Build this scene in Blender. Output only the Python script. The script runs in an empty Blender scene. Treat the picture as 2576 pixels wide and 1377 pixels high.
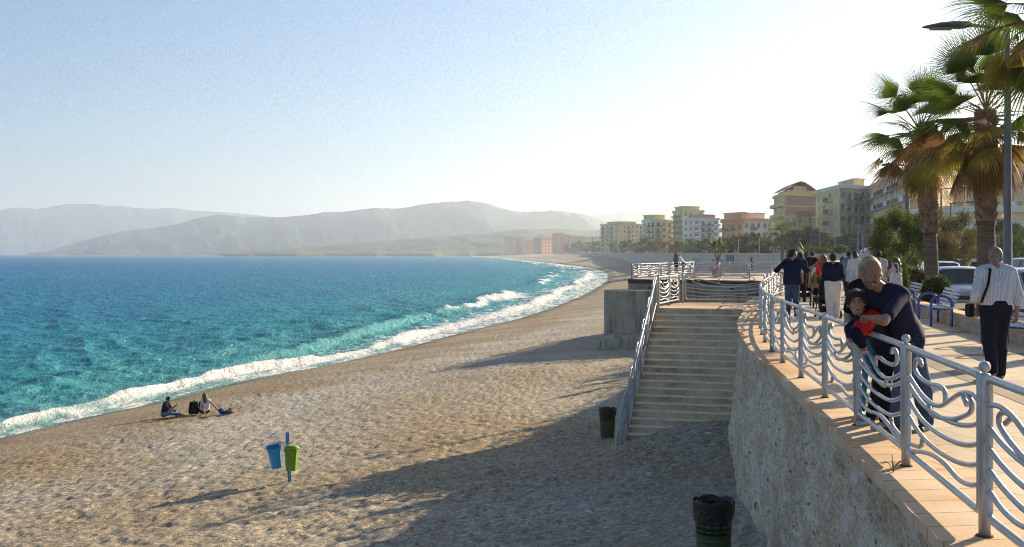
import bpy, bmesh, math, random
import numpy as np
from mathutils import Vector, Matrix
R = math.radians
sc = bpy.context.scene
COL = sc.collection
random.seed(7)
RNG = np.random.default_rng(11)

# ---------------------------------------------------------------- camera, sky, sun, exposure
EYE = 1.65
F = 2800.0                      # focal length in the pixels of a 2576-wide view
cam_data = bpy.data.cameras.new("camera")
cam = bpy.data.objects.new("camera", cam_data); COL.objects.link(cam)
cam.location = (0, 0, EYE); cam.rotation_euler = (R(90), 0, 0)
cam_data.sensor_width = 36; cam_data.lens = 36 * F / 2576
cam_data.shift_y = -51.5 / 2576
cam_data.clip_start = 0.1; cam_data.clip_end = 60000
sc.camera = cam

SUN_AZ, SUN_EL = R(49), R(19.5)     # azimuth measured from +Y towards +X
world = bpy.data.worlds.new("World"); sc.world = world; world.use_nodes = True
wn = world.node_tree.nodes; wl = world.node_tree.links
bg = wn["Background"]
sky = wn.new("ShaderNodeTexSky"); sky.sky_type = 'NISHITA'; sky.sun_disc = False
sky.sun_elevation = SUN_EL; sky.sun_rotation = SUN_AZ
sky.altitude = 0; sky.air_density = 1.0; sky.dust_density = .5; sky.ozone_density = 4.8
wl.new(sky.outputs[0], bg.inputs[0]); bg.inputs[1].default_value = 0.062

sd = bpy.data.lights.new("sun", 'SUN'); sd.energy = 5.0; sd.angle = R(0.5); sd.color = (1.0, 0.81, 0.55)
sun = bpy.data.objects.new("sun", sd); COL.objects.link(sun)
sv = Vector((math.sin(SUN_AZ) * math.cos(SUN_EL), math.cos(SUN_AZ) * math.cos(SUN_EL), math.sin(SUN_EL)))
sun.rotation_euler = sv.to_track_quat('Z', 'Y').to_euler(); sun.location = sv * 200

sc.view_settings.view_transform = 'Standard'; sc.view_settings.look = 'None'
sc.view_settings.gamma = 1.0; sc.view_settings.exposure = 1.2
sc.render.engine = 'CYCLES'
sc.cycles.max_bounces = 6; sc.cycles.transparent_max_bounces = 16
sc.cycles.volume_bounces = 1; sc.cycles.use_denoising = True; sc.cycles.use_adaptive_sampling = False
sc.cycles.sample_clamp_indirect = 4; sc.cycles.filter_width = 1.05; sc.cycles.denoising_prefilter = 'NONE'

# ---------------------------------------------------------------- helpers
def G(px, py, z=0.0):
    """where the sight line through a point of the photograph meets the level z"""
    Y = F * (EYE - z) / (py - 637.0)
    return ((px - 1288) * Y / F, Y)
def V(px, py, Y):
    return ((px - 1288) * Y / F, Y, EYE - (py - 637.0) * Y / F)

def tag(o, label=None, cat=None, group=None, kind=None):
    if label: o['label'] = label
    if cat: o['category'] = cat
    if group: o['group'] = group
    if kind: o['kind'] = kind
    return o
def empty(name, loc=(0, 0, 0), rz=0.0, **k):
    o = bpy.data.objects.new(name, None); COL.objects.link(o)
    o.location = loc; o.rotation_euler = (0, 0, rz); o.empty_display_size = .2
    return tag(o, **k)
def link(name, me, mats=None, parent=None, smooth=False):
    if mats is not None:
        for m in (mats if isinstance(mats, (list, tuple)) else [mats]): me.materials.append(m)
    o = bpy.data.objects.new(name, me); COL.objects.link(o)
    if parent is not None: o.parent = parent
    if smooth and len(me.polygons): me.polygons.foreach_set('use_smooth', np.ones(len(me.polygons), dtype=bool))
    return o
def copy_tree(o, parent=None):
    c = o.copy(); COL.objects.link(c)
    if parent is not None: c.parent = parent
    for ch in list(o.children): copy_tree(ch, c)
    return c
def mesh_np(name, verts, quads, tris=None):
    """fast mesh from numpy arrays"""
    me = bpy.data.meshes.new(name)
    v = np.asarray(verts, dtype=np.float32)
    loops, starts, tot = [], [], []
    n = 0
    if quads is not None and len(quads):
        q = np.asarray(quads, dtype=np.int32); loops.append(q.ravel()); starts.append(np.arange(len(q)) * 4); n = len(q) * 4
        tot.append(np.full(len(q), 4))
    if tris is not None and len(tris):
        t = np.asarray(tris, dtype=np.int32); loops.append(t.ravel()); starts.append(n + np.arange(len(t)) * 3)
        tot.append(np.full(len(t), 3))
    loops = np.concatenate(loops); starts = np.concatenate(starts)
    me.vertices.add(len(v)); me.vertices.foreach_set('co', v.ravel())
    me.loops.add(len(loops)); me.loops.foreach_set('vertex_index', loops.astype(np.int32))
    me.polygons.add(len(starts)); me.polygons.foreach_set('loop_start', starts.astype(np.int32))
    me.update(calc_edges=True); me.validate()
    return me
def grid_mesh(name, X, Y, Z, keep=None, flip=False):
    """rows x cols arrays -> quad sheet; keep masks the vertices"""
    r, c = X.shape
    idx = np.arange(r * c).reshape(r, c)
    q = np.stack([idx[:-1, :-1], idx[:-1, 1:], idx[1:, 1:], idx[1:, :-1]], -1).reshape(-1, 4)
    if keep is not None:
        k = keep.ravel(); q = q[k[q].all(1)]
        used = np.zeros(r * c, bool); used[q.ravel()] = True
        remap = np.cumsum(used) - 1
        v = np.stack([X.ravel(), Y.ravel(), Z.ravel()], 1)[used]
        return mesh_np(name, v, remap[q]), used
    return mesh_np(name, np.stack([X.ravel(), Y.ravel(), Z.ravel()], 1), q), np.ones(r * c, bool)
def set_attr(me, name, vals):
    a = me.attributes.new(name, 'FLOAT', 'POINT'); a.data.foreach_set('value', np.asarray(vals, np.float32))

# numpy noise
def _hash(ix, iy, iz, seed):
    h = (ix.astype(np.int64) * 374761393 + iy.astype(np.int64) * 668265263 + iz.astype(np.int64) * 2147483647 + seed * 974634777) & 0xffffffff
    h = ((h ^ (h >> 13)) * 1274126177) & 0xffffffff
    h = (h ^ (h >> 16)) & 0xffffffff
    return (h & 0xffff) / 65535.0
def noise2(x, y, seed=0):
    ix, iy = np.floor(x), np.floor(y); fx, fy = x - ix, y - iy
    fx = fx * fx * (3 - 2 * fx); fy = fy * fy * (3 - 2 * fy); z = np.zeros_like(ix)
    a = _hash(ix, iy, z, seed); b = _hash(ix + 1, iy, z, seed); c = _hash(ix, iy + 1, z, seed); d = _hash(ix + 1, iy + 1, z, seed)
    return (a * (1 - fx) + b * fx) * (1 - fy) + (c * (1 - fx) + d * fx) * fy
def fbm(x, y, oct=4, seed=0, gain=.5):
    s, a, t = 0.0, 1.0, 0.0
    for k in range(oct):
        s = s + a * noise2(x * 2 ** k + 17.3 * k, y * 2 ** k - 9.1 * k, seed + k); t += a; a *= gain
    return s / t
def sstep(a, b, x):
    t = np.clip((x - a) / (b - a), 0, 1); return t * t * (3 - 2 * t)
def dist_poly(X, Y, P):
    """signed distance to an open polyline: positive on its right-hand side; also arc length of the foot"""
    P = np.asarray(P, float); best = np.full(X.shape, 1e18); sg = np.ones(X.shape); arc = np.zeros(X.shape); L = 0.0
    for i in range(len(P) - 1):
        ax, ay = P[i]; dx, dy = P[i + 1] - P[i]; l2 = dx * dx + dy * dy; l = math.sqrt(l2)
        t = np.clip(((X - ax) * dx + (Y - ay) * dy) / l2, 0, 1)
        ex, ey = X - ax - t * dx, Y - ay - t * dy; d2 = ex * ex + ey * ey
        cr = ex * dy - ey * dx
        m = d2 < best - 1e-9
        best = np.where(m, d2, best); sg = np.where(m, np.where(cr > 0, 1.0, -1.0), sg); arc = np.where(m, L + t * l, arc); L += l
    return np.sqrt(best) * sg, arc
def smooth_line(P, n=8):
    """Catmull-Rom through the points"""
    P = [np.array(p, float) for p in P]; Q = [2 * P[0] - P[1]] + P + [2 * P[-1] - P[-2]]; out = []
    for i in range(1, len(Q) - 2):
        p0, p1, p2, p3 = Q[i - 1], Q[i], Q[i + 1], Q[i + 2]
        for k in range(n):
            t = k / n
            out.append(.5 * ((2 * p1) + (-p0 + p2) * t + (2 * p0 - 5 * p1 + 4 * p2 - p3) * t * t + (-p0 + 3 * p1 - 3 * p2 + p3) * t ** 3))
    out.append(P[-1]); return np.array(out)

# ---------------------------------------------------------------- material helper
def mat(name, col, rough=.7, metal=0.0, col2=None, vscale=4.0, var=.12, bump=0.0, bscale=30.0, spec=None, sheen=0, trans=0, detail=4.0, obj_rand=0.0, coat=0):
    m = bpy.data.materials.new(name); m.use_nodes = True
    n, l = m.node_tree.nodes, m.node_tree.links
    b = n["Principled BSDF"]; b.inputs["Roughness"].default_value = rough; b.inputs["Metallic"].default_value = metal
    if spec is not None: b.inputs["Specular IOR Level"].default_value = spec
    if coat: b.inputs["Coat Weight"].default_value = coat; b.inputs["Coat Roughness"].default_value = .08
    if sheen: b.inputs["Sheen Weight"].default_value = sheen
    c2 = col2 if col2 else tuple(max(0, c * (1 - var * 2)) for c in col)
    tc = n.new("ShaderNodeTexCoord"); no = n.new("ShaderNodeTexNoise"); no.inputs["Scale"].default_value = vscale; no.inputs["Detail"].default_value = detail
    l.new(tc.outputs["Object"], no.inputs["Vector"])
    rp = n.new("ShaderNodeValToRGB"); rp.color_ramp.elements[0].position = .32; rp.color_ramp.elements[1].position = .68
    rp.color_ramp.elements[0].color = (*c2, 1); rp.color_ramp.elements[1].color = (*col, 1)
    l.new(no.outputs["Fac"], rp.inputs["Fac"])
    out = rp.outputs["Color"]
    if obj_rand:
        oi = n.new("ShaderNodeObjectInfo"); hs = n.new("ShaderNodeHueSaturation")
        mr = n.new("ShaderNodeMapRange"); mr.inputs["To Min"].default_value = 1 - obj_rand; mr.inputs["To Max"].default_value = 1 + obj_rand
        l.new(oi.outputs["Random"], mr.inputs["Value"]); l.new(mr.outputs[0], hs.inputs["Value"])
        mh = n.new("ShaderNodeMapRange"); mh.inputs["To Min"].default_value = .5 - obj_rand * .09; mh.inputs["To Max"].default_value = .5 + obj_rand * .07
        l.new(oi.outputs["Random"], mh.inputs["Value"]); l.new(mh.outputs[0], hs.inputs["Hue"])
        l.new(out, hs.inputs["Color"]); out = hs.outputs["Color"]
    l.new(out, b.inputs["Base Color"])
    if bump:
        nb = n.new("ShaderNodeTexNoise"); nb.inputs["Scale"].default_value = bscale; nb.inputs["Detail"].default_value = 5
        l.new(tc.outputs["Object"], nb.inputs["Vector"])
        bp = n.new("ShaderNodeBump"); bp.inputs["Strength"].default_value = 1; bp.inputs["Distance"].default_value = bump
        l.new(nb.outputs["Fac"], bp.inputs["Height"]); l.new(bp.outputs[0], b.inputs["Normal"])
    if trans:
        tr = n.new("ShaderNodeBsdfTranslucent"); l.new(out, tr.inputs["Color"])
        mx = n.new("ShaderNodeMixShader"); mx.inputs[0].default_value = trans
        l.new(b.outputs[0], mx.inputs[1]); l.new(tr.outputs[0], mx.inputs[2]); l.new(mx.outputs[0], n["Material Output"].inputs["Surface"])
    m['x'] = 1
    return m
def nodes(m): return m.node_tree.nodes, m.node_tree.links

# ---------------------------------------------------------------- shape collector (boxes, tubes, lathes -> ONE mesh)
class MB:
    def __init__(s): s.v = []; s.f = []; s.mi = []; s.cur = 0
    def add(s, vs, fs):
        o = len(s.v); s.v += [tuple(v) for v in vs]
        for f in fs: s.f.append(tuple(i + o for i in f)); s.mi.append(s.cur)
    def box(s, c, size, rz=0.0, M=None, taper=1.0, bev=0.0):
        x, y, z = [k / 2 for k in size]; P = []
        if bev:
            b = min(bev, x * .9, y * .9, z * .9); Q = []
            ring = [(x - b, -y), (x, -y + b), (x, y - b), (x - b, y), (-x + b, y), (-x, y - b), (-x, -y + b), (-x + b, -y)]
            def rr(k, zz): return [(px - math.copysign(k, px), py - math.copysign(k, py), zz) for px, py in ring]
            for (k, zz) in ((b, -z), (0, -z + b), (0, z - b), (b, z)): Q += rr(k, zz)
            fs = [tuple(range(7, -1, -1)), tuple(range(24, 32))]
            for lv in range(3):
                for i in range(8): fs.append((lv * 8 + i, lv * 8 + (i + 1) % 8, (lv + 1) * 8 + (i + 1) % 8, (lv + 1) * 8 + i))
            P = Q
        else:
            for zz, t in ((-z, 1.0), (z, taper)):
                P += [(-x * t, -y * t, zz), (x * t, -y * t, zz), (x * t, y * t, zz), (-x * t, y * t, zz)]
            fs = [(3, 2, 1, 0), (4, 5, 6, 7), (0, 1, 5, 4), (1, 2, 6, 5), (2, 3, 7, 6), (3, 0, 4, 7)]
        cr, sr = math.cos(rz), math.sin(rz)
        if M is not None: P = [M @ Vector(p) for p in P]
        P = [(c[0] + p[0] * cr - p[1] * sr, c[1] + p[0] * sr + p[1] * cr, c[2] + p[2]) for p in P]
        s.add(P, fs)
    def prism(s, pts, z0, z1):
        n = len(pts); s.add([(p[0], p[1], z0) for p in pts] + [(p[0], p[1], z1) for p in pts],
                            [tuple(range(n - 1, -1, -1)), tuple(range(n, 2 * n))] + [(i, (i + 1) % n, n + (i + 1) % n, n + i) for i in range(n)])
    def tube(s, pts, r, seg=8, cap=True, r2=None, rs=None, flat=1.0):
        pts = [Vector(p) for p in pts]; n = len(pts)
        if n < 2: return
        T = []
        for i in range(n):
            d = (pts[min(i + 1, n - 1)] - pts[max(i - 1, 0)]); T.append(d.normalized() if d.length > 1e-9 else Vector((0, 0, 1)))
        up = Vector((0, 0, 1)) if abs(T[0].z) < .9 else Vector((1, 0, 0))
        a = T[0].cross(up).normalized(); P = []
        for i in range(n):
            a = (a - T[i] * a.dot(T[i])).normalized(); b = T[i].cross(a)
            rr = rs[i] if rs is not None else (r if r2 is None else r + (r2 - r) * i / (n - 1))
            for k in range(seg):
                t = 2 * math.pi * k / seg; P.append(pts[i] + a * (math.cos(t) * rr) + b * (math.sin(t) * rr * flat))
        fs = [(i * seg + k, i * seg + (k + 1) % seg, (i + 1) * seg + (k + 1) % seg, (i + 1) * seg + k) for i in range(n - 1) for k in range(seg)]
        if cap: fs += [tuple(range(seg - 1, -1, -1)), tuple(range((n - 1) * seg, n * seg))]
        s.add(P, fs)
    def lathe(s, c, prof, seg=16, cap=True):
        P = []
        for r, z in prof:
            for k in range(seg):
                t = 2 * math.pi * k / seg; P.append((c[0] + r * math.cos(t), c[1] + r * math.sin(t), c[2] + z))
        n = len(prof)
        fs = [(i * seg + k, i * seg + (k + 1) % seg, (i + 1) * seg + (k + 1) % seg, (i + 1) * seg + k) for i in range(n - 1) for k in range(seg)]
        if cap: fs += [tuple(range(seg - 1, -1, -1)), tuple(range((n - 1) * seg, n * seg))]
        s.add(P, fs)
    def quad(s, a, b, c, d): s.add([a, b, c, d], [(0, 1, 2, 3)])
    def mesh(s, name='m'):
        me = bpy.data.meshes.new(name); me.from_pydata(s.v, [], s.f)
        if any(s.mi): me.polygons.foreach_set('material_index', s.mi)
        me.update(); return me
    def build(s, name, mats, parent=None, smooth=False, loc=None):
        o = link(name, s.mesh(name), mats, parent, smooth)
        if loc is not None: o.location = loc
        return o
def bez(P, n=6): return [tuple(p) for p in smooth_line(P, n)]
# ================================================================ THE BAY: terrain, sea, hills
SEA = -6.65
def S(px, py): return G(px, py, SEA)
shore_px = [(0, 1104), (210, 1053), (416, 1009), (575, 968), (805, 924), (1005, 879), (1180, 833), (1336, 793), (1464, 744.5), (1515, 716),
            (1530, 699), (1517, 683), (1461, 671), (1336, 657), (1242, 648), (1117, 643.5)]
SHORE = [(-75, -160), (-52, -60), (-38, -10), (-30, 20)] + [S(*p) for p in shore_px]
SHORE += [(-700, 5200), (-1900, 7000), (-3400, 8300), (-5200, 9200)]
SHORE = smooth_line(SHORE, 6)
# inner edge of the beach: seaward face of the promenade wall, the bastion, then the long far wall
EDGE_NEAR = smooth_line([(1.9, -14), (2.0, -6), (2.15, 0), (2.3, 3.5), (2.48, 6.26), (2.66, 7.67), (2.90, 9.45), (3.27, 12.29), (3.69, 15.66), (4.02, 18.5), (4.55, 21.9), (5.35, 26.3), (6.45, 31.0), (7.85, 37.2), (9.6, 43.0), (12.2, 50.0), (13.6, 56.0), (13.95, 61.5)], 6)
BAST = [(13.9, 66.6), (7.35, 70.6), (14.4, 89.5), (24, 93)]
FWP = [(62, 120), (60, 150), (54, 180), (50, 215), (48, 245), (50, 290), (53, 350), (58, 450), (64, 600), (72, 850), (82, 1300)]
FARW = [(34, 105)] + FWP + [(86, 1800), (70, 2500), (0, 3600), (-300, 5000)]
BOUND = np.vstack([EDGE_NEAR, BAST, FARW])

def terrain_z(X, Y, detail=True):
    d, arc = dist_poly(X, Y, SHORE)
    z = np.interp(d, [-400, -60, -8, -1.5, 0, 2.5, 8, 20, 26, 32, 42, 70, 200, 900], [-30, -13, -8.0, -6.95, SEA, -6.15, -5.55, -4.35, -3.95, -3.6, -3.2, -2.2, -1.5, -.6])
    far = sstep(300, 1200, Y)
    z = np.where(d > 6, z * (1 - far) + far * np.interp(d, [0, 30, 120, 600], [SEA, -5.2, -2.5, -.8]), z)
    b, _ = dist_poly(X, Y, BOUND)         # negative on the beach side
    # sand banked against the wall near the stairs and under the camera
    w = np.exp(-np.clip(-b, 0, 50) / 4.0)
    z = z + w * np.interp(Y, [0, 12, 17, 22, 27, 31, 40], [1.6, 1.35, 1.1, .75, .5, .3, 0]) * (b < .5)
    # the foot of the stairs is half buried, more so on the wall side
    z = z + np.exp(-((X - 5.0) / 1.9) ** 2 - ((Y - 27.6) / 2.6) ** 2) * .62 + np.exp(-((X - 3.2) / 1.6) ** 2 - ((Y - 27.8) / 2.2) ** 2) * .25
    fw = np.exp(-np.clip(-b - 1, 0, 200) / 16.0) * sstep(98, 130, Y) * (b < .5) * sstep(12, 34, d)
    z = z + fw * (np.interp(Y, [100, 300, 700, 1500], [-.5, -.7, -1.2, -1.0]) - z)
    if detail:
        nearm = 1 - sstep(60, 160, Y)
        dry = sstep(3, 9, d)
        z = z + (fbm(X * .22, Y * .16, 3, 5) - .5) * .22 * sstep(4, 10, d)
        foot = fbm(X * 3.3, Y * 2.6, 2, 21)
        z = z + (.010 - .036 * sstep(.46, .74, foot)) * dry * nearm
        z = z + (fbm(X * 5.5, Y * 4.0, 2, 31) - .5) * .05 * dry * nearm
    inland = b > 1.2 + np.clip(Y, 0, 4000) * .012
    z = np.where(inland, -.3, z)
    return z, d, b
def ground_at(x, y):
    z, _, _ = terrain_z(np.array([float(x)]), np.array([float(y)])); return float(z[0])

# rows and columns grow with distance
ys = [-22.0]
while ys[-1] < 12500: ys.append(ys[-1] + (1.0 if ys[-1] < 9 else float(np.clip(ys[-1] ** 2 / 16800 * 2.3, .06, max(.06, .014 * ys[-1])))))
ys = np.array(ys)
inner = np.linspace(-.52, .30, 1050)
cols = np.concatenate([np.linspace(-2.2, -.53, 70), inner, np.linspace(.31, 1.6, 90)])
YY, AA = np.meshgrid(ys, cols, indexing='ij')
XX = AA * (YY + 26) * np.where(YY > 60, 1, 1)
Zt, Dt, Bt = terrain_z(XX, YY)
me, used = grid_mesh('beach', XX, YY, Zt, keep=(Dt > -30) | (YY < 30))
set_attr(me, 'shore', Dt.ravel()[used]); set_attr(me, 'inland', (Bt.ravel() > .8).astype(float)[used])

m = bpy.data.materials.new('shingle'); m.use_nodes = True; n, l = nodes(m); b = n["Principled BSDF"]; b.inputs["Roughness"].default_value = .85; b.inputs["Specular IOR Level"].default_value = .3
geo = n.new("ShaderNodeNewGeometry")
def tex(kind, scale, vec=None, **kw):
    t = n.new(kind); t.inputs["Scale"].default_value = scale
    for k, v in kw.items(): t.inputs[k].default_value = v
    l.new(vec if vec is not None else geo.outputs["Position"], t.inputs["Vector"]); return t
def ramp(src, stops, interp='LINEAR'):
    r = n.new("ShaderNodeValToRGB"); r.color_ramp.interpolation = interp; e = r.color_ramp.elements
    while len(e) < len(stops): e.new(.5)
    for i, (p, c) in enumerate(stops): e[i].position = p; e[i].color = (*c, 1) if len(c) == 3 else c
    l.new(src, r.inputs["Fac"]); return r
def mixc(fac, a, bb, mode='MIX'):
    x = n.new("ShaderNodeMix"); x.data_type = 'RGBA'; x.blend_type = mode
    for s_, v in ((x.inputs[0], fac), (x.inputs[6], a), (x.inputs[7], bb)):
        if isinstance(v, (int, float)): s_.default_value = v
        elif isinstance(v, tuple): s_.default_value = (*v, 1)
        else: l.new(v, s_)
    return x.outputs[2]
def math_(op, a, bb=0.0):
    x = n.new("ShaderNodeMath"); x.operation = op; x.use_clamp = False
    for s_, v in ((x.inputs[0], a), (x.inputs[1], bb)):
        if isinstance(v, (int, float)): s_.default_value = v
        else: l.new(v, s_)
    return x.outputs[0]
def attr(name):
    a = n.new("ShaderNodeAttribute"); a.attribute_name = name; return a.outputs["Fac"]
def maprange(src, a, bb, c=0.0, d=1.0):
    x = n.new("ShaderNodeMapRange"); l.new(src, x.inputs[0])
    for i, v in enumerate((a, bb, c, d)): x.inputs[i + 1].default_value = v
    return x.outputs[0]
cell = tex("ShaderNodeTexVoronoi", 14.0)
peb = ramp(cell.outputs["Color"], [(0, (.10, .09, .075)), (.35, (.24, .22, .185)), (.6, (.37, .345, .30)), (.85, (.54, .52, .47)), (1, (.80, .78, .74))])
cell2 = tex("ShaderNodeTexVoronoi", 6.5)
peb2 = ramp(cell2.outputs["Color"], [(0, (.17, .155, .125)), (.5, (.33, .305, .26)), (1, (.58, .56, .51))])
big = tex("ShaderNodeTexNoise", .16, Detail=5.0)
sand = mixc(.42, peb.outputs[0], peb2.outputs[0])
tone = ramp(big.outputs["Fac"], [(.38, (.96, .86, .70)), (.5, (1.0, .97, .91)), (.64, (1.14, 1.14, 1.13))])
sand = mixc(1.0, sand, tone.outputs[0], 'MULTIPLY')
# bands that run along the shore: wet brown sand at the water, grey shingle further up
sh = attr('shore'); wob = math_('ADD', sh, math_('MULTIPLY', math_('SUBTRACT', big.outputs["Fac"], .5), 9.0))
band = ramp(maprange(wob, 0, 30), [(0, (.34, .31, .27)), (.03, (.46, .41, .34)), (.10, (.86, .74, .58)), (.30, (.92, .82, .68)), (.42, (1.12, 1.10, 1.06)), (.6, (1.05, 1.0, .93)), (.74, (1.02, .93, .79)), (.84, (1.12, 1.0, .82)), (1, (.92, .88, .80))])
sand = mixc(1.0, sand, band.outputs[0], 'MULTIPLY')
inl = mixc(attr('inland'), sand, (.16, .155, .13))
l.new(inl, b.inputs["Base Color"])
nb1 = tex("ShaderNodeTexNoise", 26.0, Detail=5.0, Roughness=.7); nb2 = tex("ShaderNodeTexNoise", 5.0, Detail=5.0, Roughness=.6)
hsum = math_('ADD', math_('MULTIPLY', nb1.outputs["Fac"], .02), math_('MULTIPLY', nb2.outputs["Fac"], .05))
bp = n.new("ShaderNodeBump"); bp.inputs["Distance"].default_value = 1.0; bp.inputs["Strength"].default_value = 1; l.new(hsum, bp.inputs["Height"]); l.new(bp.outputs[0], b.inputs["Normal"])
beach = link('beach', me, m, smooth=True); tag(beach, 'grey brown shingle beach curving round the bay', 'beach', kind='structure')

# ---- sea
ys2 = [14.0]
while ys2[-1] < 12500: ys2.append(ys2[-1] + float(np.clip(ys2[-1] ** 2 / 23240 * 1.25, .07, .012 * ys2[-1])))
ys2 = np.array(ys2)
cols2 = np.concatenate([np.linspace(-2.2, -.53, 60), np.linspace(-.525, .12, 1150), np.linspace(.122, .2, 30)])
Y2, A2 = np.meshgrid(ys2, cols2, indexing='ij'); X2 = A2 * (Y2 + 10)
Ds, Arc = dist_poly(X2, Y2, SHORE)
keep = (Ds < 4)
W = np.interp(Y2, [40, 60, 120, 220, 400, 1000], [.95, 1.1, 2.1, 3.3, 4.2, 5])
u = -Ds / W                                     # distance out to sea in swash widths
along = Arc
n1 = fbm(along * .05, u * .15, 4, 3); n2 = fbm(along * .35, Ds * .4, 4, 8); n3 = fbm(X2 * 1.1, Y2 * .8, 4, 14)
damp = 1 - sstep(500, 1400, Y2)
z = np.zeros_like(X2)
ang = [(.9, 8.0, .10), (1.3, 5.2, .085), (.5, 3.9, .07), (1.7, 2.7, .05), (.2, 13.0, .10), (1.1, 1.8, .035)]
wx = X2 + 2.0 * (fbm(X2 * .05, Y2 * .05, 2, 40) - .5) * 6; wy = Y2 + 8 * (fbm(X2 * .04, Y2 * .04, 2, 41) - .5)
for i, (th, lam, amp) in enumerate(ang):
    k = 2 * math.pi / lam; ph = k * (wx * math.cos(th) + wy * math.sin(th) * .8 + 0.6 * wy * .35) + i * 1.7
    local = fbm(X2 / lam * .33, Y2 / lam * .2, 2, 50 + i)
    z += .95 * amp * damp * (local * 1.7) * (1 - np.abs(np.sin(ph / 2)) * 2 + .3)
z += (n3 - .5) * .26 * damp
shallow = sstep(.6, 5.0, u)
z *= .12 + .88 * shallow
c0 = 1.75 + (n1 - .5) * 1.5                     # the breaking crest
z += np.exp(-((u - c0) / .42) ** 2) * (.20 + .45 * n2) * (.35 + sstep(.3, .6, fbm(along * .03, along * 0, 2, 77))) * np.interp(Y2, [40, 100, 300, 900], [.8, 1.0, 1.5, 1.2])
c1 = 4.6 + (n1 - .5) * 2.2                      # the next wave, still rising
sel = sstep(.40, .62, fbm(along * .021 + 3.1, along * 0, 3, 91)) * (1 - sstep(700, 1500, Y2)) 
sel = np.maximum(sel, np.exp(-((Y2 - 170) / 50.) ** 2))
face = (u - c1)
z += sel * np.where(face > 0, np.exp(-(face / 1.3) ** 2), np.exp(-(face / .45) ** 2)) * (.75 * (.6 + .6 * n2)) * np.interp(Y2, [40, 100, 300], [.6, 1.0, 1.5])
z += np.exp(-((u - 8.5 - (n1 - .5) * 5) / 1.1) ** 2) * .22 * damp
# foam (0..1)
lace = fbm(X2 * 2.0, Y2 * 1.4, 4, 61); lace2 = fbm(along * .6, Ds * 1.8, 4, 62)
wash = (1 - sstep(1.1, 1.9, u)) * (.34 + .5 * sstep(.3, .7, lace2))
brk = np.exp(-((u - c0 + .05) / .56) ** 2) * (.42 + 1.3 * n2) * 1.25 * (.55 + .6 * sstep(.35, .6, fbm(along * .045, along * 0 + 7, 3, 78)))
back = sstep(c0, c0 + .3, u) * (1 - sstep(c0 + .6, c0 + 3.2, u)) * (sstep(.42, .66, lace) * .75)
crest = sel * np.exp(-((u - c1 + .15) / .28) ** 2) * sstep(.42, .62, fbm(along * .16, along * 0 + .5, 3, 15)) * 1.3 * sstep(125, 170, Y2)
crest += sel * np.exp(-((u - c1 + .8) / .8) ** 2) * np.exp(-((Y2 - 225) / 38.) ** 2) * 1.1
pat = sstep(.60, .70, fbm(X2 * .045, Y2 * .02, 3, 70)) * sstep(.5, .68, lace) * .40 * (1 - sstep(400, 800, Y2)) * sstep(3, 6, u)
foam = np.clip(np.maximum.reduce([wash, brk, back, crest, pat]), 0, 1.4)
foam = np.where(u < .25, np.minimum(foam, .2 + 3.2 * np.clip(u + .05 + (lace2 - .5) * .5, 0, 1)), foam)
z += foam * (n3 - .3) * .16 * damp * (u > .8)
runup = (fbm(along * .12, along * 0, 3, 33) - .5) * .25
Zs = SEA + z + runup * (1 - sstep(0, 3, u))
me, used = grid_mesh('sea', X2, Y2, Zs, keep=keep)
set_attr(me, 'foam', foam.ravel()[used]); set_attr(me, 'out', -Ds.ravel()[used])
m = bpy.data.materials.new('sea_water'); m.use_nodes = True; n, l = nodes(m); b = n["Principled BSDF"]
geo = n.new("ShaderNodeNewGeometry")
depth = ramp(maprange(attr('out'), 0, 320), [(0, (.15, .34, .32)), (.02, (.035, .31, .34)), (.06, (.010, .25, .32)), (.2, (.004, .19, .34)), (1, (.002, .145, .34))])
big = tex("ShaderNodeTexNoise", .03, Detail=4.0)
wcol = mixc(1.0, depth.outputs[0], ramp(big.outputs["Fac"], [(.35, (.88, .93, .95)), (.65, (1.1, 1.06, 1.04))]).outputs[0], 'MULTIPLY')
fn = tex("ShaderNodeTexNoise", 3.2, Detail=6.0, Roughness=.72)
ff = math_('ADD', attr('foam'), math_('MULTIPLY', math_('SUBTRACT', fn.outputs["Fac"], .5), .75))
fm = maprange(ff, .30, .78); fm.node.clamp = True
l.new(mixc(fm, wcol, (.78, .78, .79)), b.inputs["Base Color"])
l.new(maprange(fm, 0, 1, .22, .75), b.inputs["Roughness"]); b.inputs["IOR"].default_value = 1.33; b.inputs["Specular IOR Level"].default_value = .25
mp = n.new("ShaderNodeMapping"); mp.inputs["Scale"].default_value = (1.0, .62, 1); l.new(geo.outputs["Position"], mp.inputs[0])
w1 = tex("ShaderNodeTexNoise", .8, mp.outputs[0], Detail=7.0, Roughness=.66); w2 = tex("ShaderNodeTexNoise", 3.6, mp.outputs[0], Detail=5.0, Roughness=.6)
w3 = tex("ShaderNodeTexNoise", .11, mp.outputs[0], Detail=5.0, Roughness=.6)
hs = math_('ADD', math_('MULTIPLY', w1.outputs["Fac"], .85), math_('MULTIPLY', w2.outputs["Fac"], .07))
hs = math_('ADD', hs, math_('MULTIPLY', w3.outputs["Fac"], .9))
bp = n.new("ShaderNodeBump"); bp.inputs["Distance"].default_value = 1.0; bp.inputs["Strength"].default_value = 1.0; l.new(hs, bp.inputs["Height"]); l.new(bp.outputs[0], b.inputs["Normal"])
b.inputs['Specular IOR Level'].default_value = 0.0; b.inputs['Roughness'].default_value = .9
gl = n.new('ShaderNodeBsdfGlossy'); gl.inputs['Roughness'].default_value = .22; l.new(bp.outputs[0], gl.inputs['Normal'])
lw = n.new('ShaderNodeLayerWeight'); lw.inputs['Blend'].default_value = .35; l.new(bp.outputs[0], lw.inputs['Normal'])
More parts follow.
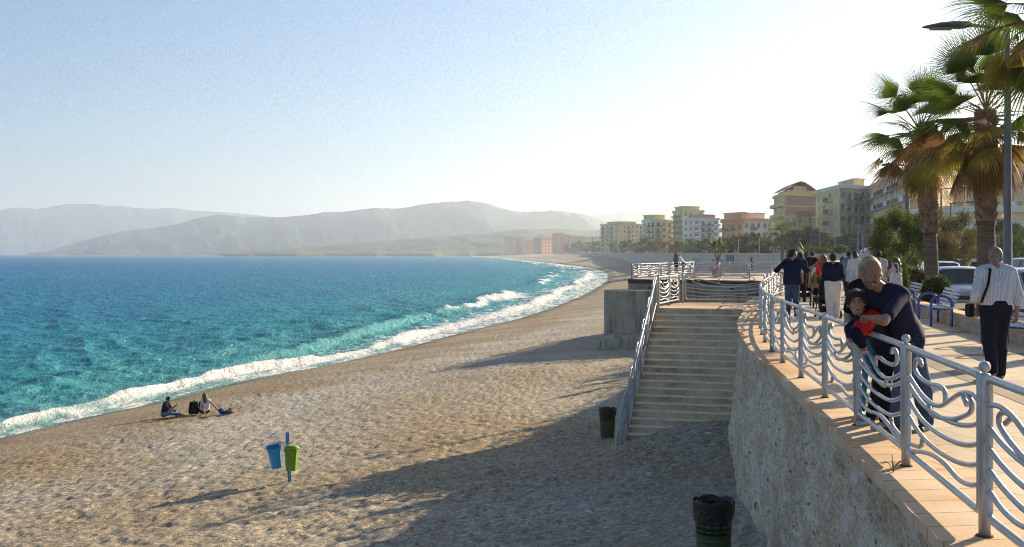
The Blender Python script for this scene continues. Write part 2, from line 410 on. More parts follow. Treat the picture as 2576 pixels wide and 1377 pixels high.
wf = math_('MULTIPLY', maprange(lw.outputs['Facing'], .3, 1.0, .04, .30), math_('SUBTRACT', 1.0, fm)); mxs = n.new('ShaderNodeMixShader'); l.new(wf, mxs.inputs[0]); l.new(b.outputs[0], mxs.inputs[1]); l.new(gl.outputs[0], mxs.inputs[2]); l.new(mxs.outputs[0], n['Material Output'].inputs['Surface'])
l.new(maprange(fm, 0, 1, .9, .9), b.inputs['Roughness'])
sea = link('sea', me, m, smooth=True); tag(sea, 'turquoise sea with white surf breaking along the beach', 'sea', kind='structure')

# ---- hills: each ridge has its own distance, height and depth
def hill_mat(name, c1, c2, c3):
    m = bpy.data.materials.new(name); m.use_nodes = True
    global n, l, geo
    n, l = nodes(m); b = n["Principled BSDF"]; b.inputs["Roughness"].default_value = .95; b.inputs["Specular IOR Level"].default_value = .1
    geo = n.new("ShaderNodeNewGeometry")
    t = tex("ShaderNodeTexNoise", .0035, Detail=9.0, Roughness=.62); r = ramp(t.outputs["Fac"], [(.3, c1), (.5, c2), (.66, c3)])
    t2 = tex("ShaderNodeTexNoise", .03, Detail=6.0); r2 = ramp(t2.outputs["Fac"], [(.35, (.6, .6, .6)), (.65, (1.25, 1.25, 1.2))])
    l.new(mixc(1.0, r.outputs[0], r2.outputs[0], 'MULTIPLY'), b.inputs["Base Color"]); return m
HM = hill_mat('hillside', (.010, .028, .038), (.028, .055, .062), (.085, .11, .115))
HM2 = hill_mat('scrub', (.035, .05, .02), (.07, .085, .035), (.14, .15, .06))
def ridge(name, prof, dist, depth_front, depth_back, label, m, seed, gully=.35, nx=620, nd=110, base=-1.5):
    """prof: (px, py) skyline; the crest stands at `dist`, ground falls away to both sides of it"""
    px = np.linspace(prof[0][0], prof[-1][0], nx); py = np.interp(px, [p[0] for p in prof], [p[1] for p in prof])
    T = np.linspace(-1, 1, nd)
    PX, TT = np.meshgrid(px, T, indexing='xy')
    PY = np.tile(py, (nd, 1))
    A = (PX - 1288) / F
    off = np.where(TT < 0, TT * depth_front, TT * depth_back)
    Yd = dist + off + (fbm(A * 30, A * 0, 3, seed) - .5) * depth_front * .5
    Xd = A * Yd
    top = (637 - PY) * dist / F + EYE
    f = np.where(TT < 0, 1 + TT, 1 - TT); f = np.clip(f, 0, 1)
    g = fbm((Xd + .45 * Yd) / (depth_front * .10), Yd / (depth_front * .42), 5, seed + 3); g2 = fbm(Xd / 260., Yd / 260., 4, seed + 9)
    rid = np.clip(1.15 - np.abs(g - .5) * 5, 0, 1)
    shape = f ** .8
    zz = base + (top - base) * shape * (1 - gully * (1 - f) ** .8 * 1.3 * rid * (f > 0)) + (g2 - .5) * .10 * (top - base) * (1 - f) * np.minimum(1, f * 5)
    zz = zz + (fbm(Xd / 60., Yd / 60., 3, seed + 20) - .5) * .022 * (top.max() - base) * np.minimum(1, f * 6)
    zz = np.where(f <= 0.001, base - 12, zz)
    me, _ = grid_mesh(name, Xd, Yd, zz)
    return tag(link(name, me, m, smooth=True), label, 'hills', kind='structure')
ridge('mountains', [(-900, 600), (-600, 560), (-300, 530), (0, 527), (50, 520), (90, 523), (150, 513), (200, 509), (260, 512), (330, 520), (400, 523), (440, 524), (520, 531), (620, 540), (760, 560), (900, 600)], 9000, 1500, 1800, 'pale blue mountain range across the bay', HM, 5, .35)
ridge('hills', [(70, 636), (118, 634), (150, 622), (210, 605), (280, 588), (340, 575), (390, 570), (450, 560), (500, 547), (545, 538), (590, 541), (640, 543), (700, 545), (770, 540), (830, 533), (890, 529), (960, 526), (1020, 522), (1080, 512), (1130, 508), (1180, 504), (1215, 510), (1260, 522), (1310, 531), (1370, 533), (1420, 532), (1470, 541), (1530, 560), (1600, 590), (1700, 625)], 5600, 1500, 1500, 'hazy blue headland hills with steep gullies behind the beach', HM, 31, .85, nx=1100, nd=170)
ridge('mountains', [(1250, 610), (1400, 560), (1480, 545), (1540, 538), (1600, 533), (1680, 522), (1760, 514), (1800, 513), (1900, 516), (2000, 515), (2100, 522), (2300, 540), (2600, 560), (3000, 590)], 8200, 1500, 1600, 'faint far mountain ridge above the town', HM, 47, .25)
ridge('hills', [(560, 634), (700, 628), (840, 616), (900, 610), (960, 606), (1040, 601), (1100, 596), (1170, 590), (1240, 586), (1300, 579), (1400, 575), (1480, 580), (1560, 572), (1700, 570), (1900, 575), (2200, 590), (2500, 610)], 3400, 700, 900, 'low green hill with fields behind the town', HM2, 63, .3)
# flat land behind the far beach
tl = ridge('treeline', [(560, 636), (640, 632), (700, 628), (760, 629), (830, 624), (900, 626), (1000, 617), (1060, 622), (1130, 620), (1200, 624), (1290, 620)], 4700, 150, 200, 'dark line of woods along the far beach', HM2, 77, .1, nx=400, nd=20, base=-3)
tl['kind'] = 'stuff'
M_TURB = mat('turbine_white', (.55, .58, .60), .6)
for i, px in enumerate((1298, 1304.5, 1309)):
    x_, y_, z_ = V(px, 532, 5600); mb = MB(); mb.lathe((0, 0, 0), [(2.2, -20), (1.2, 24)], 8); t = empty('wind_turbine', (x_, y_, z_), label=('thin wind turbine on the far ridge, the one nearest the sea', 'thin wind turbine on the far ridge, the middle of three', 'thin wind turbine on the far ridge, the one nearest the town')[i], cat='wind turbine'); mb.build('tower', M_TURB, t)
    mb = MB(); [mb.tube([(0, -2, 24), (14 * math.cos(a), -2, 24 + 14 * math.sin(a))], .8, seg=5, r2=.2) for a in (1.57 + i, 3.66 + i, 5.76 + i)]; mb.build('rotor', M_TURB, t)
# ================================================================ PROMENADE, SEAWALL, STAIRS, BASTION
def world_tex_mat(name, base, build, rough=.85, spec=.3):
    """material in world space; build() runs with n, l, geo set and returns (colour, height or None, distance)"""
    global n, l, geo
    m = bpy.data.materials.new(name); m.use_nodes = True; n, l = nodes(m); b = n["Principled BSDF"]
    b.inputs["Roughness"].default_value = rough; b.inputs["Specular IOR Level"].default_value = spec
    geo = n.new("ShaderNodeNewGeometry")
    c, h, d = build()
    if isinstance(c, tuple): b.inputs["Base Color"].default_value = (*c, 1)
    else: l.new(c, b.inputs["Base Color"])
    if h is not None:
        bp = n.new("ShaderNodeBump"); bp.inputs["Distance"].default_value = d; bp.inputs["Strength"].default_value = 1; l.new(h, bp.inputs["Height"]); l.new(bp.outputs[0], b.inputs["Normal"])
    return m
def _concrete():
    m0 = n.new('ShaderNodeMapping'); m0.inputs['Scale'].default_value = (1.0, .5, 1.25); l.new(geo.outputs['Position'], m0.inputs[0]); m0 = m0.outputs[0]
    a = tex("ShaderNodeTexNoise", 1.1, m0, Detail=8.0, Roughness=.65); p = tex("ShaderNodeTexNoise", 24.0, m0, Detail=4.0, Roughness=.8)
    c = ramp(a.outputs["Fac"], [(.28, (.46, .34, .21)), (.44, (.68, .55, .38)), (.53, (.76, .69, .57)), (.60, (.62, .50, .34)), (.75, (.72, .60, .42))]).outputs[0]
    pit = ramp(p.outputs["Fac"], [(.34, (.30, .28, .27)), (.45, (1, 1, 1)), (.58, (1, 1, 1)), (.66, (1.5, 1.5, 1.5))]).outputs[0]
    c = mixc(1.0, c, pit, 'MULTIPLY')
    # vertical cracks and dark runs
    mp = n.new("ShaderNodeMapping"); mp.inputs["Scale"].default_value = (1.6, .7, 1.7); l.new(geo.outputs["Position"], mp.inputs[0])
    w = tex("ShaderNodeTexNoise", 1.6, mp.outputs[0], Detail=9.0, Roughness=.75)
    crack = ramp(w.outputs["Fac"], [(.485, (1, 1, 1)), (.5, (.22, .16, .11)), (.515, (1, 1, 1))]).outputs[0]
    c = mixc(.8, c, mixc(1.0, c, crack, 'MULTIPLY'))
    dm = n.new('ShaderNodeMapping'); dm.inputs['Scale'].default_value = (7.0, 3.0, 9.0); l.new(geo.outputs['Position'], dm.inputs[0]); dn = tex('ShaderNodeTexNoise', 1.0, dm.outputs[0], Detail=3.0, Roughness=.6)
    c = mixc(ramp(dn.outputs['Fac'], [(.64, (0, 0, 0)), (.69, (.85, .85, .85))]).outputs[0], c, (.10, .075, .05))
    chips = tex("ShaderNodeTexVoronoi", 34.0, m0)
    c = mixc(ramp(chips.outputs["Distance"], [(.0, (.6, .6, .6)), (.2, (0, 0, 0))]).outputs[0], c, (.50, .50, .50))
    hgt = math_('ADD', math_('MULTIPLY', p.outputs["Fac"], .5), math_('ADD', a.outputs["Fac"], math_('MULTIPLY', w.outputs["Fac"], .4)))
    return c, hgt, .06
M_CONC = world_tex_mat('rough_concrete', None, _concrete)
def _smoothconc():
    a = tex("ShaderNodeTexNoise", .7, Detail=8.0, Roughness=.65); p = tex("ShaderNodeTexNoise", 30.0, Detail=4.0)
    c = ramp(a.outputs["Fac"], [(.3, (.34, .27, .18)), (.5, (.46, .39, .28)), (.66, (.54, .47, .36))]).outputs[0]
    mp = n.new("ShaderNodeMapping"); mp.inputs["Scale"].default_value = (2.5, 2.5, .22); l.new(geo.outputs["Position"], mp.inputs[0])
    w = tex("ShaderNodeTexNoise", 1.4, mp.outputs[0], Detail=6.0)
    c = mixc(1.0, c, ramp(w.outputs["Fac"], [(.36, (.62, .56, .48)), (.5, (1, 1, 1))]).outputs[0], 'MULTIPLY')
    return c, math_('ADD', math_('MULTIPLY', p.outputs["Fac"], .35), a.outputs["Fac"]), .03
M_CONC2 = world_tex_mat('stained_concrete', None, _smoothconc)
def _stairs():
    a = tex("ShaderNodeTexNoise", 1.5, Detail=8.0, Roughness=.7); p = tex("ShaderNodeTexNoise", 60.0, Detail=3.0)
    c = ramp(a.outputs["Fac"], [(.3, (.36, .24, .13)), (.48, (.64, .49, .32)), (.6, (.76, .61, .43)), (.72, (.50, .34, .19))]).outputs[0]
    return c, p.outputs["Fac"], .006
M_RISER = world_tex_mat('riser_stone', None, _stairs)
M_TREAD = mat('tread_stone', (.55, .50, .43), .8, col2=(.42, .37, .30), vscale=3, bump=.003)
M_NOSE = mat('tread_edge', (.88, .76, .58), .7, col2=(.70, .57, .41), vscale=4)
def _coping():
    a = tex("ShaderNodeTexNoise", .9, Detail=6.0); p = tex("ShaderNodeTexNoise", 70.0, Detail=3.0)
    c = ramp(a.outputs["Fac"], [(.3, (.62, .38, .19)), (.5, (.70, .50, .31)), (.7, (.76, .60, .44))]).outputs[0]
    rust = tex("ShaderNodeTexNoise", 1.7, Detail=3.0)
    br = n.new('ShaderNodeTexBrick'); mp = n.new('ShaderNodeMapping'); mp.inputs['Rotation'].default_value = (0, 0, R(-8)); l.new(geo.outputs['Position'], mp.inputs[0]); l.new(mp.outputs[0], br.inputs['Vector'])
    br.inputs['Scale'].default_value = 1.0; br.inputs['Brick Width'].default_value = 3.0; br.inputs['Row Height'].default_value = .33; br.inputs['Mortar Size'].default_value = .007; br.inputs['Color1'].default_value = (1, 1, 1, 1); br.inputs['Color2'].default_value = (.93, .92, .9, 1); br.inputs['Mortar'].default_value = (.42, .34, .26, 1)
    c = mixc(1.0, c, br.outputs['Color'], 'MULTIPLY')
    c = mixc(ramp(rust.outputs["Fac"], [(.60, (0, 0, 0)), (.76, (.8, .8, .8))]).outputs[0], c, (.58, .29, .09))
    return c, p.outputs["Fac"], .004
M_COPE = world_tex_mat('coping_stone', None, _coping)
def _paving():
    a = tex("ShaderNodeTexNoise", .5, Detail=7.0); p = tex("ShaderNodeTexNoise", 60.0, Detail=3.0)
    br = n.new("ShaderNodeTexBrick"); mp = n.new("ShaderNodeMapping"); mp.inputs["Rotation"].default_value = (0, 0, R(76)); l.new(geo.outputs["Position"], mp.inputs[0]); l.new(mp.outputs[0], br.inputs["Vector"])
    br.inputs["Scale"].default_value = 1.0; br.inputs["Brick Width"].default_value = .8; br.inputs["Row Height"].default_value = .4; br.inputs["Mortar Size"].default_value = .006; br.inputs["Bias"].default_value = 0
    br.inputs["Color1"].default_value = (.62, .51, .36, 1); br.inputs["Color2"].default_value = (.69, .58, .42, 1); br.inputs["Mortar"].default_value = (.30, .22, .15, 1)
    c = mixc(1.0, br.outputs["Color"], ramp(a.outputs["Fac"], [(.3, (.82, .76, .70)), (.65, (1.08, 1.06, 1.04))]).outputs[0], 'MULTIPLY')
    return c, p.outputs["Fac"], .003
M_PAVE = world_tex_mat('promenade_tiles', None, _paving, rough=.62, spec=.4)
M_BANDT = mat('band_tiles', (.34, .265, .19), .7, col2=(.24, .18, .125), vscale=2, bump=.003)
M_DARKSLAB = mat('slab_edge', (.085, .055, .04), .9, col2=(.05, .03, .025), vscale=2)
M_ASPH = mat('asphalt', (.062, .062, .064), .9, col2=(.045, .045, .047), vscale=1.5, bump=.004)
M_STEEL = mat('painted_steel', (.50, .51, .535), .36, metal=.3, col2=(.40, .395, .39), vscale=6, bump=.0008, bscale=40)
M_RUST = mat('rusty_plate', (.16, .07, .03), .9, col2=(.08, .04, .02), vscale=20)

def offset_line(P, d):
    P = np.asarray(P, float); T = np.gradient(P, axis=0); T /= np.linalg.norm(T, axis=1)[:, None] + 1e-12
    N = np.stack([T[:, 1], -T[:, 0]], 1)      # right-hand normal = inland for lines running away from the camera
    return P + N * np.asarray(d).reshape(-1, 1) if np.ndim(d) else P + N * d
def resample(P, step):
    P = np.asarray(P, float); s = np.concatenate([[0], np.cumsum(np.linalg.norm(np.diff(P, axis=0), axis=1))]); k = max(2, int(s[-1] / step) + 1)
    t = np.linspace(0, s[-1], k); return np.stack([np.interp(t, s, P[:, i]) for i in range(P.shape[1])], 1)

EDGE = resample(EDGE_NEAR, .12)
PLANT = smooth_line([(6.6, -14), (7.0, -4), (7.6, 6), (8.35, 14), (9.07, 19.7), (9.6, 22.9), (10.05, 25.5), (11.07, 30.8), (12.0, 35), (13.6, 41), (16.2, 48), (21, 57), (28, 66), (36, 75)], 5)
# promenade floor, one sheet from the coping to beyond the planters, plus the bastion plaza
poly = [tuple(p) for p in offset_line(EDGE, .75)[::6]] + [(14.6, 66.9), (8.1, 71.2), (14.9, 89.0), (24.2, 92.5), (34.3, 104.6), (60, 112)] + [tuple(p) for p in offset_line(PLANT, .1)[::-1]]
mb = MB(); mb.add([(x, y, 0) for x, y in poly], [tuple(range(len(poly)))])
me = mb.mesh('promenade'); bm = bmesh.new(); bm.from_mesh(me); bmesh.ops.triangulate(bm, faces=bm.faces); bm.to_mesh(me); bm.free()
if me.polygons[0].normal.z < 0: me.flip_normals()
tag(link('promenade', me, M_PAVE), 'pale tiled promenade', 'promenade', kind='structure')
# coping slabs along the wall head
def strip(A, B, za, zb):
    n_ = len(A); v = [(a[0], a[1], za) for a in A] + [(b_[0], b_[1], zb) for b_ in B]
    return v, [(i, i + 1, n_ + i + 1, n_ + i) for i in range(n_ - 1)]
wall = empty('seawall', (2.5, 8, 0), label='rough weathered concrete seawall below the near promenade railing', cat='seawall')
def wl_(x): x.parent = wall; x.location = (-2.5, -8, 0); return x
jag = (fbm(EDGE[:, 0] * 0 + np.arange(len(EDGE)) * 1.1, EDGE[:, 0] * 0, 3, 5) - .5) * .035
E0 = offset_line(EDGE, -.03 + jag); E1 = offset_line(EDGE, .76)
mb = MB(); mb.add(*strip(E0[::-1], E1[::-1], .006, .006)); mb.add(*strip(E0, E0, .006, -.075)); mb.add(*strip(E0, offset_line(EDGE, .05), -.075, -.075))
wl_(mb.build('coping', M_COPE, None))
# band below the coping, then the rough face, leaning out a little at the foot
mb = MB(); rows = []
zs = [-.075, -.30, -.32] + list(np.linspace(-.5, -4.4, 40))
for z in zs:
    o = .05 if z > -.31 else (.06 - .38 * ((-z - .3) / 4.1))
    k = np.arange(len(EDGE)) * .12
    wob = (fbm(k * .9, k * 0 + z * 1.2, 4, 9) - .5) * (.22 if z < -.31 else .05) + (fbm(k * 5, k * 0 + z * 6, 2, 19) - .5) * .05
    rows.append([(p[0], p[1], z) for p in offset_line(EDGE, o + wob)])
nE = len(EDGE); vs = [v for r in rows for v in r]; fs = [(i * nE + j, i * nE + j + 1, (i + 1) * nE + j + 1, (i + 1) * nE + j) for i in range(len(rows) - 1) for j in range(nE - 1)]
mb.add(vs, fs); wl_(mb.build('wall_face', M_CONC, None, smooth=True))
# darker bands of tile along and across the promenade
mb = MB()
inn = offset_line(EDGE, 2.3)[::10]; inn2 = offset_line(EDGE, 2.62)[::10]; mb.add(*strip(inn[::-1], inn2[::-1], .004, .004))
P1 = resample(PLANT, 1.0); 
for y0 in (-2.5, 2.5, 7.5, 12.5, 17.5, 22.5, 27.5, 33.5, 40.5, 48):
    e = EDGE[np.argmin(np.abs(EDGE[:, 1] - y0))]; p = P1[np.argmin(np.abs(P1[:, 1] - y0 - .2 * (y0 > 0) * 4))]
    ex, ey = e[0] + 2.7, e[1] + .15; px_, py_ = p[0] - .05, p[1]
    if px_ > ex + .4: mb.add([(ex, ey, .004), (px_, py_, .004), (px_ - .05, py_ + .32, .004), (ex - .05, ey + .32, .004)], [(0, 1, 2, 3)])
tag(mb.build('paving_bands', M_BANDT), 'darker tile bands in the promenade paving', 'paving', kind='structure')

# planter wall (stone kerb) and planting strip, then the parking road
M_PSTONE = world_tex_mat('planter_stone', None, lambda: (lambda a, v: (mixc(ramp(v.outputs["Distance"], [(.0, (1, 1, 1)), (.06, (0, 0, 0))]).outputs[0], ramp(a.outputs["Fac"], [(.3, (.42, .34, .24)), (.7, (.62, .54, .42))]).outputs[0], (.22, .17, .11)), v.outputs["Distance"], .02))(tex("ShaderNodeTexNoise", 2.0, Detail=5.0), tex("ShaderNodeTexVoronoi", 5.0)))
for nd_ in M_PSTONE.node_tree.nodes:
    if nd_.bl_idname == 'ShaderNodeTexVoronoi': nd_.feature = 'DISTANCE_TO_EDGE'
def wall_strip(name, P, w, z0, z1, m, cap=None, over=.03, ch=.05, parent=None, **k):
    A = offset_line(P, 0); B = offset_line(P, w); mb = MB()
    mb.add(*strip(A, A, z1, z0)); mb.add(*strip(B[::-1], B[::-1], z1, z0)); mb.add(*strip(A[::-1], B[::-1], z1, z1))
    mb.quad((*A[0], z0), (*A[0], z1), (*B[0], z1), (*B[0], z0)); mb.quad((*B[-1], z0), (*B[-1], z1), (*A[-1], z1), (*A[-1], z0))
    if cap:
        t = empty(name, (P[0][0], P[0][1], z0), **k); o = mb.build('wall', m, t); o.location = (-P[0][0], -P[0][1], -z0)
        A = offset_line(P, -over); B = offset_line(P, w + over); mb = MB(); a, c_ = z1 + .002, z1 + ch
        mb.add(*strip(A, A, c_, a)); mb.add(*strip(B[::-1], B[::-1], c_, a)); mb.add(*strip(A[::-1], B[::-1], c_, c_))
        mb.quad((*A[0], a), (*A[0], c_), (*B[0], c_), (*B[0], a))
        o = mb.build('coping', cap, t); o.location = (-P[0][0], -P[0][1], -z0); return t
    return tag(mb.build(name, m), **k)
wall_strip('planter_wall', resample(PLANT[10:], .8), .28, -.3, .27, M_PSTONE, M_COPE, label='low stone kerb wall of the palm planting strip behind the blue benches', cat='low wall')
M_SOIL = mat('soil', (.13, .10, .06), .95, col2=(.07, .065, .03), vscale=3, bump=.02, bscale=12)
PL = resample(PLANT, 1.0); mb = MB(); mb.add(*strip(offset_line(PL, .28)[::-1], offset_line(PL, 1.75)[::-1], .2, .2)); mb.add(*strip(offset_line(PL, 1.76)[::-1], offset_line(PL, 1.9)[::-1], .215, .215)); mb.add(*strip(offset_line(PL, 1.9)[::-1], offset_line(PL, 1.9)[::-1], .215, -.3))
tag(mb.build('planting_strip', M_SOIL), 'soil strip between promenade and car park', 'ground', kind='structure')
# road: one big sheet, z just above the land
rp = [tuple(p) for p in offset_line(PL, 1.85)] + [(70, 100), (72, 150), (66, 182), (62, 215), (60, 245), (62, 290), (66, 350), (71, 450), (77, 600), (85, 850), (200, 850), (420, 600), (700, 300), (700, -40), (9, -40)]
mb = MB(); mb.add([(x, y, -.29) for x, y in rp], [tuple(range(len(rp)))]); me = mb.mesh('road'); bm = bmesh.new(); bm.from_mesh(me); bmesh.ops.triangulate(bm, faces=bm.faces); bm.to_mesh(me); bm.free()
if me.polygons[0].normal.z < 0: me.flip_normals()
tag(link('road', me, M_ASPH), 'asphalt road and parking', 'road', kind='structure')
# painted bay lines
M_WPAINT = mat('road_paint', (.7, .7, .68), .7, var=.1)
mb = MB()
for k in range(9):
    a = np.array([15.6 + k * 1.5, 26 + k * 6.0]); mb.add([(a[0], a[1], -.284), (a[0] + 4.6, a[1] - 1.2, -.284), (a[0] + 4.6, a[1] - 1.06, -.284), (a[0], a[1] + .14, -.284)], [(0, 1, 2, 3)])
tag(mb.build('road_markings', M_WPAINT), 'white parking bay lines', 'road markings', kind='structure')

# ---- bastion (platform) with its pier
bas = empty('bastion', (9, 70, 0), label='square concrete lookout platform with dark slab edge standing on the beach', cat='platform')
def pr(ps, z0, z1, name, m, par, off=(9, 70, 0)):
    mb = MB(); mb.prism(ps, z0, z1); o = mb.build(name, m, par); o.location = (-off[0], -off[1], -off[2]); return o
ring = [(7.35, 70.6), (10.9, 68.3), (14.0, 66.5), (18, 66), (24, 93), (14.4, 89.6)]
pr(ring, -.27, -.004, 'slab', M_DARKSLAB, bas)
ring2 = [(7.38, 70.64), (10.9, 68.36), (14.05, 66.56), (18, 66.1), (24, 92.95), (14.43, 89.55)]
pr(ring2, -.80, -.272, 'fascia', mat('fascia_concrete', (.42, .37, .29), .85, col2=(.30, .25, .18), vscale=1.2, bump=.005), bas)
ring3 = [(7.6, 70.9), (10.95, 68.66), (14.1, 66.8), (18, 66.3), (23.8, 92.8), (14.6, 89.3)]
pr(ring3, -5.5, -.802, 'wall', M_CONC2, bas)
mb = MB(); mb.add([(x, y, 0.002) for x, y in [(7.5, 70.75), (10.9, 68.5), (14.5, 66.8), (18, 66.4), (23.9, 92.85), (14.5, 89.4)]], [tuple(range(6))]); o = mb.build('floor_tiles', M_PAVE, bas); o.location = (-9, -70, 0)
mb = MB()
for x, y in ((8.6, 69.77), (11.2, 68.06), (13.2, 66.94)): mb = MB(); mb.lathe((0, 0, 0), [(.09, -.0), (.09, .25)], 10); mb.v = [(x + p[0], y - p[2], -.53 + p[1]) for p in mb.v]; o = mb.build('drain_hole', M_DARKSLAB, bas); o.location = (-9, -70, 0)
pier = empty('concrete_pier', (7, 68, -4), label='stained concrete pier block at the foot of the lookout platform', cat='pier')
pp = [(5.75, 69.6), (5.75, 68.0), (6.9, 67.6), (9.2, 66.9), (9.6, 67.8), (7.3, 70.4)]
pr(pp, -4.3, -.62, 'block', M_CONC2, pier, (7, 68, -4))
def rocky(c, size, seed, name, m, parent, sub=3):
    bm = bmesh.new(); bmesh.ops.create_icosphere(bm, subdivisions=sub, radius=1)
    P = np.array([v.co[:] for v in bm.verts])
    q = np.sign(P) * np.abs(P) ** .55
    d = 1 + (fbm(P[:, 0] * 1.6 + P[:, 2] * 1.1 + seed, P[:, 1] * 1.6 + P[:, 2] * .7, 4, seed) - .5) * .5
    for v, s_, k in zip(bm.verts, q, d): v.co = (s_[0] * size[0] * k, s_[1] * size[1] * k, s_[2] * size[2] * k)
    me = bpy.data.meshes.new(name); bm.to_mesh(me); bm.free(); o = link(name, me, m, parent, smooth=False); o.location = c; return o
rocky((.2, -.9, .15), (2.0, .85, .62), 3, 'broken_footing', M_CONC2, pier, 4)
rocky((-1.2, .4, -.1), (.5, 1.1, .55), 8, 'broken_footing', M_CONC2, pier)

# ---- landing and stairs
u_ = Vector((.962, -.275, 0)); w_ = Vector((-.275, -.962, 0)); O = Vector((4.35, 33.35, 0))
WID, RISE, TREAD, NST = 2.68, .165, .282, 20
st = empty('staircase', tuple(O), label='long flight of worn concrete steps down to the beach', cat='staircase')
def sp(a, b_, z): p = u_ * a + w_ * b_; return (p.x, p.y, z)
mbR, mbN = MB(), MB()
for k in range(NST):
    z1 = -RISE * k; z0 = z1 - RISE; b0 = TREAD * k
    mbR.quad(sp(0, b0, z0), sp(WID, b0, z0), sp(WID, b0, z1 - .035), sp(0, b0, z1 - .035))          # riser
    mbR.quad(sp(0, b0 + .002, z0 + .0), sp(WID, b0 + .002, z0), sp(WID, b0 + TREAD, z0), sp(0, b0 + TREAD, z0))
    if k: # slab of the tread with a nosing
        c = u_ * (WID / 2) + w_ * (b0 - TREAD / 2 + .02); a_ = math.atan2(u_.y, u_.x)
        mbN.box((c.x, c.y, z1 - .016), (WID - .01, TREAD + .045, .036), rz=a_)
mbR.add([sp(0, 0, -.02), sp(0, NST * TREAD, -RISE * NST), sp(0, NST * TREAD, -6), sp(0, 0, -6)], [(0, 1, 2, 3)])
mbR.add([sp(WID, 0, -.02), sp(WID, NST * TREAD, -RISE * NST), sp(WID, NST * TREAD, -6), sp(WID, 0, -6)], [(3, 2, 1, 0)])
mbR.build('steps', M_RISER, st); mbN.build('treads', M_NOSE, st)
# landing block back to the promenade
LB = [sp(-.12, 0.02, 0), sp(WID + .1, 0.02, 0), sp(WID + 1.4, -1.2, 0), sp(WID + .9, -4.3, 0), sp(-.12 + .25, -3.75, 0)]
land = empty('stair_landing', tuple(O), label='pale tiled landing at the head of the beach stairs', cat='landing')
mb = MB(); mb.prism([(p[0], p[1]) for p in LB], -.035, .008); mb.build('slab', M_COPE, land)
LB2 = [sp(-.08, -.03, 0), sp(WID + .1, -.03, 0), sp(WID + 1.4, -1.2, 0), sp(WID + .9, -4.25, 0), sp(.17, -3.7, 0)]
mb = MB(); mb.prism([(p[0], p[1]) for p in LB2], -5.5, -.037); mb.build('block', M_RISER, land)

# ---------------------------------------------------------------- railings
def smooth_pts(pts, k=4): return [tuple(p) for p in smooth_line(pts, k)]
CURV = {
 'sag': [(0, 0), (.12, -.062), (.28, -.112), (.5, -.142), (.72, -.142), (.87, -.105), (1, -.05)],
}
def panel_curves(H0, H1, mirror, simple=False):
    """list of (points (t, z), radius); t in 0..1 across, z in metres"""
    h = H1 - H0; out = []
    def Z(f): return H1 - f * h
    for f in (.35, .50, .65): out.append([(t, Z(f) + d * .92 * h / .8 + .05 * t) for t, d in CURV['sag']])
    out.append([(0, Z(.19)), (.1, Z(.165)), (.22, Z(.20)), (.36, Z(.30)), (.48, Z(.385)), (.62, Z(.41)), (.8, Z(.37)), (1, Z(.20))][:7] + [(1, Z(.26))])
    out.append([(0, Z(.80)), (.1, Z(.90)), (.25, Z(.955)), (.4, Z(.93)), (.56, Z(.91)), (.72, Z(.93)), (.86, Z(.965)), (1, Z(.995))][:1] + [(.12, Z(.865)), (.26, Z(.885)), (.42, Z(.85)), (.58, Z(.85)), (.74, Z(.89)), (.9, Z(.95)), (1, Z(.97))])
    out.append([(.15, Z(.265)), (.20, Z(.20)), (.14, Z(.19)), (.095, Z(.24)), (.12, Z(.32)), (.3, Z(.43)), (.5, Z(.49)), (.62, Z(.50)), (.655, Z(.45)), (.66, Z(.42))])
    out.append([(.42, Z(.345)), (.43, Z(.25)), (.50, Z(.225)), (.64, Z(.245)), (.8, Z(.235)), (.88, Z(.18)), (.86, Z(.09)), (.80, Z(.075)), (.77, Z(.12))])
    out.append([(.76, Z(.79)), (.78, Z(.85)), (.86, Z(.885)), (1, Z(.915))])
    if mirror: out = [[(1 - t, z) for t, z in c][::-1] for c in out]
    return out
def make_panel(A, B, mirror, parent, name='panel', z0=0.0, k=4, seg=8, H0=.13, H1=.93, rm=1.0):
    A, B = Vector((*A, 0)), Vector((*B, 0)); d = (B - A); L = d.length; d.normalize(); g = .085
    def P(t, z): q = A + d * (g + (L - 2 * g) * t); return (q.x - ox, q.y - oy, z)
    ox, oy = parent.location.x, parent.location.y
    mb = MB(); q = g / L
    r = .024 * rm
    # frame: rails and upright bars in one bent tube with rounded corners
    def PF(s, z): p = A + d * s; return (p.x - ox, p.y - oy, z)
    c = .05; x0, x1 = g, L - g; lo, hi = z0 + H0, z0 + H1
    loop = []
    for (cx, cz, a0) in ((x1 - c, hi - c, 90), (x1 - c, lo + c, 0), (x0 + c, lo + c, -90), (x0 + c, hi - c, 180)):
        for j in range(4):
            a = R(a0 - 30 * j); loop.append((cx + c * math.cos(a), cz + c * math.sin(a)))
    loop.append(loop[0]); mb.tube([PF(s, z) for s, z in loop], r, seg=seg + 2, cap=False)
    for cv in panel_curves(lo, hi, mirror):
        pts = smooth_pts([(t, z) for t, z in cv], k)
        mb.tube([P(t, z) for t, z in pts], .017 * rm, seg=seg)
    for zf in (.25, .55, .83):     # stubs to the posts
        z = lo + (hi - lo) * zf
        mb.tube([PF(.02, z), PF(g, z)], .014, seg=6); mb.tube([PF(L - g, z), PF(L - .02, z)], .014, seg=6)
    return mb.build(name, M_STEEL, parent, smooth=True)
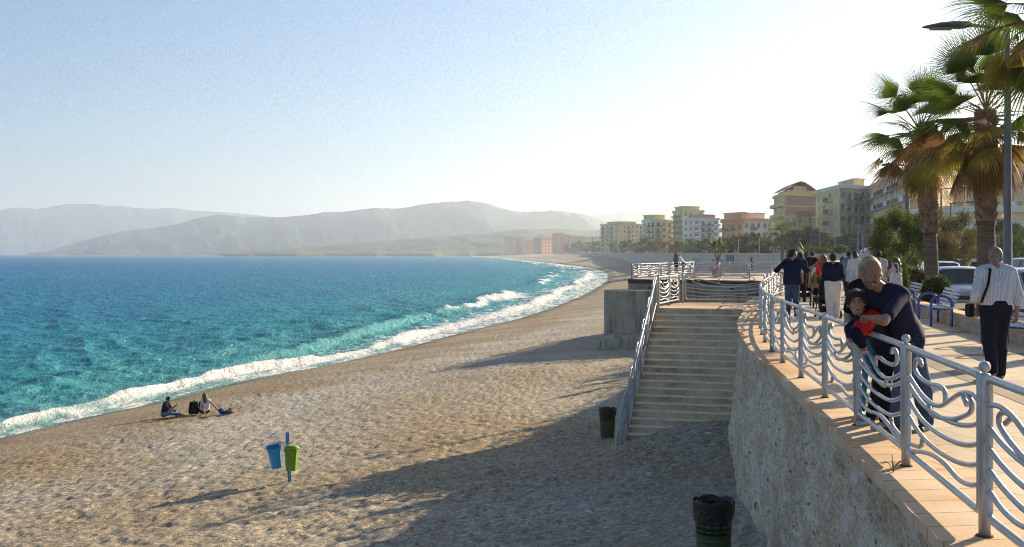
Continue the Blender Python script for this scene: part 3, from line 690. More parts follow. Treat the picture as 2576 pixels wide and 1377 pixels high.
def make_post(p, parent, ball=True, z0=0.0, H=.97):
    mb = MB(); x, y = p[0] - parent.location.x, p[1] - parent.location.y
    mb.lathe((x, y, z0), [(.034, 0), (.034, H - .035), (.030, H - .02), (.016, H - .015)], 14)
    if ball:
        a = [(max(.001, .034 * math.sin(t)), H + .020 - .034 * math.cos(t)) for t in np.linspace(.25, math.pi, 8)]
        mb.lathe((x, y, z0), a, 14)
    mb.cur = 1; mb.lathe((x, y, z0), [(.052, 0), (.05, .014), (.036, .018)], 12)
    return mb.build('post', [M_STEEL, M_RUST], parent, smooth=True)
def railing(name, pts, mirrors, label, balls=None, k=4, seg=8, z0=0.0, **kw):
    t = empty(name, (pts[0][0], pts[0][1], 0), label=label, cat='railing')
    for i, p in enumerate(pts): make_post(p, t, ball=(balls is None or i in balls), z0=z0)
    for i in range(len(pts) - 1):
        kk = k if i < 8 else max(2, k - 2); make_panel(pts[i], pts[i + 1], mirrors(i), t, k=kk, seg=seg if i < 8 else 6, z0=z0, **kw)
    return t
near = [(2.25, 2.2), (2.48, 4.33), (2.743, 6.46), (3.04, 8.59), (3.30, 10.63), (3.56, 12.66), (3.81, 14.67), (4.06, 16.7), (4.34, 18.6), (4.66, 20.5), (5.03, 22.4), (5.42, 24.3), (5.86, 26.2), (6.33, 28.1), (6.82, 30.0), (7.35, 32.0), (7.95, 34.2), (8.5, 36.3)]
railing('promenade_railing', near, lambda i: i in (3, 6, 1), 'long silver tubular railing with wave panels along the near promenade edge', balls=range(4))
bay = [(8.75, 37.6), (9.25, 39.6), (9.85, 41.6), (10.5, 43.5), (11.2, 45.4), (12.0, 47.3), (12.8, 49.2), (13.45, 51.2), (13.95, 53.2), (14.35, 55.3), (14.6, 57.4), (14.7, 59.5), (14.75, 61.6), (14.8, 63.7)]
railing('bay_railing', bay, lambda i: i % 2 == 0, 'silver wave railing curving round the bay behind the stair landing', k=2, seg=6)
def line_pts(a, b_, n_): return [tuple(np.array(a) + (np.array(b_) - np.array(a)) * i / n_) for i in range(n_ + 1)]
ff1 = line_pts((7.62, 70.75), (14.3, 66.95), 4); ff2 = line_pts((7.62, 70.75), (14.6, 89.1), 9)
railing('platform_front_railing', ff1, lambda i: i % 2 == 0, 'silver wave railing on the front edge of the lookout platform', k=2, seg=6, rm=1.35)
railing('platform_side_railing', ff2, lambda i: i % 2 == 1, 'silver wave railing on the seaward side of the lookout platform', k=2, seg=6, rm=1.35)
railing('platform_back_railing', line_pts((14.9, 89.3), (23.9, 92.6), 4) + line_pts((26, 95), (34, 104.3), 5), lambda i: i % 2 == 1, 'silver wave railing along the far edge of the promenade behind the potted yucca', k=2, seg=6, rm=1.2)
def sw(a, b_): p = O + u_ * a + w_ * b_; return (p.x, p.y)
railing('landing_side_railing', [sw(.02, -.12), sw(.12, -1.75), sw(.2, -3.5)], lambda i: False, 'short silver railing on the seaward side of the stair landing', k=2, seg=6)
railing('landing_back_railing', [sw(.3, -3.66), sw(3.0, -3.95)], lambda i: False, 'wide silver wave panel across the back of the stair landing', k=3, seg=6)

# stair handrail: overlapping sloping hoops down the open side
t = empty('stair_handrail', tuple(O), label='silver tubular handrail of overlapping hoops down the seaward side of the steps', cat='handrail')
def hp(b_, up, a=-.07): p = u_ * a + w_ * b_; return (p.x, p.y, -b_ * RISE / TREAD + up)
for k in range(6):
    b0 = .05 + k * .98; mb = MB()
    for (top, low) in ((1.0 - (k % 2) * .0, .30), (.78, .42)):
        pts = [hp(b0 - .06, low * .2), hp(b0, top - .12), hp(b0 + .06, top - .02), hp(b0 + .16, top + .02), hp(b0 + .3, top), hp(b0 + 1.22, top - .38 if k < 5 else top - .1), hp(b0 + 1.3, low), hp(b0 + 1.28, low * .3 - .1)]
        mb.tube(smooth_pts(pts, 4), .021, seg=8)
    mb.build('hoop', M_STEEL, t, smooth=True)
for k in range(7):
    mb = MB(); x, y, z = hp(.0 + k * .96, 0, -.03); mb.lathe((x, y, z - .35), [(.03, 0), (.03, 1.12), (.026, 1.14)], 12); mb.build('post', M_STEEL, t, smooth=True)
mb = MB(); mb.tube([hp(0, .93, -.03), hp(5.76, .93, -.03)], .024, seg=10); mb.tube([hp(0, .16, -.03), hp(5.76, .16, -.03)], .018, seg=8); mb.build('rail', M_STEEL, t, smooth=True)

# ---- long far seawall with graffiti
FP = resample(smooth_line([(62, 95)] + FWP, 6), 3.0)
TOPZ = lambda Y: np.interp(Y, [100, 250, 500, 900, 1300], [1.42, 1.50, 1.75, 3.0, 4.2])
M_FARW = world_tex_mat('far_wall_concrete', None, lambda: (ramp(tex("ShaderNodeTexNoise", .25, Detail=6.0).outputs["Fac"], [(.3, (.50, .43, .34)), (.7, (.64, .57, .46))]).outputs[0], None, 0))
wt = wall_strip('far_seawall', FP, .9, -5.5, 1.45, M_FARW, M_NOSE, over=.1, ch=.16, label='long pale concrete wall curving behind the beach below the town', cat='seawall')
blue = mat('blue_graffiti', (.05, .12, .42), .8, var=.3, vscale=.8); yel = mat('yellow_graffiti', (.62, .48, .08), .8, var=.2)
for o_ in wt.children:
    for v in o_.data.vertices:
        if v.co.z + wt.location.z > 1.0: v.co.z += float(TOPZ(v.co.y + wt.location.y)) - 1.45
def splat(px0, px1, z0, z1, m, seed, name):
    best = []
    for s_ in np.linspace(0, 1, 14):
        px = px0 + (px1 - px0) * s_; a = (px - 1288) / F
        i = np.argmin(np.abs(FP[:, 0] / FP[:, 1] - a) + (FP[:, 1] < 150) * 9); p = FP[i]; Yv = p[1]; Xv = a * Yv
        best.append((Xv - .12, Yv - .25))
    N = len(best); rr = random.Random(seed); mb = MB()
    lo = [z0 + rr.uniform(-.25, .25) for _ in range(N)]; hi = [z1 + rr.uniform(-.4, .3) for _ in range(N)]
    vs = [(x, y, lo[i]) for i, (x, y) in enumerate(best)] + [(x, y, hi[i]) for i, (x, y) in enumerate(best)]
    mb.add(vs, [(i, i + 1, N + i + 1, N + i) for i in range(N - 1)])
    o = mb.build(name, m, wt); o.location = (-wt.location.x, -wt.location.y, -wt.location.z)
splat(1826, 1846, -.4, 1.2, blue, 3, 'graffiti'); splat(1790, 1822, -.6, .35, mat('pale_blue_graffiti', (.25, .32, .48), .8), 5, 'graffiti'); splat(1825, 1845, -1.0, -.35, yel, 6, 'graffiti')
splat(1745, 1760, -.6, .3, mat('grey_graffiti', (.42, .44, .48), .8), 9, 'graffiti')
# ================================================================ TREES AND PALMS
def leaf_cloud(clumps, n_leaf, size, seed, asp=.5, up=.2):
    """quads scattered through clumps (centre, radii); returns mesh"""
    g = np.random.default_rng(seed); V_, Q_ = [], []
    vol = np.array([c[1][0] * c[1][1] * c[1][2] for c in clumps]) ** .67; cnt = np.maximum(8, (n_leaf * vol / vol.sum()).astype(int))
    for (c, r), k in zip(clumps, cnt):
        d = g.normal(size=(k, 3)); d /= np.linalg.norm(d, axis=1)[:, None]
        rad = g.random(k) ** .45 * (1 + .18 * g.normal(size=k))
        P = np.array(c) + d * rad[:, None] * np.array(r)
        a = g.normal(size=(k, 3)); a[:, 2] = np.abs(a[:, 2]) * .5 + up; a += d * .8; a /= np.linalg.norm(a, axis=1)[:, None]
        b_ = np.cross(a, g.normal(size=(k, 3))); b_ /= np.linalg.norm(b_, axis=1)[:, None]
        s_ = size * (.6 + .8 * g.random(k))[:, None]
        q = np.stack([P, P + a * s_ * .5 + b_ * s_ * asp * .5, P + a * s_, P + a * s_ * .5 - b_ * s_ * asp * .5], 1)
        V_.append(q.reshape(-1, 3))
    V_ = np.concatenate(V_); idx = np.arange(len(V_)).reshape(-1, 4)
    return mesh_np('crown', V_, idx)
def leafmat(name, c1, c2, tr=.35, rnd=.18, rough=.7): return mat(name, c1, rough, col2=c2, vscale=.9, trans=tr, obj_rand=rnd, spec=.15)
L_TAM = leafmat('tamarisk_leaf', (.16, .155, .05), (.12, .085, .03), .35)
L_GRN = leafmat('green_leaf', (.10, .17, .03), (.045, .085, .015), .4)
L_DRK = leafmat('dark_leaf', (.05, .08, .025), (.025, .04, .012), .25)
L_BRT = leafmat('bright_leaf', (.15, .20, .035), (.07, .11, .02), .45)
L_BRN = leafmat('autumn_leaf', (.23, .165, .065), (.13, .09, .035), .4)
BARK = mat('bark', (.16, .12, .085), .95, col2=(.08, .06, .04), vscale=6, bump=.03, bscale=15)
def tree_proto(kind, seed):
    """unit tree about 1 m wide crown scaled by the placing; total height 1"""
    rr = random.Random(seed); cl = []
    if kind == 'pine':
        for i in range(26):
            a = rr.uniform(0, 6.28); r_ = math.sqrt(rr.random()) * .42; cl.append(((r_ * math.cos(a), r_ * math.sin(a), .80 + rr.uniform(-.07, .09) - r_ * .12), (.13, .13, .065)))
        base = .6
    else:
        for i in range(30):
            a = rr.uniform(0, 6.28); zz = rr.uniform(.2, .93); rm = .44 * math.sqrt(max(.05, 1 - ((zz - .5) / .52) ** 2)); r_ = rm * math.sqrt(rr.random())
            s_ = rr.uniform(.07, .16); cl.append(((r_ * math.cos(a), r_ * math.sin(a), zz), (s_, s_, s_ * .85)))
        base = .35
    cm = leaf_cloud(cl, {'near': 26000, 'bg': 5200, 'pine': 9000}[kind], {'near': .030, 'bg': .042, 'pine': .03}[kind], seed, .42)
    mb = MB(); mb.tube([(0, 0, 0), (.01, .01, base * .5), (0, 0, base)], .032, seg=8, r2=.02)
    for i in range(7):
        c = cl[rr.randrange(len(cl))][0]; mb.tube([(0, 0, base * .6), (c[0] * .5, c[1] * .5, (base + c[2]) * .5 + .02), c], .016, seg=6, r2=.004)
    return cm, mb.mesh('trunk')
PROTO = {('bg', s): tree_proto('bg', 100 + s) for s in range(5)}
PROTO[('pine', 0)] = tree_proto('pine', 300); PROTO[('pine', 1)] = tree_proto('pine', 301)
for s in range(3): PROTO[('near', s)] = tree_proto('near', 400 + s)
_tm = {}
def tree(px, ytop, Y, wpx, leaf, label, kind='bg', s=0, base=-.3, rz=None, group=None, name='tree', dep=1.0):
    X = (px - 1288) * Y / F; top = EYE - (ytop - 637) * Y / F; h = top - base; w = wpx * Y / F / .92
    t = empty(name, (X, Y, base), rz if rz is not None else random.uniform(0, 6.28), label=label, cat='tree', group=group)
    cm, tm = PROTO[(kind, s)]
    key = (kind, s, leaf.name)
    if key not in _tm:
        c2 = cm.copy(); c2.materials.clear(); c2.materials.append(leaf); t2 = tm.copy(); t2.materials.clear(); t2.materials.append(BARK); _tm[key] = (c2, t2)
    c2, t2 = _tm[key]
    for nm, me in (('trunk', t2), ('crown', c2)):
        o = bpy.data.objects.new(nm, me); COL.objects.link(o); o.parent = t; o.scale = (w, w * dep, h)
    return t

# the row behind the far wall: (px, top, extra distance, width, leaf, seed)
FPX = np.vstack([FP, [(86, 1600), (87, 1900), (90, 2300), (85, 2900), (60, 3300)]])
def wallY(px):
    a = (px - 1288) / F; d = np.abs(FPX[:, 0] / FPX[:, 1] - a) + (FPX[:, 1] < 140) * 9; return float(FPX[np.argmin(d), 1])
rowt = [
 (1352, 618, 60, 20, L_DRK), (1378, 614, 60, 26, L_TAM), (1402, 616, 50, 26, L_DRK), (1428, 612, 50, 28, L_DRK), (1452, 608, 40, 30, L_DRK), (1476, 610, 40, 30, L_TAM), (1500, 606, 40, 32, L_DRK), (1527, 603, 35, 30, L_DRK),
 (1548, 609, 30, 34, L_GRN), (1574, 604, 30, 34, L_DRK), (1598, 610, 28, 30, L_BRT), (1622, 597, 40, 40, L_TAM), (1648, 600, 25, 44, L_TAM), (1680, 603, 22, 46, L_BRN), (1705, 606, 24, 40, L_TAM), (1730, 600, 20, 42, L_GRN),
 (1757, 606, 22, 44, L_TAM), (1786, 600, 20, 46, L_DRK), (1808, 612, 16, 34, L_TAM), (1832, 597, 20, 44, L_DRK), (1862, 590, 18, 56, L_BRN), (1886, 584, 26, 54, L_TAM), (1915, 588, 20, 50, L_DRK), (1938, 598, 14, 46, L_TAM),
 (1996, 580, 22, 66, L_DRK), (2030, 572, 30, 62, L_DRK), (2052, 578, 34, 46, L_DRK), (2086, 588, 16, 58, L_BRT), (2060, 604, 12, 40, L_TAM), (2122, 592, 18, 48, L_GRN), (2148, 583, 22, 58, L_BRN), (2178, 580, 26, 60, L_BRN), (2205, 584, 24, 52, L_TAM), (2232, 580, 18, 60, L_BRN)]
knd = {L_TAM.name: 'olive brown', L_GRN.name: 'green', L_DRK.name: 'dark green', L_BRT.name: 'bright yellow-green', L_BRN.name: 'rusty brown'}
spots_ = ['below the red-brown blocks', 'in front of the pink blocks', 'in front of the pale green block', 'before the ochre block', 'before the brown panelled block', 'before the yellow tower', 'before the light blue block', 'before the orange and white block', 'before the brown fronted block', 'before the ochre balcony block', 'before the grey balcony block']
def spot(px):
    for lim, s_ in zip((1345, 1440, 1512, 1618, 1693, 1735, 1812, 1946, 2052, 2190, 9999), spots_):
        if px < lim: return s_
seen = {}
ords = ['', 'second ', 'third ', 'fourth ', 'fifth ', 'sixth ']
for i, (px, yt, dy, w, lf) in enumerate(rowt):
    hgt = 'rounded ' if yt > 603 else 'tall '
    key = (lf.name, spot(px), hgt); c = seen.get(key, 0); seen[key] = c + 1
    lab = f"{hgt}{knd[lf.name]} tree behind the far wall {spot(px)}" + (f", {ords[c].strip()}" if c else '')
    tree(px, yt, wallY(px) * 1.04 + dy, w * 1.15, lf, lab, s=i % 5, group='trees behind the far seawall', base=0)
tree(2272, 536, 43, 150, L_BRT, 'big feathery green tamarisk tree behind the first palm trunk', 'near', 0, base=.0)
tree(2232, 600, 62, 60, L_TAM, 'small olive tamarisk beside the big feathery green one', 'near', 1, base=.0)
tree(2380, 512, 60, 134, L_TAM, 'brownish tamarisk tree between the two palm trunks', 'near', 1, base=-.3)
tree(2424, 560, 75, 70, L_TAM, 'olive tree partly behind the second palm trunk', 'near', 2, base=-.3)
tree(2336, 540, 70, 90, L_BRN, 'rust tinged tamarisk behind the first palm trunk', 'near', 2, base=-.3)
tree(2510, 538, 105, 100, L_DRK, 'dark umbrella pine beside the tall lamp post', 'pine', 0)
tree(2572, 560, 100, 60, L_DRK, 'dark umbrella pine at the edge of the car park', 'pine', 1)
tree(2470, 585, 100, 40, L_BRT, 'bright bushy tree beside the white sign', 'near', 1); tree(2530, 590, 96, 48, L_GRN, 'green bushy tree behind the dark parked cars', 'near', 0)
tree(2566, 585, 92, 50, L_BRT, 'yellow-green bushy tree at the edge of the car park', 'near', 2); tree(2600, 560, 90, 70, L_GRN, 'green tree past the edge pine', 'near', 1)

def bush(name, px, py, Y, wpx, hpx, leaf, label, base=.2, n_=9000, sz=.07):
    X = (px - 1288) * Y / F; w = wpx * Y / F / 2; h = hpx * Y / F
    cl = [((random.uniform(-.55, .55) * w, random.uniform(-.55, .55) * w, h * random.uniform(.3, .75)), (w * .5, w * .5, h * .3)) for _ in range(14)]
    t = empty(name, (X, Y, base), label=label, cat='bush'); link('foliage', leaf_cloud(cl, n_, sz, int(px), .5), leaf, t)
    mb = MB(); mb.tube([(0, 0, -.05), (0, 0, h * .4)], .03, seg=6); mb.build('stem', BARK, t)
bush('round_bush', 2353, 745, 31.6, 66, 66, L_GRN, 'round clipped green bush between the first palm and the silver car', sz=.10)
bush('low_bush', 2302, 700, 40, 60, 60, L_TAM, 'scruffy low bush at the foot of the feathery tree', sz=.12, n_=5000)
bush('low_bush', 2258, 720, 38, 50, 90, L_GRN, 'tall leafy shrub behind the first blue bench', sz=.12, n_=7000)
bush('round_bush', 2112, 625, 150, 34, 18, L_BRT, 'pale flowering bush on top of the far wall', base=1.6, sz=.3, n_=2500)
bush('hedge', 2060, 627, 152, 50, 12, L_GRN, 'low clipped hedge along the top of the far wall', base=1.6, sz=.3, n_=2500)

# ---- fan palms
P_GREEN = mat('palm_green', (.13, .19, .02), .5, col2=(.045, .08, .012), vscale=1.2, trans=.5, spec=.3)
P_YEL = mat('palm_yellow', (.38, .29, .05), .6, col2=(.16, .15, .03), vscale=1.5, trans=.6, spec=.2)
P_DEAD = mat('palm_dead', (.36, .20, .08), .85, col2=(.20, .10, .045), vscale=2.5, trans=.35, spec=.1)
P_STALK = mat('palm_stalk', (.16, .17, .04), .6, col2=(.22, .13, .04), vscale=2)
def frond(out, base, d, L, fan, droop, rr, split=.30, nb=34, fold=.25, spread=2.3):
    """adds blades of one fan leaf to vertex/face lists. base point, direction d (unit), stalk length L, fan radius"""
    d = Vector(d).normalized(); side = d.cross(Vector((0, 0, 1)))
    if side.length < .05: side = Vector((1, 0, 0))
    side.normalize(); upv = side.cross(d).normalized()
    pts = []; p = Vector(base); dd = d.copy()
    for i in range(6):
        pts.append(p.copy()); p = p + dd * (L / 5); dd = (dd + Vector((0, 0, -droop * .10))).normalized()
    out['stalk'].tube(pts, .018, seg=5, r2=.008)
    c = pts[-1]; d = dd; side = d.cross(Vector((0, 0, 1))); side = side.normalized() if side.length > .05 else Vector((1, 0, 0)); upv = side.cross(d).normalized()
    roll = rr.uniform(-.6, .6); side, upv = side * math.cos(roll) + upv * math.sin(roll), upv * math.cos(roll) - side * math.sin(roll)
    V_, F_ = out['leaf']
    for b_ in range(nb):
        t = (b_ / (nb - 1) - .5) * 2; a = t * spread / 2 * (1.15)
        dirb = (d * math.cos(a) + side * math.sin(a) - upv * fold * abs(t) * .6).normalized()
        wdir = (side * math.cos(a) - d * math.sin(a)).normalized()
        ln = fan * (1 - .28 * abs(t) ** 2) * rr.uniform(.88, 1.08)
        w0 = fan * spread / nb * .56; fl = (upv * (.5 if b_ % 2 else -.5) * .18)
        q = c.copy(); o = len(V_); dr = dirb.copy(); n_ = 6
        for k in range(n_ + 1):
            f = k / n_; ww = (w0 * min(f / split, 1) if f < split else w0 * (1 - (f - split) / (1 - split)) ** .8 * .85) * .5 + .0016
            V_.append(q - wdir * ww + fl * ww); V_.append(q + wdir * ww - fl * ww)
            step = ln / n_; q = q + dr * step
            if f >= split * .7: dr = (dr + Vector((0, 0, -1)) * droop * (.16 + .30 * (f - split * .7)) + Vector((rr.uniform(-1, 1), rr.uniform(-1, 1), 0)) * .035).normalized()
        for k in range(n_): F_.append((o + 2 * k, o + 2 * k + 1, o + 2 * k + 3, o + 2 * k + 2))
def fan_palm(name, x, y, zb, zc, r0, r1, label, seed, nfr=34, fan=.75, stalk=.75, skirt=22, split_z=None, boots=True, lean=(0, 0), nodead=False):
    rr = random.Random(seed); t = empty(name, (x, y, zb), label=label, cat='palm'); H = zc - zb
    T = np.linspace(0, 1, 40); ax = lambda f: Vector((lean[0] * f * f, lean[1] * f * f, H * f))
    sp_ = (split_z - zb) / H if split_z else .6
    rad = [r0 * (1.45 - .45 * min(1, f / .09)) if f < .09 else (r0 + (r0 * .92 - r0) * f if f < sp_ else r1 * (1 - .18 * (f - sp_) / (1 - sp_))) for f in T]
    rad = [r_ * (1 + .03 * math.sin(i * 1.7) + rr.uniform(-.015, .015)) for i, r_ in enumerate(rad)]
    mb = MB(); mb.tube([ax(f) for f in T if f <= sp_ + .01], r0, seg=20, rs=[r_ for f, r_ in zip(T, rad) if f <= sp_ + .01])
    mb.tube([ax(f) for f in T if f > sp_ - .03], r0, seg=16, rs=[r_ * .82 for f, r_ in zip(T, rad) if f > sp_ - .03])
    mb.build('trunk', M_PTRUNK, t, smooth=True)
    if boots:
        mb = MB(); zz = sp_ * H; lv = 0
        while zz < H * .985:
            n_ = 9
            for k in range(n_):
                a = 2 * math.pi * (k + (lv % 2) * .5) / n_ + rr.uniform(-.06, .06); c = ax(zz / H); R_ = r1 * .80; o_ = Vector((math.cos(a), math.sin(a), 0)); s_ = Vector((-math.sin(a), math.cos(a), 0))
                w = r1 * .48 * rr.uniform(.85, 1.15); h = .15 * rr.uniform(.9, 1.3); b0 = c + o_ * R_ ; lean_ = rr.uniform(-.25, .25)
                top = b0 + o_ * r1 * rr.uniform(.28, .5) + Vector((0, 0, h)) + s_ * w * lean_
                P_ = [b0 - s_ * w, b0 + s_ * w, top + s_ * w * .45, top - s_ * w * .45, b0 - s_ * w * .8 + Vector((0, 0, h * .9)) , b0 + s_ * w * .8 + Vector((0, 0, h * .9)), b0 + o_ * r1 * .16 + Vector((0, 0, h * .3))]
                mb.add(P_, [(0, 6, 3), (6, 1, 2), (6, 2, 3), (0, 1, 6), (3, 2, 5, 4), (0, 3, 4), (1, 5, 2)])
            zz += .085; lv += 1
        mb.build('leaf_base', M_BOOT, t)
    cen = ax(1.0)
    groups = {'green': [], 'yellow': [], 'dead': []}
    outs = {k: {'leaf': ([], []), 'stalk': MB()} for k in groups}
    for i in range(nfr):
        az = i * 2.39996 + rr.uniform(-.3, .3); f = i / nfr; el = R(80 - 118 * f ** .9 + rr.uniform(-16, 16))
        d = (math.cos(az) * math.cos(el), math.sin(az) * math.cos(el), math.sin(el))
        kind = 'green' if el > R(-4) + R(14) * rr.random() or rr.random() < .12 or nodead else ('yellow' if rr.random() < .55 else 'dead')
        frond(outs[kind], cen + Vector((0, 0, .15 - .45 * f)), d, stalk * rr.uniform(.6, 1.15), fan * rr.uniform(.75, 1.1), .35 + .6 * f, rr, spread=rr.uniform(1.7, 2.4), fold=rr.uniform(.15, .6))
    for i in range(skirt):
        az = i * 2.39996 + rr.uniform(-.4, .4); el = R(rr.uniform(-86, -52)); d = (math.cos(az) * math.cos(el), math.sin(az) * math.cos(el), math.sin(el))
        kind = 'dead' if rr.random() < .85 else 'yellow'
        frond(outs[kind], cen + Vector((math.cos(az) * .1, math.sin(az) * .1, -.2 - .25 * rr.random())), d, stalk * rr.uniform(.3, .75), fan * rr.uniform(.7, 1.0), .9, rr, nb=22, spread=1.3, fold=.9)
    for kind, nm, m_ in (('green', 'crown', P_GREEN), ('yellow', 'yellowing_fronds', P_YEL), ('dead', 'dead_fronds', P_DEAD)):
        V_, F_ = outs[kind]['leaf']
        if V_: link(nm, mesh_np(nm, np.array([v[:] for v in V_]), F_), m_, t)
        if outs[kind]['stalk'].v: outs[kind]['stalk'].build('leaf_stalks', P_STALK if kind != 'dead' else P_DEAD, t)
    return t
def _ptr():
    global geo
    mp = n.new("ShaderNodeMapping"); mp.inputs["Scale"].default_value = (1, 1, 9); l.new(geo.outputs["Position"], mp.inputs[0])
    a = tex("ShaderNodeTexNoise", 3.0, mp.outputs[0], Detail=6.0, Roughness=.7)
    return ramp(a.outputs["Fac"], [(.3, (.065, .045, .03)), (.5, (.15, .11, .08)), (.7, (.22, .17, .125))]).outputs[0], a.outputs["Fac"], .05
M_PTRUNK = world_tex_mat('palm_trunk', None, _ptr)
M_BOOT = mat('palm_boot', (.30, .20, .12), .85, col2=(.13, .085, .055), vscale=7, bump=.01)
fan_palm('fan_palm', 12.3, 32.6, .15, 5.15, .20, .25, 'shaggy fan palm nearest the leaning man, behind the middle blue bench', 3, nfr=46, fan=1.15, stalk=1.1, skirt=26, split_z=2.25, lean=(-.35, 0))
fan_palm('fan_palm', 10.05, 23.6, .15, 4.6, .19, .205, 'tall fan palm in front of the orange block, behind the man in the striped shirt', 8, nfr=52, fan=1.1, stalk=1.05, skirt=34, split_z=2.3)
fan_palm('fan_palm', 8.5, 17.4, .15, 5.45, .20, .27, 'fan palm whose fronds hang into the top corner above the street lamp', 25, nfr=52, fan=1.05, stalk=1.05, skirt=14, split_z=2.6)
# small palm on the far wall row
fan_palm('fan_palm', (1968 - 1288) * 200 / F, 200, -.3, 5.0, .3, .4, 'thick fan palm standing among the trees behind the far wall', 31, nfr=30, fan=1.9, stalk=1.0, skirt=8, boots=False)
def rosette(mb, c, n_, L, rr, w=.035, droop=.5, lo=-.2):
    for i in range(n_):
        az = i * 2.39996; el = rr.uniform(lo, 1.35); d = Vector((math.cos(az) * math.cos(el), math.sin(az) * math.cos(el), math.sin(el))); s_ = Vector((-math.sin(az), math.cos(az), 0)); p = Vector(c); P_ = []
        ln = L * rr.uniform(.8, 1.1)
        for k in range(5):
            ww = w * (1 - (k / 4) ** 2) + .002; P_ += [p - s_ * ww, p + s_ * ww]; p = p + d * ln / 4; d = (d + Vector((0, 0, -droop * .16 * k))).normalized()
        mb.add(P_, [(2 * k, 2 * k + 1, 2 * k + 3, 2 * k + 2) for k in range(4)])
rr = random.Random(5)
yu = empty('potted_yucca', (14.0, 76.0, .02), label='spiky yucca in a round terracotta pot on the lookout platform', cat='potted plant')
mb = MB(); mb.lathe((0, 0, 0), [(.30, 0), (.42, .5), (.47, .5), (.48, .62), (.42, .62), (.40, .54), (.05, .54)], 20); mb.build('pot', mat('terracotta', (.46, .17, .08), .8, var=.15), yu, smooth=False)
mb = MB(); heads = [(-.22, 0, 2.15), (.18, .1, 2.3), (.42, -.05, 1.95)]
mb.tube([(0, 0, .5), (.02, 0, 1.1)], .07, seg=8, r2=.055)
for h_ in heads: mb.tube(bez([(.02, 0, 1.05), (h_[0] * .5, h_[1] * .5, 1.5), h_], 4), .045, seg=6, r2=.03)
mb.build('stem', BARK, yu, smooth=True)
mb = MB(); [rosette(mb, h_, 60, .55, rr, .03, .5, -.7) for h_ in heads]; mb.build('leaves', mat('yucca_leaf', (.20, .22, .04), .5, col2=(.09, .13, .025), vscale=2, trans=.45), yu)
mb = MB(); rosette(mb, (.15, 0, .56), 30, .22, rr, .03, .6); mb.build('small_plant', mat('yellow_plant', (.25, .28, .04), .6, trans=.4), yu)
# low palms in a round planter on the promenade
pl = empty('palm_planter', (15.6, 59, 0), label='round concrete planter of low palms on the promenade behind the walkers', cat='planter')
mb = MB(); mb.lathe((0, 0, 0), [(1.2, 0), (1.25, .75), (1.1, .75), (1.08, .62), (.02, .62)], 28); mb.build('pot', M_CONC2, pl)
LM = mat('low_palm_leaf', (.11, .15, .035), .5, col2=(.05, .08, .02), vscale=2, trans=.4)
mb = MB(); [rosette(mb, c, 46, l_, rr, .05, .8, -.3) for c, l_ in (((0, 0, 1.5), .9), ((-.9, .2, .9), .8), ((.8, .1, .95), .75), ((.3, -.5, .8), .7))]; mb.build('leaves', LM, pl)
mb = MB(); mb.tube([(0, 0, .6), (0, 0, 1.5)], .12, seg=8); mb.build('trunk', BARK, pl)

# ================================================================ BUILDINGS
GLASS = mat('window_glass', (.09, .10, .12), .15, var=.2, vscale=.3, spec=.6); SHUT = mat('shutter', (.36, .30, .24), .8, var=.2, vscale=.5)
WHITE = mat('white_panel', (.74, .75, .76), .6, var=.06); RAILD = mat('balcony_rail', (.10, .10, .11), .7); SLABC = mat('balcony_slab', (.50, .47, .42), .8)
AWN1 = mat('cream_awning', (.66, .56, .38), .8); AWN2 = mat('green_awning', (.16, .26, .16), .8)
_wm = {}
def window_mesh(w, h, fr, sh):
    key = ('w', round(w, 1), round(h, 1), fr.name, sh)
    if key not in _wm:
        mb = MB(); mb.cur = 0; e = .09
        mb.box((0, -.04, h / 2 - 0), (w, .10, e)); mb.box((0, -.04, -h / 2 + 0), (w + .2, .16, e)); mb.box((-w / 2, -.04, 0), (e, .10, h - e)); mb.box((w / 2, -.04, 0), (e, .10, h - e)); mb.box((0, -.035, 0), (e * .7, .08, h - e))
        me = mb.mesh('window'); me.materials.append(fr)
        mb = MB(); mb.box((0, -.012, 0), (w - e, .03, h - e))
        if sh: mb.cur = 1; mb.box((0, -.028, h * .28), (w - e - .02, .03, h * .42))
        mp_ = mb.mesh('pane'); mp_.materials.append(GLASS); mp_.materials.append(SHUT); _wm[key] = (me, mp_)
    return _wm[key]
def balcony_mesh(w, dpt, style, m1):
    key = ('b', round(w, 1), dpt, style, m1.name)
    if key not in _wm:
        mb = MB(); mb.cur = 0; mb.box((0, -dpt / 2, 0), (w, dpt, .18))
        if style == 'solid': mb.cur = 1; mb.box((0, -dpt + .05, .58), (w, .1, .98)); mb.box((-w / 2 + .05, -dpt / 2 - .05, .58), (.1, dpt - .1, .98)); mb.box((w / 2 - .05, -dpt / 2 - .05, .58), (.1, dpt - .1, .98))
        else:
            mb.cur = 2
            mb.box((0, -dpt + .04, 1.05), (w, .05, .05)); mb.box((-w / 2 + .03, -dpt / 2, 1.05), (.05, dpt - .1, .05)); mb.box((w / 2 - .03, -dpt / 2, 1.05), (.05, dpt - .1, .05))
            for k in range(int(w / .22) + 1): mb.box((-w / 2 + .03 + k * .22, -dpt + .04, .55), (.035, .035, .95))
            for s_ in (-1, 1):
                for k in range(int(dpt / .25)): mb.box((s_ * (w / 2 - .03), -dpt + .2 + k * .25, .55), (.035, .035, .95))
            if style == 'board': mb.cur = 3; mb.box((-w * .18, -dpt - .03, .55), (w * .5, .06, 1.15))
        me = mb.mesh('balcony'); [me.materials.append(k) for k in (SLABC, m1, RAILD, WHITE)]; _wm[key] = me
    return _wm[key]
def P2(px, Y): return Vector(((px - 1288) * Y / F, Y, 0))
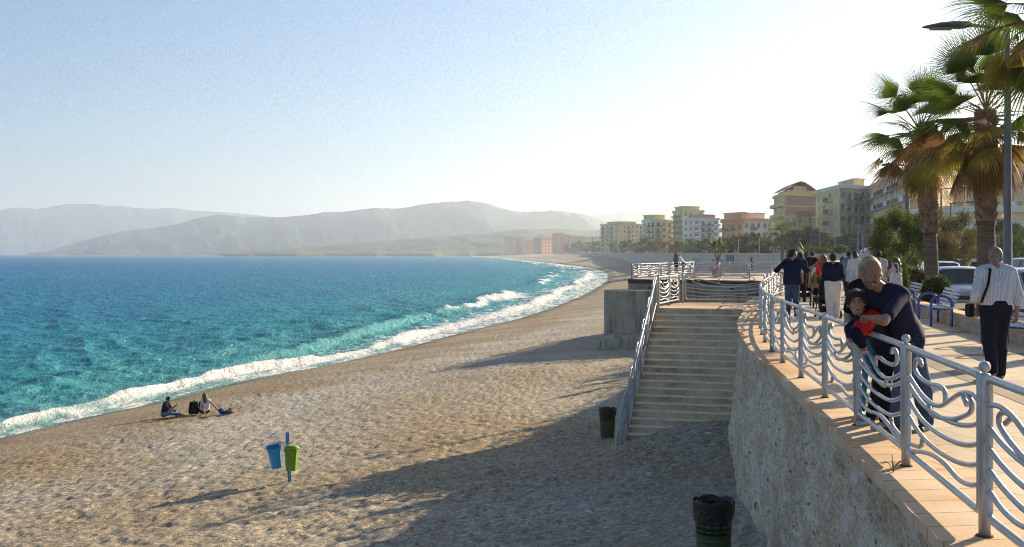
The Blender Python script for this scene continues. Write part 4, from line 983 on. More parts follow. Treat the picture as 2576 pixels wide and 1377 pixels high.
def building(corner, left, right, ytop, floors, wall, trim, label, fl, fr, roof=None, cornice=None, fh=None, balc_m=None, extra=None, name='apartment_block', side_wall=None, pent=None):
    C_, L_, R_ = P2(*corner), P2(*left), P2(*right); top = EYE - (ytop - 637) * corner[1] / F; base = -.35
    t = empty(name, (C_.x, C_.y, base), label=label, cat='building')
    Lv, Rv = L_ - C_, R_ - C_; B_ = Lv + Rv; H = top - base
    mb = MB(); q = [Vector((0, 0, 0)), Rv, B_, Lv]
    mb.prism([(p.x, p.y) for p in q], 0, H); w_o = mb.build('wall', wall, t)
    cm = cornice or trim; mb = MB(); cen = B_ / 2
    def infl(d): return [(cen.x + (p - cen).x * (1 + d / max(3, (p - cen).length)), cen.y + (p - cen).y * (1 + d / max(3, (p - cen).length))) for p in q]
    mb.prism(infl(.8), H + .003, H + .35); mb.prism(infl(.55), H + .353, H + (1.0 if roof != 'flat' else .5)); mb.build('roof', cm, t)
    if pent:
        for (f0, f1, g0, g1, hh, pm) in pent:
            mb = MB(); pts = [Rv * a + Lv * b_ for a, b_ in ((f0, g0), (f1, g0), (f1, g1), (f0, g1))]; mb.prism([(p.x, p.y) for p in pts], H + .36, H + .36 + hh)
            ce = sum(pts, Vector()) / 4; mb2 = [(ce.x + (p - ce).x * 1.12, ce.y + (p - ce).y * 1.12) for p in pts]; mb.cur = 1; mb.prism(mb2, H + .363 + hh, H + .6 + hh)
            mb.build('penthouse', [pm, cm], t)
    if side_wall:   # a differently coloured skin on the right-hand face
        nrm = Vector((Rv.y, -Rv.x, 0)).normalized(); mb = MB()
        for k in range(floors):
            z0, z1 = H * k / floors + .25, H * (k + 1) / floors - .12
            a, b_ = Rv * .02 + nrm * .05, Rv * .98 + nrm * .05; mb.quad((a.x, a.y, z0), (b_.x, b_.y, z0), (b_.x, b_.y, z1), (a.x, a.y, z1))
        mb.build('cladding', side_wall, t)
    fhh = H / floors
    for (vec, org, spec, flip) in ((Lv, L_ - C_, fl, 1), (Rv, Vector((0, 0, 0)), fr, 0)):
        if not spec: continue
        ln = vec.length; dirv = (-vec if flip else vec).normalized(); ang = math.atan2(dirv.y, dirv.x); bays = len(spec); bw = ln / bays
        for k in range(floors):
            for i, ch in enumerate(spec):
                if ch == '.': continue
                p = org + dirv * (bw * (i + .5)); z = k * fhh
                wide = min(bw * .62, 2.0) if ch != 'w' else min(bw * .5, 1.5); hh = fhh * (.5 if ch in 'wo' else .72); zz = z + (fhh * .52 if ch in 'wo' else fhh * .40)
                if ch == 'o': wide = min(bw * .35, .8)
                if k == 0 and ch in 'bBs': zz = z + fhh * .4
                fme, pme = window_mesh(wide, hh, trim, (i + k * 3) % 4 == 1)
                o = bpy.data.objects.new('window', fme); COL.objects.link(o); o.parent = t; o.location = (p.x, p.y, zz); o.rotation_euler = (0, 0, ang)
                if corner[1] < 360:
                    o2 = bpy.data.objects.new('pane', pme); COL.objects.link(o2); o2.parent = o
                else:
                    key = ('c', fme.name)
                    if key not in _wm:
                        bm = bmesh.new(); bm.from_mesh(fme); nb_ = len(bm.faces); bm.from_mesh(pme); bm.faces.ensure_lookup_table()
                        for f_ in bm.faces[nb_:]: f_.material_index = 1 + f_.material_index
                        cmb = bpy.data.meshes.new('window'); bm.to_mesh(cmb); bm.free(); [cmb.materials.append(x) for x in (trim, GLASS, SHUT)]; _wm[key] = cmb
                    o.data = _wm[key]
                hsh = (i * 7 + k * 13 + int(corner[0])) % 10
                if corner[1] < 620 and k > 0 and ch in 'bBw' and hsh in (1, 4, 7):
                    nmq = 'awning' if hsh != 4 else 'air_conditioner'; kq = (nmq, hsh)
                    if kq not in _wm:
                        mb = MB()
                        if nmq == 'awning': mb.add([(-1.1, -.05, .9), (1.1, -.05, .9), (1.1, -1.15, .25), (-1.1, -1.15, .25), (-1.1, -.05, .82), (1.1, -.05, .82), (1.1, -1.15, .17), (-1.1, -1.15, .17)], [(0, 3, 2, 1), (4, 5, 6, 7), (3, 7, 6, 2), (0, 4, 7, 3), (1, 2, 6, 5)])
                        else: mb.box((1.15, -.2, -.3), (.8, .35, .55), bev=.04)
                        meq = mb.mesh(nmq); meq.materials.append({1: AWN1, 7: AWN2, 4: WHITE}[hsh]); _wm[kq] = meq
                    oq = bpy.data.objects.new(nmq, _wm[kq]); COL.objects.link(oq); oq.parent = t; oq.location = (p.x, p.y, z + fhh * .55); oq.rotation_euler = (0, 0, ang)
                if k > 0 and ch in 'bBs':
                    st_ = {'b': 'rail', 'B': 'board', 's': 'solid'}[ch]
                    o = bpy.data.objects.new('balcony', balcony_mesh(bw * (.86 if ch != 's' else .995), 1.3, st_, balc_m or wall)); COL.objects.link(o); o.parent = t; o.location = (p.x, p.y, z + .02); o.rotation_euler = (0, 0, ang)
    if extra: extra(t, H, Lv, Rv)
    return t
def wm(name, c, c2=None): return mat(name, c, .9, col2=c2 or tuple(x * .82 for x in c), vscale=.12, bump=0, detail=6)
W_ = {k: wm('plaster_' + k, tuple(min(.82, x * f_ * g_ + .13) for x, g_ in zip(c, (1.1, .82, .62)))) for f_ in (1.6,) for k, c in dict(ochre=(.60, .40, .20), sand=(.50, .41, .29), beige=(.52, .42, .31), grey=(.48, .41, .33), yellow=(.62, .52, .22), vivid=(.70, .42, .05), blue=(.36, .46, .52), orange=(.52, .24, .10), pink=(.50, .26, .22), rust=(.30, .15, .10), brown=(.16, .11, .07), olive=(.40, .38, .16), cream=(.62, .53, .38), green=(.38, .43, .27), white=(.62, .60, .56), redb=(.34, .15, .12), slate=(.20, .20, .22), skyp=(.12, .34, .55)).items()}
def antennas(t, H, Lv, Rv):
    rr = random.Random(int(H * 100)); mb = MB()
    p = Lv * rr.uniform(.3, .6) + Rv * rr.uniform(.3, .6); mb.tube([(p.x, p.y, H), (p.x, p.y, H + 3.8)], .05, seg=5)
    for z in (3.0, 3.4, 3.7): mb.tube([(p.x - .8, p.y, H + z), (p.x + .8, p.y, H + z)], .03, seg=4)
    mb.lathe((p.x + 1.0, p.y, H + 2.6), [(.02, 0), (.45, .15), (.5, .3)], 10); mb.tube([(p.x + 1, p.y, H), (p.x + 1, p.y, H + 2.6)], .05, seg=5)
    mb.build('antenna', RAILD, t)
building((2300, 215), (2188, 290), (2396, 232), 420, 6, W_['grey'], W_['cream'], 'large grey apartment block with white balcony boards, partly behind the first palm', 'bBbBbB', 'b.w', cornice=W_['white'], extra=antennas)
building((2112, 285), (2052, 312), (2192, 292), 474, 6, W_['ochre'], W_['blue'], 'ochre apartment block with pale blue cornice and balconies, roof antennas', 'owbo', 'wBbbB', cornice=W_['blue'], pent=[(.6, .95, .2, .8, 2.6, W_['ochre'])], extra=antennas)
def arched(t, H, Lv, Rv):
    mb = MB(); N = 10
    for k in range(N):
        a0, a1 = k / N, (k + 1) / N; h0, h1 = [2.9 * (1 - abs(2 * a - 1) ** 1.35) + 1.6 for a in (a0, a1)]
        p = [Rv * a0, Rv * a1, Rv * a1 + Lv * 1.0, Rv * a0 + Lv * 1.0]
        mb.add([(p[0].x, p[0].y, H + h0), (p[1].x, p[1].y, H + h1), (p[2].x, p[2].y, H + h1), (p[3].x, p[3].y, H + h0), (p[0].x, p[0].y, H + h0 + .25), (p[1].x, p[1].y, H + h1 + .25), (p[2].x, p[2].y, H + h1 + .25), (p[3].x, p[3].y, H + h0 + .25)], [(3, 2, 1, 0), (4, 5, 6, 7), (0, 1, 5, 4), (2, 3, 7, 6)])
    mb.build('arched_roof', W_['rust'], t)
    mb = MB(); pts = [Rv * .1 + Lv * .1, Rv * .97 + Lv * .1, Rv * .97 + Lv * .9, Rv * .1 + Lv * .9]; mb.prism([(p.x, p.y) for p in pts], H + .4, H + 1.9)
    pts = [Rv * .3 + Lv * .1, Rv * .7 + Lv * .1, Rv * .7 + Lv * .9, Rv * .3 + Lv * .9]; mb.prism([(p.x, p.y) for p in pts], H + 1.903, H + 3.2)
    mb.build('attic', W_['ochre'], t)
building((1974, 345), (1946, 368), (2057, 352), 492, 6, W_['olive'], W_['yellow'], 'brown fronted block with olive balconies and a low arched roof', 'ss', '.....', cornice=W_['olive'], balc_m=W_['olive'], side_wall=W_['brown'], extra=arched)
building((2005, 300), (1980, 306), (2043, 302), 541, 4, W_['vivid'], W_['white'], 'small bright yellow house below the brown fronted block', 'bb', 'w.w', cornice=W_['rust'], name='yellow_house')
building((1870, 400), (1816, 412), (1946, 408), 556, 4, W_['white'], W_['orange'], 'long orange and white block with terraces and red roof storey', 'bbsb', 'wbwwb', cornice=W_['orange'], balc_m=W_['orange'], pent=[(.0, .16, .1, .9, 2.6, W_['orange']), (.55, .85, .2, .8, 2.6, W_['white'])], extra=antennas)
building((1836, 395), (1817, 402), (1869, 398), 560, 4, W_['orange'], W_['rust'], 'orange rounded balcony wing of the orange and white block', 'sb', 'bw', cornice=W_['rust'], balc_m=W_['orange'])
building((1744, 520), (1720, 528), (1808, 528), 553, 6, W_['blue'], W_['skyp'], 'light blue seafront block with blue painted balconies', 'ww', 'sbbs', cornice=W_['blue'], balc_m=W_['white'], pent=[(.2, .9, .1, .8, 2.0, W_['rust'])], extra=antennas)
building((1718, 575), (1693, 592), (1770, 582), 533, 8, W_['yellow'], W_['ochre'], 'tall pale yellow tower block with stepped top storey', 'bb', 'wb.w', cornice=W_['ochre'], pent=[(.05, .85, .1, .9, 2.4, W_['ochre'])], extra=antennas)
building((1648, 590), (1616, 604), (1692, 597), 557, 6, W_['cream'], W_['rust'], 'cream block with brown panel strips and balconies', 'wbb', 'bwb', cornice=W_['white'], pent=[(.0, .7, .2, .9, 3.0, W_['ochre'])], extra=antennas)
building((1556, 880), (1511, 905), (1617, 892), 566, 7, W_['ochre'], W_['sand'], 'wide ochre block with rounded corner standing over the beach', 'bwbw', '.wbwwb', cornice=W_['pink'], pent=[(.2, .8, .1, .9, 2.2, W_['ochre'])])
building((1468, 1450), (1441, 1490), (1512, 1470), 596, 5, W_['green'], W_['white'], 'pale green block with rooftop antennas', 'ww', 'wwbww', cornice=W_['cream'], extra=antennas)
building((1400, 1700), (1389, 1740), (1442, 1720), 592, 5, W_['pink'], W_['white'], 'salmon pink block with stepped roof', 'w', 'wbwbw', cornice=W_['redb'], pent=[(.0, .5, .1, .9, 2.5, W_['pink'])])
building((1362, 1750), (1341, 1790), (1390, 1770), 599, 5, W_['pink'], W_['redb'], 'dull pink block with narrow pale end wall', 'w', 'wwww', cornice=W_['redb'])
building((1290, 2250), (1269, 2290), (1322, 2270), 597, 5, W_['rust'], W_['cream'], 'red-brown block farthest along the bay', 'ww', 'wwww', cornice=W_['ochre'])
building((1312, 2100), (1295, 2130), (1340, 2115), 608, 4, W_['redb'], W_['cream'], 'lower brick coloured block in front of the farthest one', 'w', 'www', cornice=W_['rust'])
building((2394, 262), (2380, 275), (2436, 266), 452, 6, W_['orange'], W_['sand'], 'orange brown block between the two palm trunks', 'b', 'bw', cornice=W_['sand'])
building((2436, 205), (2428, 220), (2720, 215), 425, 5, W_['beige'], W_['cream'], 'beige block with white balcony boards behind the street lamp', 'w', 'BwBwBwB', cornice=W_['white'], pent=[(.1, .5, .1, .9, 1.6, W_['sand'])])
GLOW_PANE = bpy.data.materials.new('painted_glow_glass'); GLOW_PANE.use_nodes = True; b_ = GLOW_PANE.node_tree.nodes["Principled BSDF"]; b_.inputs["Base Color"].default_value = (.7, .4, .1, 1); b_.inputs["Roughness"].default_value = .1; b_.inputs["Emission Color"].default_value = (1, .52, .14, 1); b_.inputs["Emission Strength"].default_value = .55  # warm light in the panes is put into orange base colour and mild emission
t = empty('low_pavilion', (P2(2384, 150).x, 150, -.3), label='low modern building with grey bands and windows given an orange glow beyond the car park', cat='building')
X0, X1 = P2(2384, 150).x, P2(2760, 150).x; wd = X1 - X0
mb = MB(); mb.prism([(0, 2), (6, -1.5), (wd, -2), (wd, 18), (0, 18)], 0, 7.4); mb.build('wall', W_['beige'], t)
for z in (3.1, 5.2, 7.41):
    mb = MB(); mb.prism([(-.4, 1.7), (5.8, -2.1), (wd, -2.6), (wd, 18.5), (-.4, 18.5)], z, z + .9); mb.build('band', W_['white'], t)
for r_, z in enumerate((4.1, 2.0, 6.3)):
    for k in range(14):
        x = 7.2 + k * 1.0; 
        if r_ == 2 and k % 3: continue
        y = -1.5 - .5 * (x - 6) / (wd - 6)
        mb = MB(); mb.cur = 0; mb.box((x, y - .05, z + .5), (.9, .06, .9)); mb.cur = 1; mb.box((x, y - .06, z + 1.0), (.96, .14, .07)); mb.box((x + .47, y - .06, z + .5), (.07, .12, .93)); mb.build('window', [GLOW_PANE if (k * 7 + r_ * 3) % 5 else GLASS, RAILD], t)
# blue awning and white kiosk by the car park
t = empty('kiosk', (P2(2405, 110).x, 110, -.3), label='white kiosk with a blue awning past the parked cars', cat='kiosk')
mb = MB(); mb.box((0, 0, 1.6), (3.2, 3, 3.2)); mb.build('wall', W_['white'], t)
mb = MB(); mb.add([(-1.0, -1.6, 2.3), (4.5, -1.6, 3.0), (4.5, -4, 2.3), (-1.5, -4, .9), (-1.0, -1.6, 2.36), (4.5, -1.6, 3.06), (4.5, -4, 2.36), (-1.5, -4, .96)], [(0, 1, 2, 3), (7, 6, 5, 4), (3, 2, 6, 7), (0, 3, 7, 4), (1, 2, 6, 5)]); mb.build('awning', mat('blue_awning', (.03, .20, .45), .7), t)
mb = MB(); [mb.tube([(x, -3.9, 0), (x, -3.9, 2.3)], .05, seg=6) for x in (4.4,)]; mb.build('pole', WHITE, t)
# ================================================================ PEOPLE
class SDF:
    """smooth union of tapered capsules and ellipsoids on a grid, meshed with surface nets"""
    def __init__(s): s.p = []
    def cap(s, a, b, ra, rb=None, k=.03, op='u', flat=None):
        s.p.append(('c', np.array(a, float), np.array(b, float), ra, ra if rb is None else rb, k, op)); return s
    def ell(s, c, r, M=None, k=.03, op='u'):
        s.p.append(('e', np.array(c, float), np.array(r, float), None if M is None else np.array(M, float), k, op)); return s
    def plane(s, p, nrm):       # keeps the side the normal points to
        s.p.append(('p', np.array(p, float), np.array(nrm, float) / np.linalg.norm(nrm))); return s
    def grow(s, d):
        o = SDF()
        for q in s.p:
            if q[0] == 'c': o.p.append(('c', q[1], q[2], q[3] + d, q[4] + d, q[5], q[6]))
            elif q[0] == 'e': o.p.append(('e', q[1], q[2] + d, q[3], q[4], q[5]))
            else: o.p.append(q)
        return o
    def mesh(s, vox):
        lo = np.full(3, 1e9); hi = -lo
        for q in s.p:
            if q[0] == 'c' and q[6] == 'u': r = max(q[3], q[4]); lo = np.minimum(lo, np.minimum(q[1], q[2]) - r); hi = np.maximum(hi, np.maximum(q[1], q[2]) + r)
            if q[0] == 'e' and q[5] == 'u': r = q[2].max(); lo = np.minimum(lo, q[1] - r); hi = np.maximum(hi, q[1] + r)
        lo -= vox * 3; hi += vox * 3; N = np.ceil((hi - lo) / vox).astype(int) + 1
        ax = [lo[i] + vox * np.arange(N[i]) for i in range(3)]; D = np.full(tuple(N), .5, np.float32)
        for q in s.p:
            if q[0] == 'p':
                d = -((ax[0][:, None, None] - q[1][0]) * q[2][0] + (ax[1][None, :, None] - q[1][1]) * q[2][1] + (ax[2][None, None, :] - q[1][2]) * q[2][2]); D = np.maximum(D, d.astype(np.float32)); continue
            k = q[5] if q[0] == 'c' else q[4]; op = q[6] if q[0] == 'c' else q[5]
            if q[0] == 'c': r = max(q[3], q[4]); l_ = np.minimum(q[1], q[2]) - r; h_ = np.maximum(q[1], q[2]) + r
            else: r = q[2].max(); l_ = q[1] - r; h_ = q[1] + r
            mg = k + vox * 3; i0 = np.clip(((l_ - mg - lo) / vox).astype(int), 0, N); i1 = np.clip(((h_ + mg - lo) / vox).astype(int) + 2, 0, N)
            if (i1 <= i0).any(): continue
            sl = tuple(slice(a, b) for a, b in zip(i0, i1)); x = ax[0][sl[0]][:, None, None]; y = ax[1][sl[1]][None, :, None]; z = ax[2][sl[2]][None, None, :]
            if q[0] == 'c':
                a, b = q[1], q[2]; ab = b - a; L2 = max(1e-12, ab @ ab)
                t = np.clip(((x - a[0]) * ab[0] + (y - a[1]) * ab[1] + (z - a[2]) * ab[2]) / L2, 0, 1)
                d = np.sqrt((x - a[0] - t * ab[0]) ** 2 + (y - a[1] - t * ab[1]) ** 2 + (z - a[2] - t * ab[2]) ** 2) - (q[3] + (q[4] - q[3]) * t)
            else:
                dx, dy, dz = x - q[1][0], y - q[1][1], z - q[1][2]
                if q[3] is not None: M = q[3]; dx, dy, dz = (M[0, 0] * dx + M[1, 0] * dy + M[2, 0] * dz, M[0, 1] * dx + M[1, 1] * dy + M[2, 1] * dz, M[0, 2] * dx + M[1, 2] * dy + M[2, 2] * dz)
                rx, ry, rz = q[2]; k0 = np.sqrt((dx / rx) ** 2 + (dy / ry) ** 2 + (dz / rz) ** 2); k1 = np.sqrt((dx / rx ** 2) ** 2 + (dy / ry ** 2) ** 2 + (dz / rz ** 2) ** 2) + 1e-9; d = k0 * (k0 - 1) / k1
            d = d.astype(np.float32); A = D[sl]
            if op == 'u': h = np.maximum(k - np.abs(A - d), 0) / max(k, 1e-6); D[sl] = np.minimum(A, d) - h * h * k * .25
            else: h = np.maximum(k - np.abs(A + d), 0) / max(k, 1e-6); D[sl] = np.maximum(A, -d) + h * h * k * .25
        return surface_nets(D, lo, vox)
def surface_nets(D, lo, vox):
    S_ = D < 0; c = S_[:-1, :-1, :-1].astype(np.int8); cnt = np.zeros_like(c)
    offs = [(i, j, k) for i in (0, 1) for j in (0, 1) for k in (0, 1)]; n = [s - 1 for s in D.shape]
    sub = lambda A, o: A[o[0]:o[0] + n[0], o[1]:o[1] + n[1], o[2]:o[2] + n[2]]
    for o in offs: cnt = cnt + sub(S_, o)
    act = (cnt > 0) & (cnt < 8); I = np.argwhere(act)
    if not len(I): return None
    idx = np.full(act.shape, -1, np.int64); idx[act] = np.arange(len(I)); P = np.zeros((len(I), 3)); W_n = np.zeros(len(I))
    for o in offs:
        for a in range(3):
            if o[a] == 1: continue
            o2 = list(o); o2[a] = 1; d0 = D[I[:, 0] + o[0], I[:, 1] + o[1], I[:, 2] + o[2]]; d1 = D[I[:, 0] + o2[0], I[:, 1] + o2[1], I[:, 2] + o2[2]]
            m_ = (d0 < 0) != (d1 < 0); t = np.where(m_, d0 / np.where(m_, d0 - d1, 1), 0); q = np.array(o, float)[None].repeat(len(I), 0); q[:, a] = t
            P += np.where(m_[:, None], q, 0); W_n += m_
    P = (P / W_n[:, None] + I) * vox + lo; F_ = []
    for a in range(3):
        b, c_ = (a + 1) % 3, (a + 2) % 3; sl0 = [slice(1, -1)] * 3; sl1 = [slice(1, -1)] * 3
        sl0[a] = slice(0, -1); sl1[a] = slice(1, None); s0, s1 = S_[tuple(sl0)], S_[tuple(sl1)]; E = np.argwhere(s0 != s1)
        if not len(E): continue
        base = E.copy(); base[:, b] += 1; base[:, c_] += 1; fl = s0[E[:, 0], E[:, 1], E[:, 2]]; q = []
        for (ob, oc) in ((-1, -1), (0, -1), (0, 0), (-1, 0)):
            v = base.copy(); v[:, b] += ob; v[:, c_] += oc; q.append(idx[v[:, 0], v[:, 1], v[:, 2]])
        q = np.stack(q, 1); q = np.where(fl[:, None], q, q[:, ::-1]); F_.append(q[(q >= 0).all(1)])
    return P, np.concatenate(F_)
def sdf_obj(name, s, vox, m, parent):
    r = s.mesh(vox)
    if r is None: return None
    o = link(name, mesh_np(name, r[0], r[1]), m, parent, smooth=True); return o

SKIN = mat('skin', (.46, .25, .165), .55, col2=(.38, .19, .12), vscale=9, spec=.35, bump=.0012, bscale=90)
SKIN2 = mat('tanned_skin', (.36, .19, .12), .55, col2=(.30, .14, .085), vscale=9, spec=.35, bump=.0012, bscale=90)
def cloth(name, c, c2=None, rough=.85, b=.008, s_=9): return mat(name, tuple(x * (.6 if max(c) < .12 else 1) for x in c), rough, col2=tuple(x * (.6 if max(c) < .12 else 1) for x in (c2 or tuple(x * .68 for x in c))), vscale=5, bump=b, bscale=s_, spec=.12)
C_NAVY = cloth('navy_cloth', (.020, .026, .085)); C_NAVY2 = cloth('deep_navy_cloth', (.012, .018, .062)); C_JEAN = cloth('denim', (.07, .12, .22), (.03, .055, .11)); C_DJEAN = cloth('dark_denim', (.012, .018, .036)); C_LJEAN = cloth('light_denim', (.16, .25, .36), (.09, .14, .22))
C_WHITE = cloth('white_cloth', (.72, .70, .68), (.56, .54, .52)); C_RED = cloth('red_cloth', (.60, .018, .014), (.42, .01, .01)); C_BLACK = cloth('black_cloth', (.014, .013, .015)); C_PINK = cloth('pink_cloth', (.62, .36, .34)); C_TEAL = cloth('teal_cloth', (.02, .17, .26)); C_GREY = cloth('grey_cloth', (.25, .25, .26)); C_BLUE = cloth('blue_cloth', (.03, .07, .38))
C_TAN = cloth('tan_leather', (.34, .21, .11), rough=.6); H_DARK = mat('dark_hair', (.018, .010, .006), .75, col2=(.008, .006, .005), vscale=25, bump=.006, bscale=60); H_BROWN = mat('brown_hair', (.085, .038, .018), .5, col2=(.035, .016, .009), vscale=25, bump=.008, bscale=50)
H_RED = mat('auburn_hair', (.20, .065, .022), .5, col2=(.08, .028, .012), vscale=22, bump=.008, bscale=50); H_BLOND = mat('blond_hair', (.50, .33, .15), .5, col2=(.24, .14, .055), vscale=20, bump=.010, bscale=45); H_GREY = mat('grey_hair', (.22, .20, .18), .6, col2=(.10, .09, .08), vscale=30, bump=.005, bscale=60)
M_EYEW = mat('eye_white', (.42, .38, .35), .2, var=.03); M_IRIS = mat('iris', (.02, .012, .008), .15); M_LIP = mat('lip', (.34, .11, .09), .5); M_BROW = mat('eyebrow_hair', (.02, .014, .01), .8); M_TEETH = mat('teeth', (.75, .72, .66), .3, var=.02); M_STUB = mat('stubble', (.20, .135, .105), .8, col2=(.11, .08, .065), vscale=60, bump=.002, bscale=150)
M_SHOE = mat('dark_shoe', (.02, .018, .018), .5); M_SHOEW = mat('white_trainer', (.55, .56, .58), .6, col2=(.28, .33, .42), vscale=18); M_SOLE = mat('sole', (.6, .6, .58), .7)
def _stripe():
    m = bpy.data.materials.new('striped_shirt'); m.use_nodes = True; n_, l_ = nodes(m); b = n_["Principled BSDF"]; b.inputs["Roughness"].default_value = .8
    tc = n_.new("ShaderNodeTexCoord"); sx = n_.new("ShaderNodeSeparateXYZ"); l_.new(tc.outputs["Object"], sx.inputs[0])
    no = n_.new("ShaderNodeTexNoise"); no.inputs["Scale"].default_value = 4; l_.new(tc.outputs["Object"], no.inputs["Vector"])
    a = n_.new("ShaderNodeMath"); a.operation = 'MULTIPLY_ADD'; l_.new(no.outputs["Fac"], a.inputs[0]); a.inputs[1].default_value = .02; l_.new(sx.outputs["X"], a.inputs[2])
    s_ = n_.new("ShaderNodeMath"); s_.operation = 'MULTIPLY'; s_.inputs[1].default_value = 2 * math.pi / .017; l_.new(a.outputs[0], s_.inputs[0]); c_ = n_.new("ShaderNodeMath"); c_.operation = 'SINE'; l_.new(s_.outputs[0], c_.inputs[0])
    r = n_.new("ShaderNodeValToRGB"); l_.new(c_.outputs[0], r.inputs[0]); r.color_ramp.elements[0].position = .12; r.color_ramp.elements[0].color = (.62, .63, .66, 1); r.color_ramp.elements[1].position = .7; r.color_ramp.elements[1].color = (.22, .28, .40, 1); l_.new(r.outputs[0], b.inputs["Base Color"])
    nb = n_.new("ShaderNodeTexNoise"); nb.inputs["Scale"].default_value = 7; nb.inputs["Detail"].default_value = 5; l_.new(tc.outputs["Object"], nb.inputs["Vector"]); bp = n_.new("ShaderNodeBump"); bp.inputs["Distance"].default_value = .02; l_.new(nb.outputs["Fac"], bp.inputs["Height"]); l_.new(bp.outputs[0], b.inputs["Normal"]); return m
C_STRIPE = _stripe()

def lerp(a, b, t): return a + (b - a) * t
def unit(v): v = np.asarray(v, float); return v / (np.linalg.norm(v) + 1e-9)
def stand(H=1.75, fem=False, arms='down', lean=0.0, stride=0.0, wide=1.0):
    s_ = H / 1.75; J = dict(pel=(0, 0, .96), che=(0, .01, 1.26), nek=(0, -.01, 1.47), hed=(0, .015, 1.625))
    sw_ = (.165 if fem else .19) * wide
    for k, sg in (('L', -1), ('R', 1)):
        J['sh' + k] = (sg * sw_, -.01, 1.41); J['hi' + k] = (sg * .09, 0, .93); J['kn' + k] = (sg * .10, .03 + sg * stride * .12, .50 + abs(stride) * .0); J['an' + k] = (sg * .105, -.02 + sg * stride * .22, .085 + (.05 if sg * stride < 0 else 0))
        if arms == 'down': J['el' + k] = (sg * (sw_ + .06), -.03, 1.12); J['wr' + k] = (sg * (sw_ + .07), .05, .88)
        elif arms == 'push': J['el' + k] = (sg * (sw_ + .05), -.06, 1.14); J['wr' + k] = (sg * .17, .22, 1.05)
    J = {k: np.array(v, float) * s_ for k, v in J.items()}
    if lean:
        for k in ('che', 'nek', 'hed', 'shL', 'shR', 'elL', 'elR', 'wrL', 'wrR'): J[k][1] += lean * (J[k][2] - J['pel'][2])
    return J
def headM(yaw=0., pitch=0., roll=0.):
    M = Matrix.Rotation(R(yaw), 3, 'Z') @ Matrix.Rotation(R(pitch), 3, 'X') @ Matrix.Rotation(R(roll), 3, 'Y'); return np.array([[M[i][j] for j in range(3)] for i in range(3)])
def hand(s, w, d, palm, sgn, curl, sc_=1.0, k=.006):
    """palm and five fingers: w wrist, d direction of the hand, palm = normal out of the palm, sgn +1 puts the thumb on cross(d, palm)"""
    d = unit(d); palm = unit(palm - d * (d @ palm)); side = unit(np.cross(d, palm)) * sgn; L = .088 * sc_
    kn = w + d * L
    for q in (-1.0, -.33, .33, 1.0): s.cap(w + d * .012 + side * q * .016 * sc_, kn + side * q * .030 * sc_, .017 * sc_, .0125 * sc_, k=.012)
    for q, ln, cu in ((1.0, .075, 1.0), (.34, .084, 1.08), (-.34, .078, 1.15), (-1.0, .062, 1.25)):
        p = kn + side * q * .029 * sc_; dd = unit(d + side * q * .08); a = curl * cu * .5
        for j, (f, r0, r1) in enumerate(((.44, .0098, .009), (.31, .009, .0082), (.25, .0082, .007))):
            dd = unit(dd * math.cos(a) + palm * math.sin(a)); e = p + dd * ln * f * sc_; s.cap(p, e, r0 * sc_, r1 * sc_, k=k * .5); p = e; a = curl * cu * .75
    p = w + d * .028 * sc_ + side * .026 * sc_; dd = unit(side * .75 + d * .65 + palm * .35 * (1 + curl * .5)); e = p + dd * .036 * sc_; s.cap(p, e, .0135 * sc_, .011 * sc_, k=.008)
    dd = unit(dd * .6 + d * .7 + palm * .25); s.cap(e, e + dd * .032 * sc_, .0108 * sc_, .0085 * sc_, k=k)
def arm_hand(s, J, k, curl, sc_, palm=None, hd=None):
    d = unit(J['wr' + k] - J['el' + k]) if hd is None else unit(hd); sg = -1 if k == 'L' else 1
    pl = np.array([-sg * 1.0, .0, 0.]) if palm is None else np.asarray(palm, float)
    if abs(unit(pl) @ d) > .9: pl = np.array([0, 1., 0])
    hand(s, J['wr' + k], d, pl, sg, curl, sc_)
